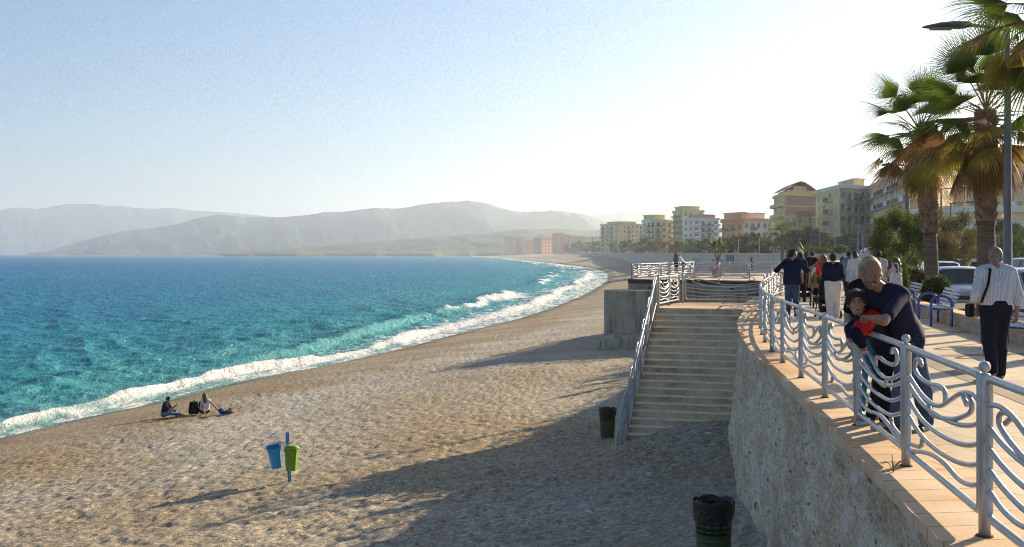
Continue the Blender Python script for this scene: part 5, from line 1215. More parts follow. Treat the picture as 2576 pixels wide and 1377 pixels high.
def person(label, loc, J, H=1.75, rz=0., skin=None, top=None, bottom=None, shoe=None, hair=('short', None), hm=None, sleeve=.5, leg=1.0, fem=False, build_=1.0, vox=.015, face=False, group=None, belly=0., hem=None, skirt=None, curl=(.5, .5), palms=(None, None), hds=(None, None), sleeveless=False, top_loose=.016, hs=1.0, smile=False, belt=False, leg_loose=.014, no_hands=False, cat='person', flare=0.):
    skin = skin or SKIN; hm = headM() if hm is None else hm; s_ = H / 1.75
    t = empty('person', loc, rz, label=label, cat=cat, group=group); b_ = build_; J = {k: np.array(v, float) for k, v in J.items()}
    mid = lambda a, b, f=.5: lerp(J[a], J[b], f); up = unit(J['nek'] - J['pel']); across = unit(J['shR'] - J['shL']); fwd = unit(np.cross(up, across))
    hs_ = hs * (s_ ** .35); hc = J['hed']; X = lambda *v: hc + hm @ (np.array(v) * hs_)
    def torso(S, g=0.0):
        g2 = g
        for k in 'LR':
            shi = lerp(J['sh' + k], J['nek'], .28) - up * .03 * s_
            S.cap(J['hi' + k] + up * .03 * s_, shi, (.092 if fem else .092) * s_ * b_ + g2, (.072 if fem else .080) * s_ * b_ + g2, k=.05)
            S.cap(J['sh' + k], lerp(J['sh' + k], J['nek'], .6) + up * .015 * s_, .050 * s_ * b_ + g2, .050 * s_ + g2, k=.05)
        S.cap(J['pel'], J['che'], .112 * s_ * b_ + g2, .118 * s_ * b_ + g2, k=.06)
        if belly: S.ell(mid('pel', 'che', .35) + fwd * .05 * s_, np.array([.155, .135, .17]) * s_ * belly + g2, np.stack([across, fwd, up], 1), k=.06)
        if fem:
            for sg in (-1, 1): S.ell(J['che'] + fwd * .095 * s_ + across * sg * .07 * s_ + up * .03 * s_, np.array([.058, .05, .055]) * s_ + g2, None, k=.04)
    def arm(S, k, g=0., f=2.0, flr=0.):
        S.cap(J['sh' + k], lerp(J['sh' + k], J['el' + k], min(1, f)), .052 * s_ * b_ + g, lerp(.052, .040, min(1, f)) * s_ * b_ + g + flr, k=.016)
        if f > 1: S.cap(J['el' + k], lerp(J['el' + k], J['wr' + k], min(1, f - 1) * .5), .041 * s_ * b_ + g, .041 * s_ * b_ + g, k=.02); S.cap(lerp(J['el' + k], J['wr' + k], min(1, f - 1) * .35), lerp(J['el' + k], J['wr' + k], min(1, f - 1)), .040 * s_ * b_ + g, lerp(.040, .027, min(1, f - 1)) * s_ + g, k=.02)
    def legs(S, k, g=0., f=1.0, lo=0.):
        S.cap(J['hi' + k], lerp(J['hi' + k], J['kn' + k], min(1, f * 2)), .092 * s_ * b_ + g, lerp(.092, .057, min(1, f * 2)) * s_ * b_ + g + lo, k=.05)
        if f > .5:
            q = (f - .5) * 2; c1 = lerp(J['kn' + k], J['an' + k], .30) - unit(fwd * np.array([1, 1, 0]) + 1e-6) * .012 * s_
            S.cap(J['kn' + k], c1, .056 * s_ + g, .058 * s_ + g + lo * .5, k=.03)
            if q > .3: S.cap(c1, lerp(J['kn' + k], J['an' + k], q), .058 * s_ + g + lo * .5, lerp(.058, .036, (q - .3) / .7) * s_ + g + lo, k=.03)
    B = SDF(); torso(B); B.cap(J['nek'] - up * .03, hc - hm @ np.array([0, .015, .05]) * hs_, .058 * s_ * (b_ * .5 + .5) * (.88 if fem else 1), .05 * hs_, k=.03)
    for k in 'LR':
        arm(B, k); legs(B, k); ft = J.get('to' + k); an = J['an' + k]
        toe = ft if ft is not None else an + np.array([.01 * (1 if k == 'R' else -1), .15, -.055]) * s_
        B.cap(an + np.array([0, -.03, -.045]) * s_, toe, .032 * s_, .026 * s_, k=.03); J['to' + k] = toe
    # head with features
    B.ell(X(0, -.012, .028), np.array([.074, .093, .088]) * hs_, hm, k=.02); B.ell(X(0, .022, -.045), np.array([.058, .066, .072]) * hs_, hm, k=.03); B.cap(X(-.018, .064, -.098), X(.018, .064, -.098), .022 * hs_, k=.025)
    for sg in (-1, 1): B.ell(X(sg * .076, -.008, -.012), np.array([.010, .020, .032]) * hs_, hm, k=.006)
    if face:
        B.cap(X(0, .083, .012), X(0, .108, -.030), .009 * hs_, .0135 * hs_, k=.010); B.cap(X(-.03, .076, .024), X(.03, .076, .024), .013 * hs_, k=.012)
        for sg in (-1, 1): B.ell(X(sg * .031, .094, .002), np.array([.017, .014, .011]) * hs_, hm, k=.010, op='s'); B.ell(X(sg * .042, .060, -.032), np.array([.022, .022, .02]) * hs_, hm, k=.02); B.ell(X(sg * .012, .101, -.032), np.array([.010, .010, .009]) * hs_, hm, k=.008)
        B.cap(X(-.018, .082, -.064), X(.018, .082, -.064), .009 * hs_, k=.010); B.cap(X(-.016, .080, -.074), X(.016, .080, -.074), .010 * hs_, k=.010)
    elif not no_hands: B.cap(X(0, .083, .008), X(0, .102, -.030), .009 * hs_, .013 * hs_, k=.012)
    if not no_hands:
        for i, k in enumerate('LR'): arm_hand(B, J, k, curl[i], s_, palms[i], hds[i])
    sdf_obj('body', B, vox, skin, t)
    if face:
        for sg in (-1, 1):
            e = SDF().ell(X(sg * .031, .079, .002), np.array([.0125, .0118, .0062]) * hs_, hm, k=.001); ey = sdf_obj('eye', e, .0022, M_EYEW, t)
            sdf_obj('iris', SDF().ell(X(sg * .031 + .001, .0885, .001), np.array([.0076, .0045, .0062]) * hs_, hm, k=.001), .0016, M_IRIS, ey)
            sdf_obj('eyebrow', SDF().cap(X(sg * .014, .093, .020), X(sg * .030, .091, .027), .0042 * hs_, .0045 * hs_, k=.003).cap(X(sg * .030, .091, .027), X(sg * .052, .078, .020), .0045 * hs_, .003 * hs_, k=.003), .0025, M_BROW if hair[0] != 'sides' else H_GREY, t)
        if smile:
            sdf_obj('mouth', SDF().cap(X(-.027, .080, -.060), X(0, .0905, -.069), .0065 * hs_, k=.004).cap(X(0, .0905, -.069), X(.027, .080, -.060), .0065 * hs_, k=.004), .0025, M_LIP, t)
            sdf_obj('teeth', SDF().cap(X(-.020, .0875, -.0635), X(0, .095, -.0685), .0034 * hs_, k=.002).cap(X(0, .095, -.0685), X(.020, .0875, -.0635), .0034 * hs_, k=.002), .0018, M_TEETH, t)
        else:
            sdf_obj('mouth', SDF().ell(X(0, .089, -.069), np.array([.017, .008, .009]) * hs_, hm, k=.002), .0025, M_LIP, t)
            sdf_obj('mouth_opening', SDF().ell(X(0, .0955, -.069), np.array([.010, .004, .0042]) * hs_, hm, k=.002), .0016, M_IRIS, t)
    st_, hmat = hair[0], hair[1] or H_DARK
    Hs = SDF(); hv = max(.008, vox * .8)
    if st_ == 'sides':
        Hs.ell(X(0, -.022, .008), np.array([.080, .092, .070]) * hs_, hm, k=.01); Hs.ell(X(0, .02, .105), np.array([.085, .125, .080]) * hs_, hm, k=.012, op='s'); Hs.ell(X(0, .085, -.03), np.array([.11, .092, .13]) * hs_, hm, k=.01, op='s'); Hs.ell(X(0, 0, -.09), np.array([.12, .1, .045]) * hs_, hm, k=.01, op='s')
    elif st_ != 'none':
        Hs.ell(X(0, -.018, .038), np.array([.086, .100, .090]) * hs_, hm, k=.01); Hs.ell(X(0, -.055, -.015), np.array([.078, .062, .07]) * hs_, hm, k=.02)
        if st_ == 'top': Hs.ell(X(0, .04, .10), np.array([.06, .05, .04]) * hs_, hm, k=.02)
        if st_ == 'mop':
            for i in range(26): a = i * 2.4; Hs.ell(X(.06 * math.cos(a), .055 * math.sin(a) + .0, .07 + .02 * math.sin(i * 3.1)), np.array([.034, .036, .026]) * hs_, hm, k=.012)
            Hs.ell(X(-.008, .058, .070), np.array([.055, .030, .030]) * hs_, hm, k=.02)
            for i in range(7): Hs.cap(X(-.05 + i * .016, .060, .085), X(-.058 + i * .018, .090, .050 - .006 * (i % 3)), .010 * hs_, .004, k=.006)
            for sg in (-1, 1): Hs.ell(X(sg * .074, .028, .02), np.array([.016, .03, .045]) * hs_, hm, k=.012)
        if st_ in ('long', 'curly', 'bob'):
            ln = {'long': .30, 'curly': .30, 'bob': .15}[st_]
            for i in range(9):
                a = R(20 + 35 * i - 140 + 90) ; a = R(-200 + i * 27.5 + 0); cx, cy = .078 * math.cos(a), .070 * math.sin(a) - .03
                if cy > .045: continue
                p0 = X(cx * 1.0, cy, .03); p1 = X(cx * 1.12, cy * 1.1 - .01, -.08); p2 = hc + hm @ (np.array([cx * 1.15, cy * .9 - .03, -.10]) * hs_) + np.array([0, 0, -(ln - .08)]) * hs_
                Hs.cap(p0, p1, .032 * hs_, .032 * hs_, k=.02); Hs.cap(p1, p2, .032 * hs_, .016 * hs_, k=.016)
                if st_ == 'curly':
                    for j in range(4): q = lerp(p0, p2, .25 + j * .25); Hs.ell(q + np.array([math.sin(i * 5 + j * 3), math.cos(i * 7 + j * 2), 0]) * .022, np.array([.036, .036, .034]) * hs_, None, k=.012)
        if st_ == 'bun': Hs.ell(X(0, -.07, .115), np.array([.06, .06, .05]) * hs_, hm, k=.02)
        if st_ == 'tail': Hs.cap(X(0, -.10, .06), X(0, -.14, -.12), .03 * hs_, .015 * hs_, k=.03)
        Hs.ell(X(0, .105, -.032), np.array([.062, .078, .082]) * hs_, hm, k=.012, op='s')
        if st_ in ('short', 'top', 'mop'): Hs.ell(X(0, .02, -.13), np.array([.12, .16, .075]) * hs_, hm, k=.012, op='s')
    if st_ != 'none': sdf_obj('hair', Hs, hv, hmat, t)
    if top is not None:
        T_ = SDF(); torso(T_, top_loose)
        if (hem if hem is not None else -.02) < -.03: T_.cap(J['hiL'] - up * .06 * s_ + fwd * .01, J['hiR'] - up * .06 * s_ + fwd * .01, .115 * s_ * b_ + top_loose, k=.05); T_.cap(J['hiL'] + up * .06 * s_, J['hiR'] + up * .06 * s_, .110 * s_ * b_ + top_loose, k=.05)
        for k in 'LR':
            if not sleeveless: arm(T_, k, top_loose * .9, sleeve * 2 if sleeve > .5 else sleeve * 2, .006)
        if sleeve >= .9 and not sleeveless:
            pass
        hz = hem if hem is not None else -.02
        T_.cap(lerp(J['shL'], J['nek'], .45) - up * .025 * s_, lerp(J['shR'], J['nek'], .45) - up * .025 * s_, .066 * s_ + top_loose * .5, k=.03)
        T_.ell(J['nek'] + up * .06 * s_ + fwd * .075 * s_, np.array([.055, .055, .075]) * s_, None, k=.008, op='s')
        if fem and sleeveless: T_.ell(J['nek'] + up * .02 + fwd * .09, np.array([.09, .1, .09]) * s_, None, k=.01, op='s')
        if flare: T_.cap(J['pel'] + up * .05, J['pel'] - up * (flare), .15 * s_, .20 * s_, k=.05)
        T_.plane(J['pel'] + up * hz * s_, up)
        sdf_obj('shirt' if not fem else 'top', T_, vox, top, t)
    if skirt:
        K = SDF(); K.cap(J['pel'] + up * .04, J['pel'] - np.array([0, 0, .42]) * s_, .135 * s_, .17 * s_, k=.03); K.plane(J['pel'] - np.array([0, 0, .40]) * s_, np.array([0, 0, 1.])); sdf_obj('skirt', K, vox, skirt, t)
    if bottom is not None:
        L_ = SDF()
        for k in 'LR':
            legs(L_, k, leg_loose, leg, leg_loose * .6); L_.cap(J['hi' + k], J['hi' + k] + up * .08 * s_, .098 * s_ * b_ + .008, .10 * s_ * b_ + .004, k=.05)
            if leg > .8: L_.plane(np.array([0, 0, min(J['an' + k][2] for k in 'LR') - .03]), (0, 0, 1.)) if False else None
        if belly: L_.cap(J['pel'], J['pel'] + up * .05 * s_, .125 * s_ * b_, .13 * s_ * b_, k=.05)
        L_.cap(J['pel'] - up * .03 * s_, J['pel'] + up * .06 * s_, .122 * s_ * b_, k=.05)
        if J['knL'][2] < J['pel'][2] * .72: L_.plane(J['pel'] + up * .09 * s_, -up)
        sdf_obj('trousers', L_, vox, bottom, t)
    if belt:
        Bt = SDF(); Bt.cap(J['pel'] + up * .045, J['pel'] + up * .075, .14 * s_ * b_, k=.0)
        for k in 'LR': Bt.cap(J['hi' + k] + up * .06 * s_, J['hi' + k] + up * .095 * s_, .112 * s_ * b_, k=.04)
        Bt.plane(J['pel'] + up * .09 * s_, -up); Bt.plane(J['pel'] + up * .05 * s_, up); sdf_obj('belt', Bt, vox * .7, C_BLACK, t)
    for k in 'LR':
        if shoe is None: break
        an, toe = J['an' + k], J['to' + k]; h_ = an + np.array([0, 0, -.045]) * s_ - unit(toe - an) * .02 * s_
        S2 = SDF().cap(h_, toe + unit(toe - h_) * .03 * s_, .042 * s_, .036 * s_, k=.02).cap(an + np.array([0, 0, -.02]) * s_, an + np.array([0, 0, -.05]) * s_, .043 * s_, .045 * s_, k=.02)
        lowz = min(h_[2], toe[2]) - .030 * s_; S2.plane((0, 0, lowz), (0, 0, 1.)); o = sdf_obj('shoe', S2, vox * .8, shoe, t)
    return t, J, X

# ---- the man leaning on the railing, the boy beside him and the woman behind
def Wl(loc, d): return {k: np.array(v, float) - np.array(loc) for k, v in d.items()}
loc = (3.62, 10.15, 0)
Jm = Wl(loc, dict(pel=(3.64, 10.22, .93), che=(3.47, 10.08, 1.17), nek=(3.32, 9.98, 1.34), hed=(3.195, 9.90, 1.47), shL=(3.44, 9.80, 1.28), shR=(3.22, 10.16, 1.25), elL=(3.16, 9.45, 1.075), wrL=(3.13, 9.72, 1.085), elR=(3.22, 10.42, 1.02), wrR=(3.20, 10.25, 1.0),
    hiL=(3.61, 10.12, .91), hiR=(3.67, 10.31, .91), knL=(3.58, 10.18, .48), knR=(3.78, 10.32, .49), anL=(3.52, 10.22, .085), anR=(3.86, 10.38, .085), toL=(3.40, 10.12, .03), toR=(3.76, 10.24, .03)))
man, J_, X_ = person('bald smiling man in a navy polo shirt leaning on the promenade railing', loc, Jm, 1.76, skin=SKIN2, top=C_NAVY, bottom=C_JEAN, shoe=M_SHOE, hair=('sides', H_GREY), hm=headM(198, -22, -9), sleeve=.40, build_=.96, belly=.48, vox=.0085, face=True, smile=True, curl=(1.4, .8), palms=((-.2, -.3, -1), (0, -.2, -1)), top_loose=.011, hem=-.13, leg_loose=.022, hs=1.05)
Bd = SDF().ell(X_(0, .030, -.058), np.array([.0615, .066, .052]) * 1.06, headM(198, -22, -9), k=.01).cap(X_(-.018, .066, -.100), X_(.018, .066, -.100), .0245, k=.02).ell(X_(0, .094, -.045), np.array([.034, .02, .006]), headM(198, -22, -9), k=.004).ell(X_(0, .100, -.060), np.array([.028, .03, .016]), headM(198, -22, -9), k=.006, op='s').ell(X_(0, .06, .02), np.array([.1, .1, .052]), headM(198, -22, -9), k=.008, op='s')
sdf_obj('beard', Bd, .0045, M_STUB, man)
loc = (3.40, 10.55, 0)
Jb = Wl(loc, dict(pel=(3.52, 10.42, .80), che=(3.40, 10.30, 1.00), nek=(3.24, 10.20, 1.085), hed=(3.125, 10.10, 1.205), shL=(3.27, 10.06, 1.05), shR=(3.26, 10.36, 1.04), elL=(3.06, 9.88, .94), wrL=(3.12, 9.93, .84), elR=(3.15, 10.34, .94), wrR=(3.12, 10.18, .87),
    hiL=(3.50, 10.34, .78), hiR=(3.54, 10.50, .78), knL=(3.46, 10.40, .42), knR=(3.50, 10.58, .42), anL=(3.50, 10.44, .075), anR=(3.44, 10.68, .075), toL=(3.38, 10.36, .03), toR=(3.32, 10.60, .03)))
boy, J_, X_ = person('dark haired boy in a red and navy top looking back over the railing', loc, Jb, 1.47, skin=SKIN, top=C_NAVY2, bottom=C_DJEAN, shoe=M_SHOEW, hair=('mop', H_DARK), hm=headM(166, 2, 6), sleeve=1.0, vox=.0085, face=True, curl=(1.0, .8), palms=((0, 0, 1), (0, 0, 1)), hs=1.04, top_loose=.024, hem=-.06, hds=((.3, .4, -.6), None), build_=1.0)
sdf_obj('red_sleeve', SDF().cap(J_['shL'] + (-.02, -.01, .02), lerp(J_['shL'], J_['elL'], .9), .075, .072, k=.03).cap(lerp(J_['shL'], J_['nek'], .4), J_['shL'], .06, .07, k=.03), .0085, C_RED, boy)
sdf_obj('cuff_stripe', SDF().cap(lerp(J_['elL'], J_['wrL'], .55), lerp(J_['elL'], J_['wrL'], .65), .0505, .0505, k=.01).plane(lerp(J_['elL'], J_['wrL'], .54), J_['wrL'] - J_['elL']).plane(lerp(J_['elL'], J_['wrL'], .64), J_['elL'] - J_['wrL']), .006, C_WHITE, boy)
J = stand(1.61, True); person('blonde woman standing behind the bald man at the railing', (3.60, 11.2, 0), J, 1.61, R(170), top=C_BLACK, bottom=C_TEAL, shoe=M_SHOEW, hair=('bob', H_BLOND), hm=headM(0, -5, 4), sleeve=.4, fem=True, vox=.011, face=True, hs=1.05)

# ---- the man in the striped shirt
J = stand(1.73, stride=.45, wide=1.1); J['elL'] = np.array([-.285, -.06, 1.13]); J['wrL'] = np.array([-.23, .16, .95]); J['elR'] = np.array([.285, -.03, 1.12]); J['wrR'] = np.array([.30, .03, .87])
t, J_, X_ = person('grey haired man in a striped shirt and dark jeans walking away with a shoulder bag', (6.30, 14.5, 0), J, 1.73, R(4), skin=SKIN2, top=C_STRIPE, bottom=C_DJEAN, shoe=M_SHOE, hair=('short', H_GREY), hm=headM(-8, 4, -4), sleeve=.86, build_=1.06, belly=.80, vox=.010, curl=(1.0, .7), hem=.015, top_loose=.02, leg_loose=.02)
sdf_obj('shoulder_strap', SDF().cap((-.135, -.125, 1.435), (-.175, -.150, 1.25), .016, k=.01).cap((-.175, -.150, 1.25), (-.245, -.11, 1.02), .016, k=.01).cap((-.135, -.125, 1.435), (-.125, .02, 1.475), .016, k=.01).cap((-.125, .02, 1.475), (-.14, .12, 1.38), .016, k=.01), .007, C_BLACK, t)
b = SDF()
for z in (.84, .90, .96): b.cap((-.31, .02, z), (-.29, .17, z), .030, k=.06)
o = sdf_obj('shoulder_bag', b, .009, C_BLACK, None); o.location = (6.30, 14.5, 0); o.rotation_euler = (0, 0, R(4)); tag(o, 'small black shoulder bag carried by the man in the striped shirt', 'bag')

# ---- walkers
J = stand(1.74); J['elL'] = np.array([-.42, -.04, 1.20]); J['wrL'] = np.array([-.26, .16, 1.16]); J['elR'] = np.array([.38, .05, 1.18]); J['wrR'] = np.array([.62, .14, 1.33])
person('man in a navy shirt and jeans with his arm held out, beside the railing', (7.30, 29.0, 0), J, 1.74, R(0), top=C_NAVY, bottom=C_JEAN, shoe=M_SHOE, hair=('top', H_DARK), hm=headM(-50, 0, 0), sleeve=.62, vox=.014, hem=-.12, build_=1.12)
J = stand(1.70); person('person in a white shirt and shorts half hidden behind the navy shirted man', (8.38, 33.1, 0), J, 1.70, R(-20), top=C_WHITE, bottom=C_LJEAN, shoe=M_SHOE, hair=('short', H_BROWN), sleeve=.45, leg=.48, vox=.018, hem=-.12)
J = stand(1.66, True, 'push', .08, .5); person('dark haired woman all in black pushing a pushchair', (9.70, 37.4, 0), J, 1.66, R(-25), top=C_BLACK, bottom=C_BLACK, shoe=M_SHOE, hair=('bob', H_DARK), hm=headM(-40, 0, 0), sleeve=.4, fem=True, vox=.018)
J = stand(1.38); J['elR'] = np.array([.23, .0, .9]); J['wrR'] = np.array([.15, .14, .74])
t, J_, X_ = person('child in a white T-shirt with a red cap walking towards us', (10.05, 36.4, 0), J, 1.38, R(170), top=C_WHITE, bottom=C_JEAN, shoe=M_SHOE, hair=('short', H_DARK), sleeve=.4, vox=.015, hs=1.08, hem=-.12, face=True)
sdf_obj('cap', SDF().ell(X_(0, -.01, .065), (.09, .105, .07), k=.01).ell(X_(0, .10, .05), (.07, .07, .012), k=.01).plane(X_(0, 0, .035), (0, 0, 1.)), .01, C_RED, t)
J = stand(1.60, True, 'push', .05); person('auburn haired woman in a red top pushing a pushchair', (9.35, 33.4, 0), J, 1.60, R(-8), top=C_RED, bottom=C_BLACK, shoe=M_SHOE, hair=('long', H_RED), sleeve=.5, fem=True, vox=.016)
J = stand(1.64, False, 'push', .06, .4); person('man in a navy waistcoat and white trousers pushing a pushchair', (8.02, 27.8, 0), J, 1.64, R(-5), top=C_NAVY2, bottom=C_WHITE, shoe=M_SHOEW, hair=('short', H_DARK), sleeve=.8, vox=.014, build_=1.16, hem=.02, leg_loose=.026)
J = stand(1.50, True); person('long dark haired girl in a teal and black outfit walking ahead of the crowd', (14.2, 47.8, 0), J, 1.50, R(-15), top=C_TEAL, bottom=C_JEAN, shoe=M_SHOE, hair=('long', H_DARK), sleeve=.9, fem=True, vox=.022)
J = stand(1.58); person('bald elderly walker far along the promenade', (15.3, 50.5, 0), J, 1.58, R(0), top=C_PINK, bottom=C_GREY, shoe=M_SHOE, hair=('sides', H_GREY), sleeve=.9, vox=.024)
J = stand(1.70, True, stride=.3); t, J_, X_ = person('woman in a loose white dress with her dark hair up', (11.55, 37.5, 0), J, 1.70, R(-12), top=C_WHITE, bottom=C_WHITE, shoe=M_SHOE, hair=('bun', H_DARK), sleeve=.85, fem=True, vox=.016, hem=-.42, flare=.45, leg=.5)
J = stand(1.72); person('dark haired man in a white T-shirt walking behind the crowd', (11.2, 34.0, 0), J, 1.67, R(-15), top=C_WHITE, bottom=C_GREY, shoe=M_SHOE, hair=('short', H_DARK), sleeve=.45, vox=.016, hem=-.12)
J = stand(1.53, True); person('curly haired woman in a pink sleeveless dress with bare shoulders', (9.30, 27.0, 0), J, 1.53, R(35), top=C_PINK, bottom=C_PINK, shoe=M_SHOE, hair=('curly', H_BROWN), hm=headM(25, 0, 0), fem=True, sleeveless=True, vox=.014, hem=-.4, flare=.4, leg=.5)
for (x, y, H_, tp, bt, hr, fm, hd, lb) in ((12.0, 44.5, 1.72, C_BLACK, C_JEAN, 'short', False, 5, 'man in a black jacket farther along the promenade, ahead of the red topped woman'), (13.3, 53.5, 1.66, C_GREY, C_BLACK, 'bob', True, -10, 'woman in a grey jacket far along the promenade near the planter'), (12.7, 42.0, 1.70, C_LJEAN, C_DJEAN, 'short', False, -5, 'man in a pale blue shirt beyond the woman in the white dress'), (13.6, 44.0, 1.62, C_RED, C_JEAN, 'long', True, -20, 'woman in a red cardigan beyond the woman in the white dress'), (14.6, 56.5, 1.70, C_BLUE, C_GREY, 'short', False, 170, 'man in a blue shirt walking back toward us near the planter'), (16.5, 62.0, 1.2, C_WHITE, C_BLUE, 'short', False, 160, 'small child in white walking beside the palm planter')):
    person(lb, (x, y, 0), stand(H_, fm, stride=.4), H_, R(hd), top=tp, bottom=bt, shoe=M_SHOE, hair=(hr, H_BROWN if fm else H_DARK), sleeve=.9, fem=fm, vox=.024, hem=-.12)
def bag(name, x, y, z, w, h, m, label, rz=0., d=.10):
    t = empty(name, (x, y, z), rz, label=label, cat='bag'); s = SDF()
    for sx in (-1, 1): s.cap((sx * (w / 2 - .04), 0, .06), (sx * (w / 2 - .06), 0, h - .04), d / 2, d / 3, k=.08)
    s.cap((-w / 2 + .05, 0, .06), (w / 2 - .05, 0, .06), d / 2, k=.06); s.cap((0, 0, .08), (0, 0, h - .05), d / 2, d / 3, k=.08); sdf_obj('body', s, .012, m, t)
    mb = MB(); mb.tube(bez([(-w * .3, 0, h - .05), (-w * .2, 0, h + .18), (w * .2, 0, h + .18), (w * .3, 0, h - .05)], 4), .012, seg=6); mb.build('handle', m, t, smooth=True)
bag('white_handbag', 9.22, 26.75, .86, .36, .34, C_WHITE, 'white leather handbag on the hip of the curly haired woman in pink', R(30))
bag('patterned_bag', 11.42, 37.2, .70, .50, .42, mat('pattern_cloth', (.62, .66, .68), .8, col2=(.20, .30, .38), vscale=16), 'white patterned beach bag carried by the woman in white', R(-10))
bag('tan_bag', 9.02, 33.1, .62, .42, .48, C_TAN, 'tan leather bag hanging from the red woman\'s pushchair')
def stroller(x, y, rz, label, fab):
    t = empty('pushchair', (x, y, 0), rz, label=label, cat='pushchair')
    mb = MB()
    for s_ in (-.24, .24): mb.tube(bez([(s_, -.35, 1.05), (s_, -.25, .98), (s_, .0, .62), (s_, .38, .14)], 4), .014, seg=6); mb.tube([(s_, .05, .62), (s_, -.32, .12)], .013, seg=6)
    mb.tube([(-.24, -.35, 1.05), (.24, -.35, 1.05)], .018, seg=6); mb.tube([(-.24, .38, .14), (.24, .38, .14)], .012, seg=6); mb.tube([(-.24, -.32, .12), (.24, -.32, .12)], .012, seg=6); mb.tube([(-.24, .02, .55), (.24, .02, .55)], .012, seg=6); mb.build('frame', M_BLACKP, t, smooth=True)
    s = SDF().cap((-.15, .0, .45), (.15, .0, .45), .10, k=.05).cap((-.15, -.12, .80), (.15, -.12, .80), .06, k=.2).cap((-.13, -.1, .5), (-.13, -.14, .78), .07, k=.05).cap((.13, -.1, .5), (.13, -.14, .78), .07, k=.05); sdf_obj('seat', s, .016, fab, t)
    s = SDF().ell((0, -.05, .86), (.23, .26, .20), k=.01).ell((0, .06, .80), (.21, .24, .18), k=.01, op='s'); sdf_obj('hood', s, .014, fab, t)
    mb = MB(); mb.box((0, -.08, .22), (.38, .36, .16), taper=1.15); mb.build('basket', fab, t)
    for sx in (-.25, .25):
        for sy, r_ in ((.38, .085), (-.32, .10)):
            mb = MB(); mb.tube([(sx - .02, sy, r_), (sx + .02, sy, r_)], r_, seg=14); mb.build('wheel', M_BLACKP, t)
M_BLACKP = mat('black_plastic', (.015, .015, .016), .5)
stroller(10.0, 38.0, R(-25), 'black pushchair pushed by the woman in black', C_BLACK)
stroller(9.42, 34.0, R(-8), 'black pushchair pushed by the woman in the red top', C_BLACK)
stroller(8.06, 28.4, R(-5), 'dark pushchair pushed by the man in white trousers', C_BLACK)

# ---- couple on the lookout platform and the child on a bicycle
J = stand(1.66, True); J['elR'] = np.array([.26, .05, 1.06]); J['wrR'] = np.array([.17, .22, .88]); person('woman in a patterned top and short dark skirt on the lookout platform', (11.95, 81.0, 0), J, 1.66, R(-60), top=mat('pattern_top', (.16, .22, .28), .8, col2=(.03, .035, .04), vscale=14), bottom=C_BLACK, shoe=M_SHOE, hair=('bob', H_BROWN), sleeve=.4, fem=True, leg=.3, vox=.024)
J = stand(1.70, False, lean=-.0); 
for k in ('che', 'nek', 'hed', 'shL', 'shR'): J[k] = J[k] + np.array([0, .62 * (J[k][2] - .96), -.12 * (J[k][2] - .96)])
J['elL'] = J['shL'] + (-.05, .16, -.24); J['wrL'] = J['elL'] + (0.05, .2, .05); J['elR'] = J['shR'] + (.05, .16, -.24); J['wrR'] = J['elR'] + (-.05, .2, .05)
person('man in a white shirt and blue trousers bending forward on the lookout platform', (12.55, 81.6, 0), J, 1.70, R(80), top=C_WHITE, bottom=C_BLUE, shoe=M_SHOE, hair=('short', H_BROWN), sleeve=.8, vox=.024)
cx, cy = 20.3, 94.5
t = empty('bicycle', (cx, cy, 0), R(0), label='small bicycle ridden across the promenade by a child', cat='bicycle')
for x in (-.42, .42):
    mb = MB(); mb.tube([(x + .24 * math.cos(a), 0, .26 + .24 * math.sin(a)) for a in np.linspace(0, 2 * math.pi, 25)], .022, seg=6, cap=False); w = mb.build('wheel', M_BLACKP, t, smooth=True)
    mb = MB(); [mb.tube([(x, 0, .26), (x + .23 * math.cos(a), 0, .26 + .23 * math.sin(a))], .004, seg=4) for a in np.linspace(0, 2 * math.pi, 13)[:-1]]; mb.build('spokes', M_STEEL, w)
mb = MB(); [mb.tube(p, .018, seg=6) for p in ([(-.42, 0, .26), (-.02, 0, .24), (-.14, 0, .60), (-.42, 0, .26)], [(-.02, 0, .24), (.30, 0, .62)], [(-.12, 0, .56), (.30, 0, .62)], [(.42, 0, .26), (.30, 0, .66), (.27, 0, .82)])]; mb.build('frame', mat('bike_paint', (.35, .36, .40), .4, metal=.4), t, smooth=True)
mb = MB(); mb.tube([(.22, -.22, .84), (.28, 0, .82), (.22, .22, .84)], .014, seg=6); mb.build('handlebar', M_BLACKP, t); mb = MB(); mb.box((-.15, 0, .64), (.22, .12, .05), bev=.02); mb.build('saddle', M_BLACKP, t)
z_ = np.array; Jc = {k: np.array(v) for k, v in dict(pel=(-.14, 0, .72), che=(-.05, 0, .93), nek=(.03, 0, 1.07), hed=(.08, 0, 1.19), shL=(.02, .13, 1.03), shR=(.02, -.13, 1.03), elL=(.12, .17, .88), elR=(.12, -.17, .88), wrL=(.22, .19, .86), wrR=(.22, -.19, .86), hiL=(-.13, .07, .70), hiR=(-.13, -.07, .70), knL=(.16, .09, .62), knR=(.10, -.09, .46), anL=(.02, .10, .34), anR=(-.02, -.10, .16), toL=(.14, .10, .30), toR=(.10, -.10, .12)).items()}
person('child in dark clothes riding the small bicycle', (cx, cy, 0), Jc, 1.25, 0, top=C_NAVY2, bottom=C_BLACK, shoe=M_SHOE, hair=('short', H_DARK), hm=headM(-90, 0, 0), sleeve=.9, vox=.02)

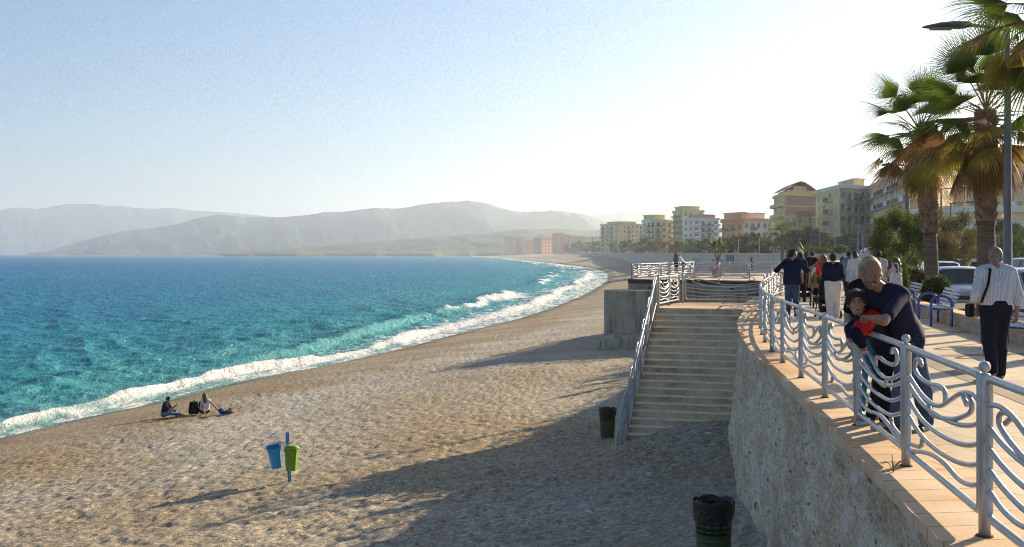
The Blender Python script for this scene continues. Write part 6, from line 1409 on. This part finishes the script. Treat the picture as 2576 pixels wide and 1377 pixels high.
# ---- the two on the beach
bx_, by_ = G(430, 1049, -5.45); gz = ground_at(bx_, by_)
def seat_on(px, py):
    z = -5.5
    for _ in range(30): x, y = G(px, py, z); z = .5 * z + .5 * ground_at(x, y)
    return x, y, z
bx_, by_, gz = seat_on(432, 1049)
S1 = 1.12
Jb = {k: np.array(v) * S1 for k, v in dict(pel=(0, 0, .12), che=(.05, .0, .40), nek=(.13, 0, .58), hed=(.19, 0, .70), shL=(.10, .17, .53), shR=(.12, -.17, .53), elL=(.24, .18, .27), elR=(.28, -.16, .27), wrL=(.44, .08, .42), wrR=(.46, -.06, .42), hiL=(.02, .10, .11), hiR=(.02, -.10, .11), knL=(.40, .26, .20), knR=(.42, -.24, .18), anL=(.52, -.02, .10), anR=(.66, .05, .10), toL=(.62, -.12, .05), toR=(.78, .10, .06)).items()}
person('boy in a dark T-shirt sitting cross-legged on the beach looking at a phone', (bx_ - .35, by_, gz), Jb, 1.55 * S1, R(-8), top=C_NAVY2, bottom=C_LJEAN, shoe=cloth('red_shoe', (.65, .03, .04)), hair=('short', H_DARK), hm=headM(-90, -22, 0), sleeve=.42, vox=.018, palms=((1, 0, .3), (1, 0, .3)), curl=(.9, .9))
mb = MB(); mb.box((0, 0, 0), (.075, .012, .15), bev=.004); o = mb.build('phone', M_BLACKP); o.location = (bx_ - .35 + .53 * S1, by_ - .05, gz + .50 * S1); o.rotation_euler = (0, R(35), R(80)); tag(o, 'black phone held up by the boy on the beach', 'phone')
gx, gy, gz = seat_on(512, 1041)
Jg = {k: np.array(v) * S1 for k, v in dict(pel=(0, 0, .12), che=(-.01, -.04, .38), nek=(.02, -.06, .58), hed=(-.02, -.03, .72), shL=(-.13, -.06, .52), shR=(.17, -.06, .52), elL=(-.10, -.12, .30), elR=(.36, -.12, .30), wrL=(-.02, -.20, .08), wrR=(.56, -.14, .08), hiL=(-.09, .03, .11), hiR=(.09, .03, .11), knL=(-.12, .42, .38), knR=(.10, .42, .38), anL=(-.12, .70, .08), anR=(.10, .70, .08), toL=(-.12, .85, .04), toR=(.10, .85, .04)).items()}
person('long haired girl in a white top sitting on the beach leaning back on her hands', (gx + .05, gy, gz), Jg, 1.55 * S1, R(20), top=C_WHITE, bottom=C_BLACK, shoe=M_SHOE, hair=('long', H_RED), hm=headM(35, 0, 0), fem=True, sleeveless=True, vox=.018, hds=((0, -.5, -.3), (.5, -.3, -.2)), curl=(.1, .1), palms=((0, 0, -1), (0, 0, -1)), leg=.7)
t = empty('backpack', (gx - .42, gy - .02, gz - .02), R(15), label='black backpack standing beside the girl in the white top', cat='backpack')
s = SDF()
for sx in (-.11, .11): s.cap((sx, 0, .12), (sx * .8, 0, .46), .13, .11, k=.08)
s.cap((-.06, -.11, .14), (.06, -.11, .14), .08, k=.06); sdf_obj('body', s, .016, C_BLACK, t)
mb = MB(); mb.tube(bez([(-.05, 0, .56), (0, 0, .64), (.05, 0, .56)], 4), .012, seg=6); mb.build('handle', C_BLACK, t)
mb = MB(); [mb.tube(bez([(s_, .10, .5), (s_ * 1.3, .2, .3), (s_, .1, .05)], 4), .02, seg=6) for s_ in (-.1, .1)]; mb.build('strap', C_BLACK, t)
def clump(name, px, py, m, size, label, seed, cat):
    x, y, z = seat_on(px, py); rr = random.Random(seed); s = SDF()
    for i in range(7): s.ell((rr.uniform(-.5, .5) * size[0], rr.uniform(-.5, .5) * size[1], size[2] * rr.uniform(.2, .6)), (size[0] * rr.uniform(.18, .3), size[1] * rr.uniform(.2, .35), size[2] * rr.uniform(.35, .6)), None, k=.03)
    o = sdf_obj(name, s, .014, m, None); o.location = (x, y, z); o.rotation_euler = (0, 0, rr.uniform(0, 3)); tag(o, label, cat)
clump('towel', 568, 1040, C_BLUE, (.55, .3, .22), 'crumpled blue towel on the shingle beyond the seated girl', 1, 'towel')
clump('clothes_heap', 581, 1040, cloth('brown_cloth', (.30, .18, .13)), (.45, .3, .2), 'small brown heap of clothes beside the blue towel', 2, 'clothes')
for i, (dx, dy) in enumerate(((0, 0), (.32, .1))):
    x, y, z = seat_on(508 + i * 9, 1052); t = empty('sandal', (x, y, z + .01), R(70 + i * 15), label='brown sandal lying on the shingle in front of the seated girl' + (', nearer the bins' if i else ', nearer the boy'), cat='sandal')
    mb = MB(); mb.tube([(0, -.12, .015), (0, 0, .015), (0, .13, .015)], .05, seg=10, flat=.35); mb.build('sole', C_TAN, t); mb = MB(); mb.tube(bez([(-.045, .05, .02), (0, .06, .07), (.045, .05, .02)], 4), .012, seg=6); mb.build('strap', C_TAN, t)
# ================================================================ STREET FURNITURE, CARS, BINS
M_BBLUE = mat('bench_blue', (.012, .075, .42), .4, col2=(.01, .05, .30), vscale=6, coat=.3); M_SLAT = mat('bench_slat', (.58, .62, .68), .45, col2=(.46, .50, .56), vscale=5)
def bench(x, y, rz, label, L=1.9, leg=.45):
    """local +x is the way the sitter faces, y runs along the seat"""
    t = empty('bench', (x, y, 0), rz, label=label, cat='bench', group='blue benches along the planter')
    for s_ in (-1, 1):
        mb = MB(); yy = s_ * (L / 2 - .12); a = [(.27, yy, 0), (.27, yy, .46), (.24, yy, .60), (.12, yy, .68), (-.02, yy, .68), (-.14, yy, .60), (-.17, yy, .46), (-.17, yy, 0)]; mb.tube(bez(a, 4), .03, seg=10); mb.build('armrest_leg', M_BBLUE, t, smooth=True)
        mb = MB(); yb = s_ * (L / 2 - .22); mb.tube([(.24, yb, .40), (-.18, yb, .37), (-.40, yb, .84)], .024, seg=8); mb.tube([(.24, yb, .40), (.26, s_ * (L / 2 - .12), .40)], .02, seg=6); mb.tube([(-.17, yb, .38), (-.17, s_ * (L / 2 - .12), .38)], .02, seg=6); mb.build('bracket', M_BBLUE, t, smooth=True)
    for k in range(6): mb = MB(); mb.box((.24 - k * .075, 0, .432 - k * .006), (.055, L, .022), bev=.006); mb.build('seat_slat', M_SLAT, t)
    for k in range(6):
        f = (k + .6) / 6; cx_, cz = -.18 - .22 * f + .035, .37 + .47 * f; mb = MB(); mb.box((cx_, 0, cz), (.022, L, .052), bev=.006); o = mb.build('back_slat', M_SLAT, t)
        o.location = (0, 0, 0)
bench(9.83, 25.75, R(-191), 'blue framed slatted bench in front of the round clipped bush')
bench(10.75, 30.6, R(-192), 'blue framed bench nearer the feathery tree with a dark clothed sitter')
bench(8.72, 19.5, R(-190), 'blue framed bench beside the man in the striped shirt')
Js = {k: np.array(v) for k, v in dict(pel=(0, 0, .54), che=(0, .03, .84), nek=(0, .08, 1.03), hed=(0, .12, 1.17), shL=(-.18, .05, .98), shR=(.18, .05, .98), elL=(-.22, .14, .72), elR=(.22, .14, .72), wrL=(-.12, .34, .62), wrR=(.12, .34, .62), hiL=(-.10, .02, .53), hiR=(.10, .02, .53), knL=(-.12, .46, .50), knR=(.12, .46, .50), anL=(-.12, .50, .09), anR=(.12, .50, .09)).items()}
person('person in black sitting on the far blue bench', (10.72, 31.2, 0), Js, 1.68, R(78), top=C_BLACK, bottom=C_BLACK, shoe=M_SHOE, hair=('bob', H_DARK), sleeve=.95, vox=.02)

# ---- lamp posts
M_POLE = mat('lamp_pole', (.17, .175, .18), .45, metal=.5, col2=(.12, .12, .125), vscale=3); M_HEAD = mat('lamp_head', (.11, .12, .13), .4, metal=.3); M_LENS = mat('lamp_lens', (.35, .34, .25), .25)
def lamp(x, y, zt, r, arm, label, dirx=-1, base=.2, head=.82):
    t = empty('street_lamp', (x, y, base), label=label, cat='street lamp'); H = zt - base; rn = math.copysign(1, dirx)
    mb = MB(); mb.lathe((0, 0, 0), [(r * 1.5, 0), (r * 1.5, .25), (r, .32), (r * .85, H * .5), (r * .6, H), (r * .5, H + .03)], 18); mb.build('pole', M_POLE, t, smooth=True)
    mb = MB(); mb.tube([(0, 0, H - .06), (dirx * arm * .5, -.02, H + .0), (dirx * arm, -.04, H + .03)], .035, seg=8); mb.build('arm', M_POLE, t, smooth=True)
    mb = MB(); prof = [(0, .035, .04, .05), (.06, .045, .10, .055), (.08, .02, .16, .05), (.3, .02, .17, .06), (.55, .0, .16, .045), (.76, -.04, .10, .02), (.82, -.05, .05, .01)]
    V_ = []; 
    for (s_, zc_, wy, hz_) in prof:
        s_ = s_ * head / .82; x_ = dirx * (arm + s_)
        for (a_, b2) in ((-1, -.5), (-.8, -1), (.8, -1), (1, -.5), (1, .3), (.6, 1), (-.6, 1), (-1, .3)): V_.append((x_, -.04 + a_ * wy, H + .03 + zc_ * .6 + b2 * hz_))
    n_ = len(prof); F_ = [(i * 8 + k, i * 8 + (k + 1) % 8, (i + 1) * 8 + (k + 1) % 8, (i + 1) * 8 + k) for i in range(n_ - 1) for k in range(8)] + [tuple(range(8)), tuple(range((n_ - 1) * 8, n_ * 8))]
    mb.add(V_, F_); h_ = mb.build('lamp_head', M_HEAD, t); mb = MB(); mb.box((dirx * (arm + head * .62), -.04, H - .035), (head * .42, .20, .03)); mb.build('lens', M_LENS, h_)
lamp(9.82, 22.05, 6.12, .088, .72, 'tall grey street lamp with a long flat head rising beside the second palm', head=.98)
lamp((2282 - 1288) * 50 / F, 50, 5.6, .13, .5, 'grey street lamp standing behind the feathery tree', head=.7)
lamp((2368 - 1288) * 80 / F, 80, 6.3, .10, 1.2, 'double curved street lamp between the palm trunks, the farther one', 1, head=.8); lamp((2392 - 1288) * 72 / F, 72, 4.9, .09, 1.0, 'shorter street lamp over the parked cars', 1, head=.7)
M_WPOLE = mat('white_pole', (.6, .62, .63), .5)
for i, (px, yt) in enumerate(((1910, 601), (1947.5, 600), (1955, 600), (1798, 606), (1858, 604))):
    Y = wallY(px) + 3; X = (px - 1288) * Y / F; zt = EYE - (yt - 637) * Y / F; mb = MB(); mb.lathe((0, 0, 0), [(.09, 0), (.05, zt - 1.5), (.10, zt - 1.45), (.02, zt - 1.35)], 8)
    o = mb.build('flagpole', M_WPOLE); o.location = (X, Y, 1.5); tag(o, ('slim white pole in front of the brown fronted block', 'slim white pole below the fan palm behind the wall, seaward of the pair', 'slim white pole below the fan palm behind the wall, inland of the pair', 'slim white pole in front of the light blue block', 'slim white pole in front of the orange and white block')[i], 'pole', 'slim poles on the far wall')
for i, px in enumerate((2040, 2062, 2158, 2170, 2100)):
    Y = wallY(px) + 4; X = (px - 1288) * Y / F; mb = MB(); mb.lathe((0, 0, 0), [(.12, 0), (.07, 3.6), (.07, 4.6)], 8); mb.tube([(0, 0, 4.6), (-.4, 0, 4.9), (-1.0, 0, 5.0)], .05, seg=6); o = mb.build('street_lamp', mat('blue_pole', (.10, .22, .42), .5) if i == 0 else bpy.data.materials['blue_pole']); o.location = (X, Y, 1.2); tag(o, ('blue lamp post below the ochre block, nearest its sea corner', 'blue lamp post before the middle of the ochre block', 'blue lamp post beside the rusty brown trees', 'blue lamp post just inland of the rusty brown trees', 'blue lamp post beside the bright yellow-green tree')[i], 'street lamp', 'blue lamp posts on the far wall')
# low white bollards on the far wall
for i in range(14):
    px = 1455 + i * 17; Y = wallY(px) + .3; X = (px - 1288) * Y / F; mb = MB(); mb.lathe((0, 0, 0), [(.16, 0), (.16, .55), (.1, .75), (.02, .8)], 8); o = mb.build('bollard', WHITE); o.location = (X, Y, 1.6); tag(o, 'small white bollard on top of the far wall', 'bollard', 'white bollards on the far wall')

# ---- sign board by the car park (a plain red figure on white)
sx, sy = (2498 - 1288) * 70 / F, 70
t = empty('sign_board', (sx, sy, -.3), label='white sign board with a red emblem beside the umbrella pine', cat='sign')
mb = MB(); mb.box((0, 0, 2.37), (.40, .05, .56)); mb.build('panel', mat('sign_white', (.72, .70, .66), .6), t); mb = MB(); mb.tube([(0, .03, 0), (0, .03, 2.2)], .03, seg=8); mb.build('post', M_POLE, t)
mb = MB(); mb.lathe((0, 0, 0), [(.075, -.004), (.075, .004)], 14); mb.v = [(p[0], -.03 + p[2], 2.52 + p[1]) for p in mb.v]; mb.box((0, -.03, 2.38), (.20, .006, .10)); mb.build('emblem', mat('sign_red', (.55, .06, .05), .6), t); mb = MB(); [mb.box((-.10 + k * .1, -.03, 2.19), (.07, .006, .10)) for k in range(3)]; mb.build('lettering', M_BLACKP, t)

# ---- cars
M_TYRE = mat('tyre', (.018, .018, .019), .85); M_RIM = mat('rim', (.45, .46, .48), .35, metal=.7); M_CGLASS = mat('car_glass', (.025, .035, .035), .06, spec=.8, var=.3, vscale=1.5); M_LAMPC = mat('headlight', (.65, .68, .72), .12); M_TAIL = mat('tail_light', (.45, .01, .01), .2); M_TRIM = mat('car_trim', (.02, .02, .022), .5); M_PLATE = mat('number_plate', (.7, .7, .66), .5)
def cpaint(name, c): return mat(name, c, .28, metal=.35, col2=tuple(x * .93 for x in c), vscale=1.0, coat=.7)
CP = dict(silver=cpaint('silver_blue_paint', (.40, .45, .50)), white=cpaint('white_paint', (.70, .71, .72)), black=cpaint('black_paint', (.02, .02, .022)), blue=cpaint('blue_paint', (.02, .05, .14)), red=cpaint('dark_red_paint', (.18, .02, .02)), grey=cpaint('grey_paint', (.22, .23, .25)))
_cars = {}
def car_proto(kind, paint):
    """front of the car faces -y; returns the root, standing on z=0"""
    L, Wd, Hc = dict(hatch=(3.75, 1.64, 1.50), wagon=(4.3, 1.74, 1.55), suv=(4.3, 1.8, 1.72))[kind]
    t = empty('parked_car', (0, 0, 0)); h = L / 2
    # stations along the length: y, half width low, half width belt, belt height, roof half width, roof height
    if kind == 'hatch': st_ = [(-h, .60, .58, .62, 0, 0), (-h + .10, .76, .74, .72, 0, 0), (-h + .45, .82, .79, .86, 0, 0), (-h + .88, .82, .80, .93, .74, .95), (-h + 1.45, .82, .81, .96, .62, Hc - .06), (-h + 1.9, .82, .81, .97, .60, Hc), (-h + 2.6, .82, .81, .98, .60, Hc - .01), (-h + 3.25, .82, .80, 1.0, .60, Hc - .07), (h - .12, .80, .77, .98, .66, 1.05), (h, .72, .68, .9, 0, 0)]
    else: st_ = [(-h, .64, .62, .62, 0, 0), (-h + .10, .80, .78, .74, 0, 0), (-h + .5, .86, .84, .90, 0, 0), (-h + 1.12, .87, .85, .97, .78, .99), (-h + 1.75, .87, .86, 1.0, .67, Hc - .06), (-h + 2.3, .87, .86, 1.0, .65, Hc), (-h + 3.2, .87, .86, 1.02, .65, Hc - .01), (-h + 3.85, .87, .84, 1.03, .64, Hc - .06), (h - .10, .84, .80, 1.02, .70, 1.10), (h, .76, .70, .92, 0, 0)]
    V_, F_, MI = [], [], []
    for (y, wl2, wb, zb, wr, zr) in st_:
        zl = .24
        if not wr: wr, zr = wb * .88, zb + .035
        ring = [(0, zl), (wl2 * .9, zl), (wl2, zl + .12), (wl2 + .015, .52), (wb, zb), (wr + (wb - wr) * .06, lerp(zb, zr, .94)), (wr * .82, zr + .012), (0, zr + .03)]
        V_ += [(x, y, z) for x, z in ring] + [(-x, y, z) for x, z in ring[-2:0:-1]]
    NR = 14; n_ = len(st_)
    for i in range(n_ - 1):
        roofed = [s_[4] > 0 for s_ in (st_[i], st_[i + 1])]
        for k in range(NR):
            F_.append((i * NR + k, i * NR + (k + 1) % NR, (i + 1) * NR + (k + 1) % NR, (i + 1) * NR + k)); mi = 0
            MI.append(mi)
    F_.append(tuple(range(NR - 1, -1, -1))); MI.append(0); F_.append(tuple(range((n_ - 1) * NR, n_ * NR))); MI.append(0)
    me = bpy.data.meshes.new('body'); me.from_pydata(V_, [], F_); me.polygons.foreach_set('material_index', MI); link('body', me, paint, t, smooth=True)
    # glass panels set just proud of the shell
    def ringpt(i, k): return Vector(V_[i * NR + k])
    def pane(name, corners, shrink=.88, off=.012):
        c = sum(corners, Vector()) / 4; nrm = (corners[1] - corners[0]).cross(corners[3] - corners[0]).normalized()
        if nrm.dot(c - Vector((0, 0, .8))) < 0: nrm = -nrm
        q = [c + (p - c) * shrink + nrm * off for p in corners]; mb = MB(); mb.add([tuple(p) for p in q] + [tuple(p - nrm * .03) for p in q], [(0, 1, 2, 3), (7, 6, 5, 4), (0, 4, 5, 1), (1, 5, 6, 2), (2, 6, 7, 3), (3, 7, 4, 0)]); mb.build(name, M_CGLASS, t)
    def screen(name, i0, i1, f0, f1):
        mb = MB(); r0 = []; r1 = []
        for k in (5, 6, 7, 8, 9):
            p, q = ringpt(i0, k), ringpt(i1, k); e = Vector((p.x * .92, 0, 0)); s2 = Vector((0, -.014 if i0 < i1 else .014, .020))
            a_, b2 = p + (q - p) * f0 + s2, p + (q - p) * f1 + s2; a_.x *= .90; b2.x *= .92; r0.append(tuple(a_)); r1.append(tuple(b2))
        mb.add(r0 + r1, [(k, k + 1, 6 + k, 5 + k) for k in range(4)]); o_ = mb.build(name, M_CGLASS, t, smooth=True)
    screen('windscreen', 3, 4, .06, .93); screen('rear_window', n_ - 2, n_ - 3, .25, .90)
    for (k0, k1) in ((4, 5), (10, 9)):
        for (i, j) in ((4, 6), (6, 7)) if kind == 'hatch' else ((4, 5), (5, 6), (6, 7)): pane('side_window', [ringpt(i, k0), ringpt(j, k0), ringpt(j, k1), ringpt(i, k1)], .88, .02)
    for y in (-h + .72, h - .70):
        for sx_ in (-1, 1):
            mb = MB(); mb.tube([(sx_ * (Wd / 2 - .19), y, .30), (sx_ * (Wd / 2 + .005), y, .30)], .30, seg=20); w = mb.build('wheel', M_TYRE, t); mb = MB(); mb.tube([(sx_ * (Wd / 2 - .02), y, .30), (sx_ * (Wd / 2 + .015), y, .30)], .19, seg=14); mb.build('rim', M_RIM, w)
    for sx_ in (-1, 1):
        mb = MB(); mb.box((sx_ * .56, -h + .07, .66), (.34, .20, .17), bev=.05); mb.build('headlight', M_LAMPC, t); mb = MB(); mb.box((sx_ * .66, h - .07, .82), (.18, .16, .34), bev=.04); mb.build('tail_light', M_TAIL, t)
        mb = MB(); mb.box((sx_ * (Wd / 2 + .09), -h + 1.15, 1.0), (.18, .10, .13), bev=.03); mb.build('wing_mirror', paint, t)
    mb = MB(); mb.box((0, -h - .005, .62), (.62, .06, .12), bev=.02); mb.box((0, -h - .01, .40), (1.1, .06, .13), bev=.02); mb.build('grille', M_TRIM, t); mb = MB(); mb.box((0, -h - .045, .50), (.52, .02, .11)); mb.build('number_plate', M_PLATE, t)
    mb = MB(); mb.box((0, h + .01, .50), (.52, .02, .11)); mb.build('rear_number_plate', M_PLATE, t); mb = MB(); mb.box((0, h - .0, .42), (1.3, .10, .16), bev=.03); mb.box((0, -h + .04, .33), (1.4, .10, .12), bev=.03); mb.build('bumper', M_TRIM, t)
    return t
def car(x, y, rz, kind, col, label, z=-.285):
    key = (kind, col)
    if key not in _cars: o = car_proto(kind, CP[col]); _cars[key] = o
    else: o = copy_tree(_cars[key])
    o.location = (x, y, z); o.rotation_euler = (0, 0, rz); tag(o, label, 'car', 'cars parked along the promenade road')
PXc = lambda px, Y: (px - 1288) * Y / F
car(PXc(2444, 33.5), 34.6, R(-14), 'hatch', 'silver', 'small silver-blue hatchback facing us behind the planter and the blue bench')
car(PXc(2378, 50), 50.5, R(-10), 'wagon', 'white', 'white car behind the first palm trunk with a dark roof rack line')
car(PXc(2352, 63), 62.5, R(-10), 'wagon', 'black', 'black car parked behind the white one')
car(PXc(2412, 72), 73, R(-10), 'wagon', 'silver', 'silver estate car in the parked row beyond the black one'); car(PXc(2418, 86), 87, R(-10), 'hatch', 'white', 'white hatchback farther along the parked row')
car(PXc(2432, 100), 101, R(-8), 'suv', 'silver', 'silver tall car near the kiosk'); car(PXc(2418, 118), 118, R(60), 'suv', 'black', 'black tall car side-on below the blue awning')
car(PXc(2508, 64), 65, R(-5), 'hatch', 'red', 'dark red car seen past the striped shirt man\'s head'); car(PXc(2486, 80), 80, R(-5), 'wagon', 'white', 'white car far behind the striped shirt man')
car(PXc(2560, 56), 57, R(176), 'hatch', 'blue', 'dark blue hatchback with red tail lights beyond the lamp post'); car(PXc(2612, 46), 47, R(178), 'suv', 'black', 'black tall car with red tail lights at the picture edge')
car(PXc(2618, 27.5), 27.5, R(-6), 'wagon', 'silver', 'silver car facing us behind the last bench at the picture edge'); car(PXc(2530, 90), 90, R(176), 'wagon', 'grey', 'grey car in front of the green bushy tree')
car(PXc(2120, 0) if False else PXc(2128, wallY(2128) + 9), wallY(2128) + 9, R(80), 'hatch', 'blue', 'small blue car passing above the far wall', 1.0)
car(PXc(2195, wallY(2195) + 9), wallY(2195) + 9, R(85), 'hatch', 'white', 'white car above the far wall near the rusty trees', 1.0); car(PXc(2214, wallY(2214) + 9), wallY(2214) + 10, R(85), 'wagon', 'grey', 'grey car above the far wall beside the white one', 1.0)

# ---- bins on the beach
x, y, z = seat_on(727, 1212); M_BP = mat('blue_pole_paint', (.02, .11, .42), .5, col2=(.03, .20, .42), vscale=8)
t = empty('bin_post', (x, y, z), label='blue square post holding the two recycling bins on the beach', cat='post')
mb = MB(); mb.tube([(.03, 0, -.2), (0, 0, .3), (-.045, 0, 1.28)], .045, seg=4); mb.build('post', M_BP, t); mb = MB(); mb.tube([(-.30, .0, 1.02), (-.03, -.03, 1.0), (.12, -.02, 1.02)], .018, seg=6); mb.build('bracket', M_STEEL, t)
def hanging_bin(dx, dy, dz, tilt, rz, c, lidc, label, w=.31, d=.30, h=.60):
    t = empty('recycling_bin', (x + dx, y + dy, z + dz), rz, label=label, cat='bin'); t.rotation_euler = (0, tilt, rz)
    mb = MB(); V_ = []; F_ = []
    for zz, f in ((0, .78), (.03, .80), (h * .80, .96), (h * .80, 1.06), (h * .90, 1.08), (h * .90, 1.0)):
        a, b_ = w / 2 * f, d / 2 * f; r_ = .03
        V_ += [(sx * (a - (r_ if q else 0)), sy * (b_ - (0 if q else r_)), zz) for sx, sy, q in ((-1, -1, 0), (-1, -1, 1), (1, -1, 1), (1, -1, 0), (1, 1, 0), (1, 1, 1), (-1, 1, 1), (-1, 1, 0))]
    for i in range(5): F_ += [(i * 8 + k, i * 8 + (k + 1) % 8, (i + 1) * 8 + (k + 1) % 8, (i + 1) * 8 + k) for k in range(8)]
    F_ += [tuple(range(7, -1, -1)), tuple(range(40, 48))]; mb.add(V_, F_); mb.build('bucket', c, t)
    mb = MB(); mb.box((0, 0, h * .95), (w * 1.10, d * 1.10, h * .09), bev=.02); mb.box((0, 0, h * 1.02), (w * .9, d * .9, h * .06), bev=.02, taper=.85); mb.build('lid', lidc, t)
    mb = MB(); mb.tube(bez([(-w * .56, 0, h * .88), (-w * .5, -d * .5, h * 1.05), (0, -d * .62, h * 1.08), (w * .5, -d * .5, h * 1.05), (w * .56, 0, h * .88)], 4), .010, seg=6); mb.build('handle', lidc, t, smooth=True)
hanging_bin(-.315, -.02, .36, R(-9), R(25), mat('bin_blue', (.03, .30, .62), .45, col2=(.05, .36, .66), vscale=4), mat('bin_blue_lid', (.02, .24, .55), .45), 'light blue recycling bin hanging crooked on the blue post')
hanging_bin(.10, -.19, .33, R(1), R(-4), mat('bin_green', (.16, .32, .02), .45, col2=(.13, .27, .015), vscale=4), mat('bin_green_lid', (.20, .40, .02), .45), 'lime green recycling bin hanging upright on the blue post')
M_TUB = mat('green_tub', (.045, .075, .018), .55, col2=(.03, .055, .015), vscale=6); M_BAG = mat('black_bag', (.008, .008, .010), .22, spec=.6, bump=.02, bscale=22)
def litter_tub(px, Y, z, h, r, label):
    X = PXc(px, Y); t = empty('litter_bin', (X, Y, z), label=label, cat='litter bin'); mb = MB(); prof = []; k = 14
    for i in range(k): a = i / k; rr_ = r * (.80 + .17 * a); prof += [(rr_, h * .86 * a), (rr_ + .006, h * .86 * (a + .5 / k)), (rr_, h * .86 * (a + .95 / k))]
    mb.lathe((0, 0, 0), [(.01, 0)] + prof, 36); mb.build('tub', M_TUB, t)
    mb = MB(); rr2 = random.Random(int(px)); N = 40; V_ = []; lev = [(1.0, .76), (1.05, .84), (1.08, .97), (1.10, 1.0), (1.03, 1.0), (.98, .93), (.93, .60), (.5, .5)]
    for li, (f, zz) in enumerate(lev):
        for j in range(N): a = 2 * math.pi * j / N; q = f + (.035 * math.sin(j * 2.1 + li) + rr2.uniform(-.02, .02)) * (li < 6); V_.append((r * q * math.cos(a), r * q * math.sin(a), h * (zz + .018 * math.sin(j * .9 + li * 1.3) * (li in (0, 2, 3, 4)))))
    mb.add(V_, [(i * N + j, i * N + (j + 1) % N, (i + 1) * N + (j + 1) % N, (i + 1) * N + j) for i in range(len(lev) - 1) for j in range(N)] + [tuple(range((len(lev) - 1) * N, len(lev) * N))]); mb.build('bin_bag', M_BAG, t, smooth=True)
def Yat(px, py, z0=-3.0):
    z = z0
    for _ in range(30): x_, y_ = G(px, py, z); z = .5 * z + .5 * ground_at(x_, y_)
    return y_, z
Yb, zb = Yat(1528, 1098); litter_tub(1528, Yb, zb - .03, 72 * Yb / F * 1.02, 45 * Yb / F / 2 / 1.08, 'dark green litter tub with a black bag at the foot of the steps')
Yb = 14.4; litter_tub(1795, Yb, ground_at(PXc(1795, Yb), Yb) - .05, 1.65 - (1257 - 637) * Yb / F - (ground_at(PXc(1795, Yb), Yb) - .05), .245, 'dark green litter tub with a black bag against the seawall')
# ---- small litter and beach debris
M_PLW = mat('paper_white', (.75, .75, .76), .6)
for i, (px, py, w) in enumerate(((1782, 1098, .22), (1484, 1298, .12), (1335, 1318, .10), (1232, 1392, .1))):
    x_, y_, z_ = seat_on(px, py); mb = MB(); rr2 = random.Random(i); c = [(rr2.uniform(-1, 1) * w, rr2.uniform(-1, 1) * w * .6, rr2.uniform(.02, .09)) for _ in range(5)]; mb.add([(0, 0, .09)] + c, [(0, 1, 2), (0, 2, 3), (0, 3, 4), (0, 4, 5)]); o = mb.build('litter', M_PLW); o.location = (x_, y_, z_ + .02)
    tag(o, ('white plastic scrap on the sand beside the bottom step', 'white scrap of paper in the wall shadow on the beach', 'small white scrap lying in the beach shadow', 'tiny white scrap at the lower edge of the beach')[i], 'litter')
mb = MB(); rr2 = random.Random(4)
for i in range(9): a = rr2.uniform(0, 6.28); mb.tube(bez([(0, 0, 0), (.04 * math.cos(a), .04 * math.sin(a), .07), (.10 * math.cos(a), .10 * math.sin(a), .05 + rr2.uniform(0, .07))], 3), .003, seg=4)
o = mb.build('dry_weed', mat('dry_weed', (.30, .26, .13), .9)); o.location = (2.86, 8.35, .006); tag(o, 'dry weed growing from the coping beside a railing post', 'weed')

g = np.random.default_rng(9); V_, F_ = [], []
for (cx_, cy_, sx_, sy_, k_) in ((-1.0, 26.2, 2.2, .8, 260), (2.2, 33.5, 1.6, 1.2, 140), (-4.5, 23.4, 2.5, 1.0, 160), (-9, 34, 9, 7, 220), (1.0, 45, 5, 6, 120), (-1.5, 20.5, 3, 1.2, 120)):
    P_ = np.stack([cx_ + g.normal(size=k_) * sx_, cy_ + g.normal(size=k_) * sy_], 1); Zq, _, _ = terrain_z(P_[:, 0], P_[:, 1])
    for (x_, y_), z_ in zip(P_, Zq):
        a = g.uniform(0, 6.28); L_ = g.uniform(.03, .11); w_q = g.uniform(.012, .03); d = np.array([math.cos(a), math.sin(a), g.uniform(-.1, .3)]); s_ = np.array([-math.sin(a), math.cos(a), .1]); p = np.array([x_, y_, z_ + .02]); o_ = len(V_)
        V_ += [p - s_ * w_q, p + d * L_, p + s_ * w_q, p - d * L_ + np.array([0, 0, .02])]; F_.append((o_, o_ + 1, o_ + 2, o_ + 3))
tag(link('beach_debris', mesh_np('beach_debris', np.array(V_), F_), mat('debris', (.26, .13, .05), .9, col2=(.10, .06, .03), vscale=3)), 'scattered dry brown leaves and twigs on the shingle', 'debris', kind='stuff')
# ---------------------------------------------------------------- air
hm = bpy.data.materials.new('haze_air'); hm.use_nodes = True; n, l = nodes(hm)
n.remove(n["Principled BSDF"]); pv = n.new("ShaderNodeVolumePrincipled")
pv.inputs["Color"].default_value = (.76, .87, 1.0, 1); pv.inputs["Density"].default_value = .00016; pv.inputs["Anisotropy"].default_value = .48
l.new(pv.outputs[0], n["Material Output"].inputs["Volume"])
mb = MB(); mb.box((0, 6500, 260), (60000, 17000, 620)); hz = mb.build('haze', hm); tag(hz, 'pale sea haze lying over the bay', 'haze', kind='stuff')
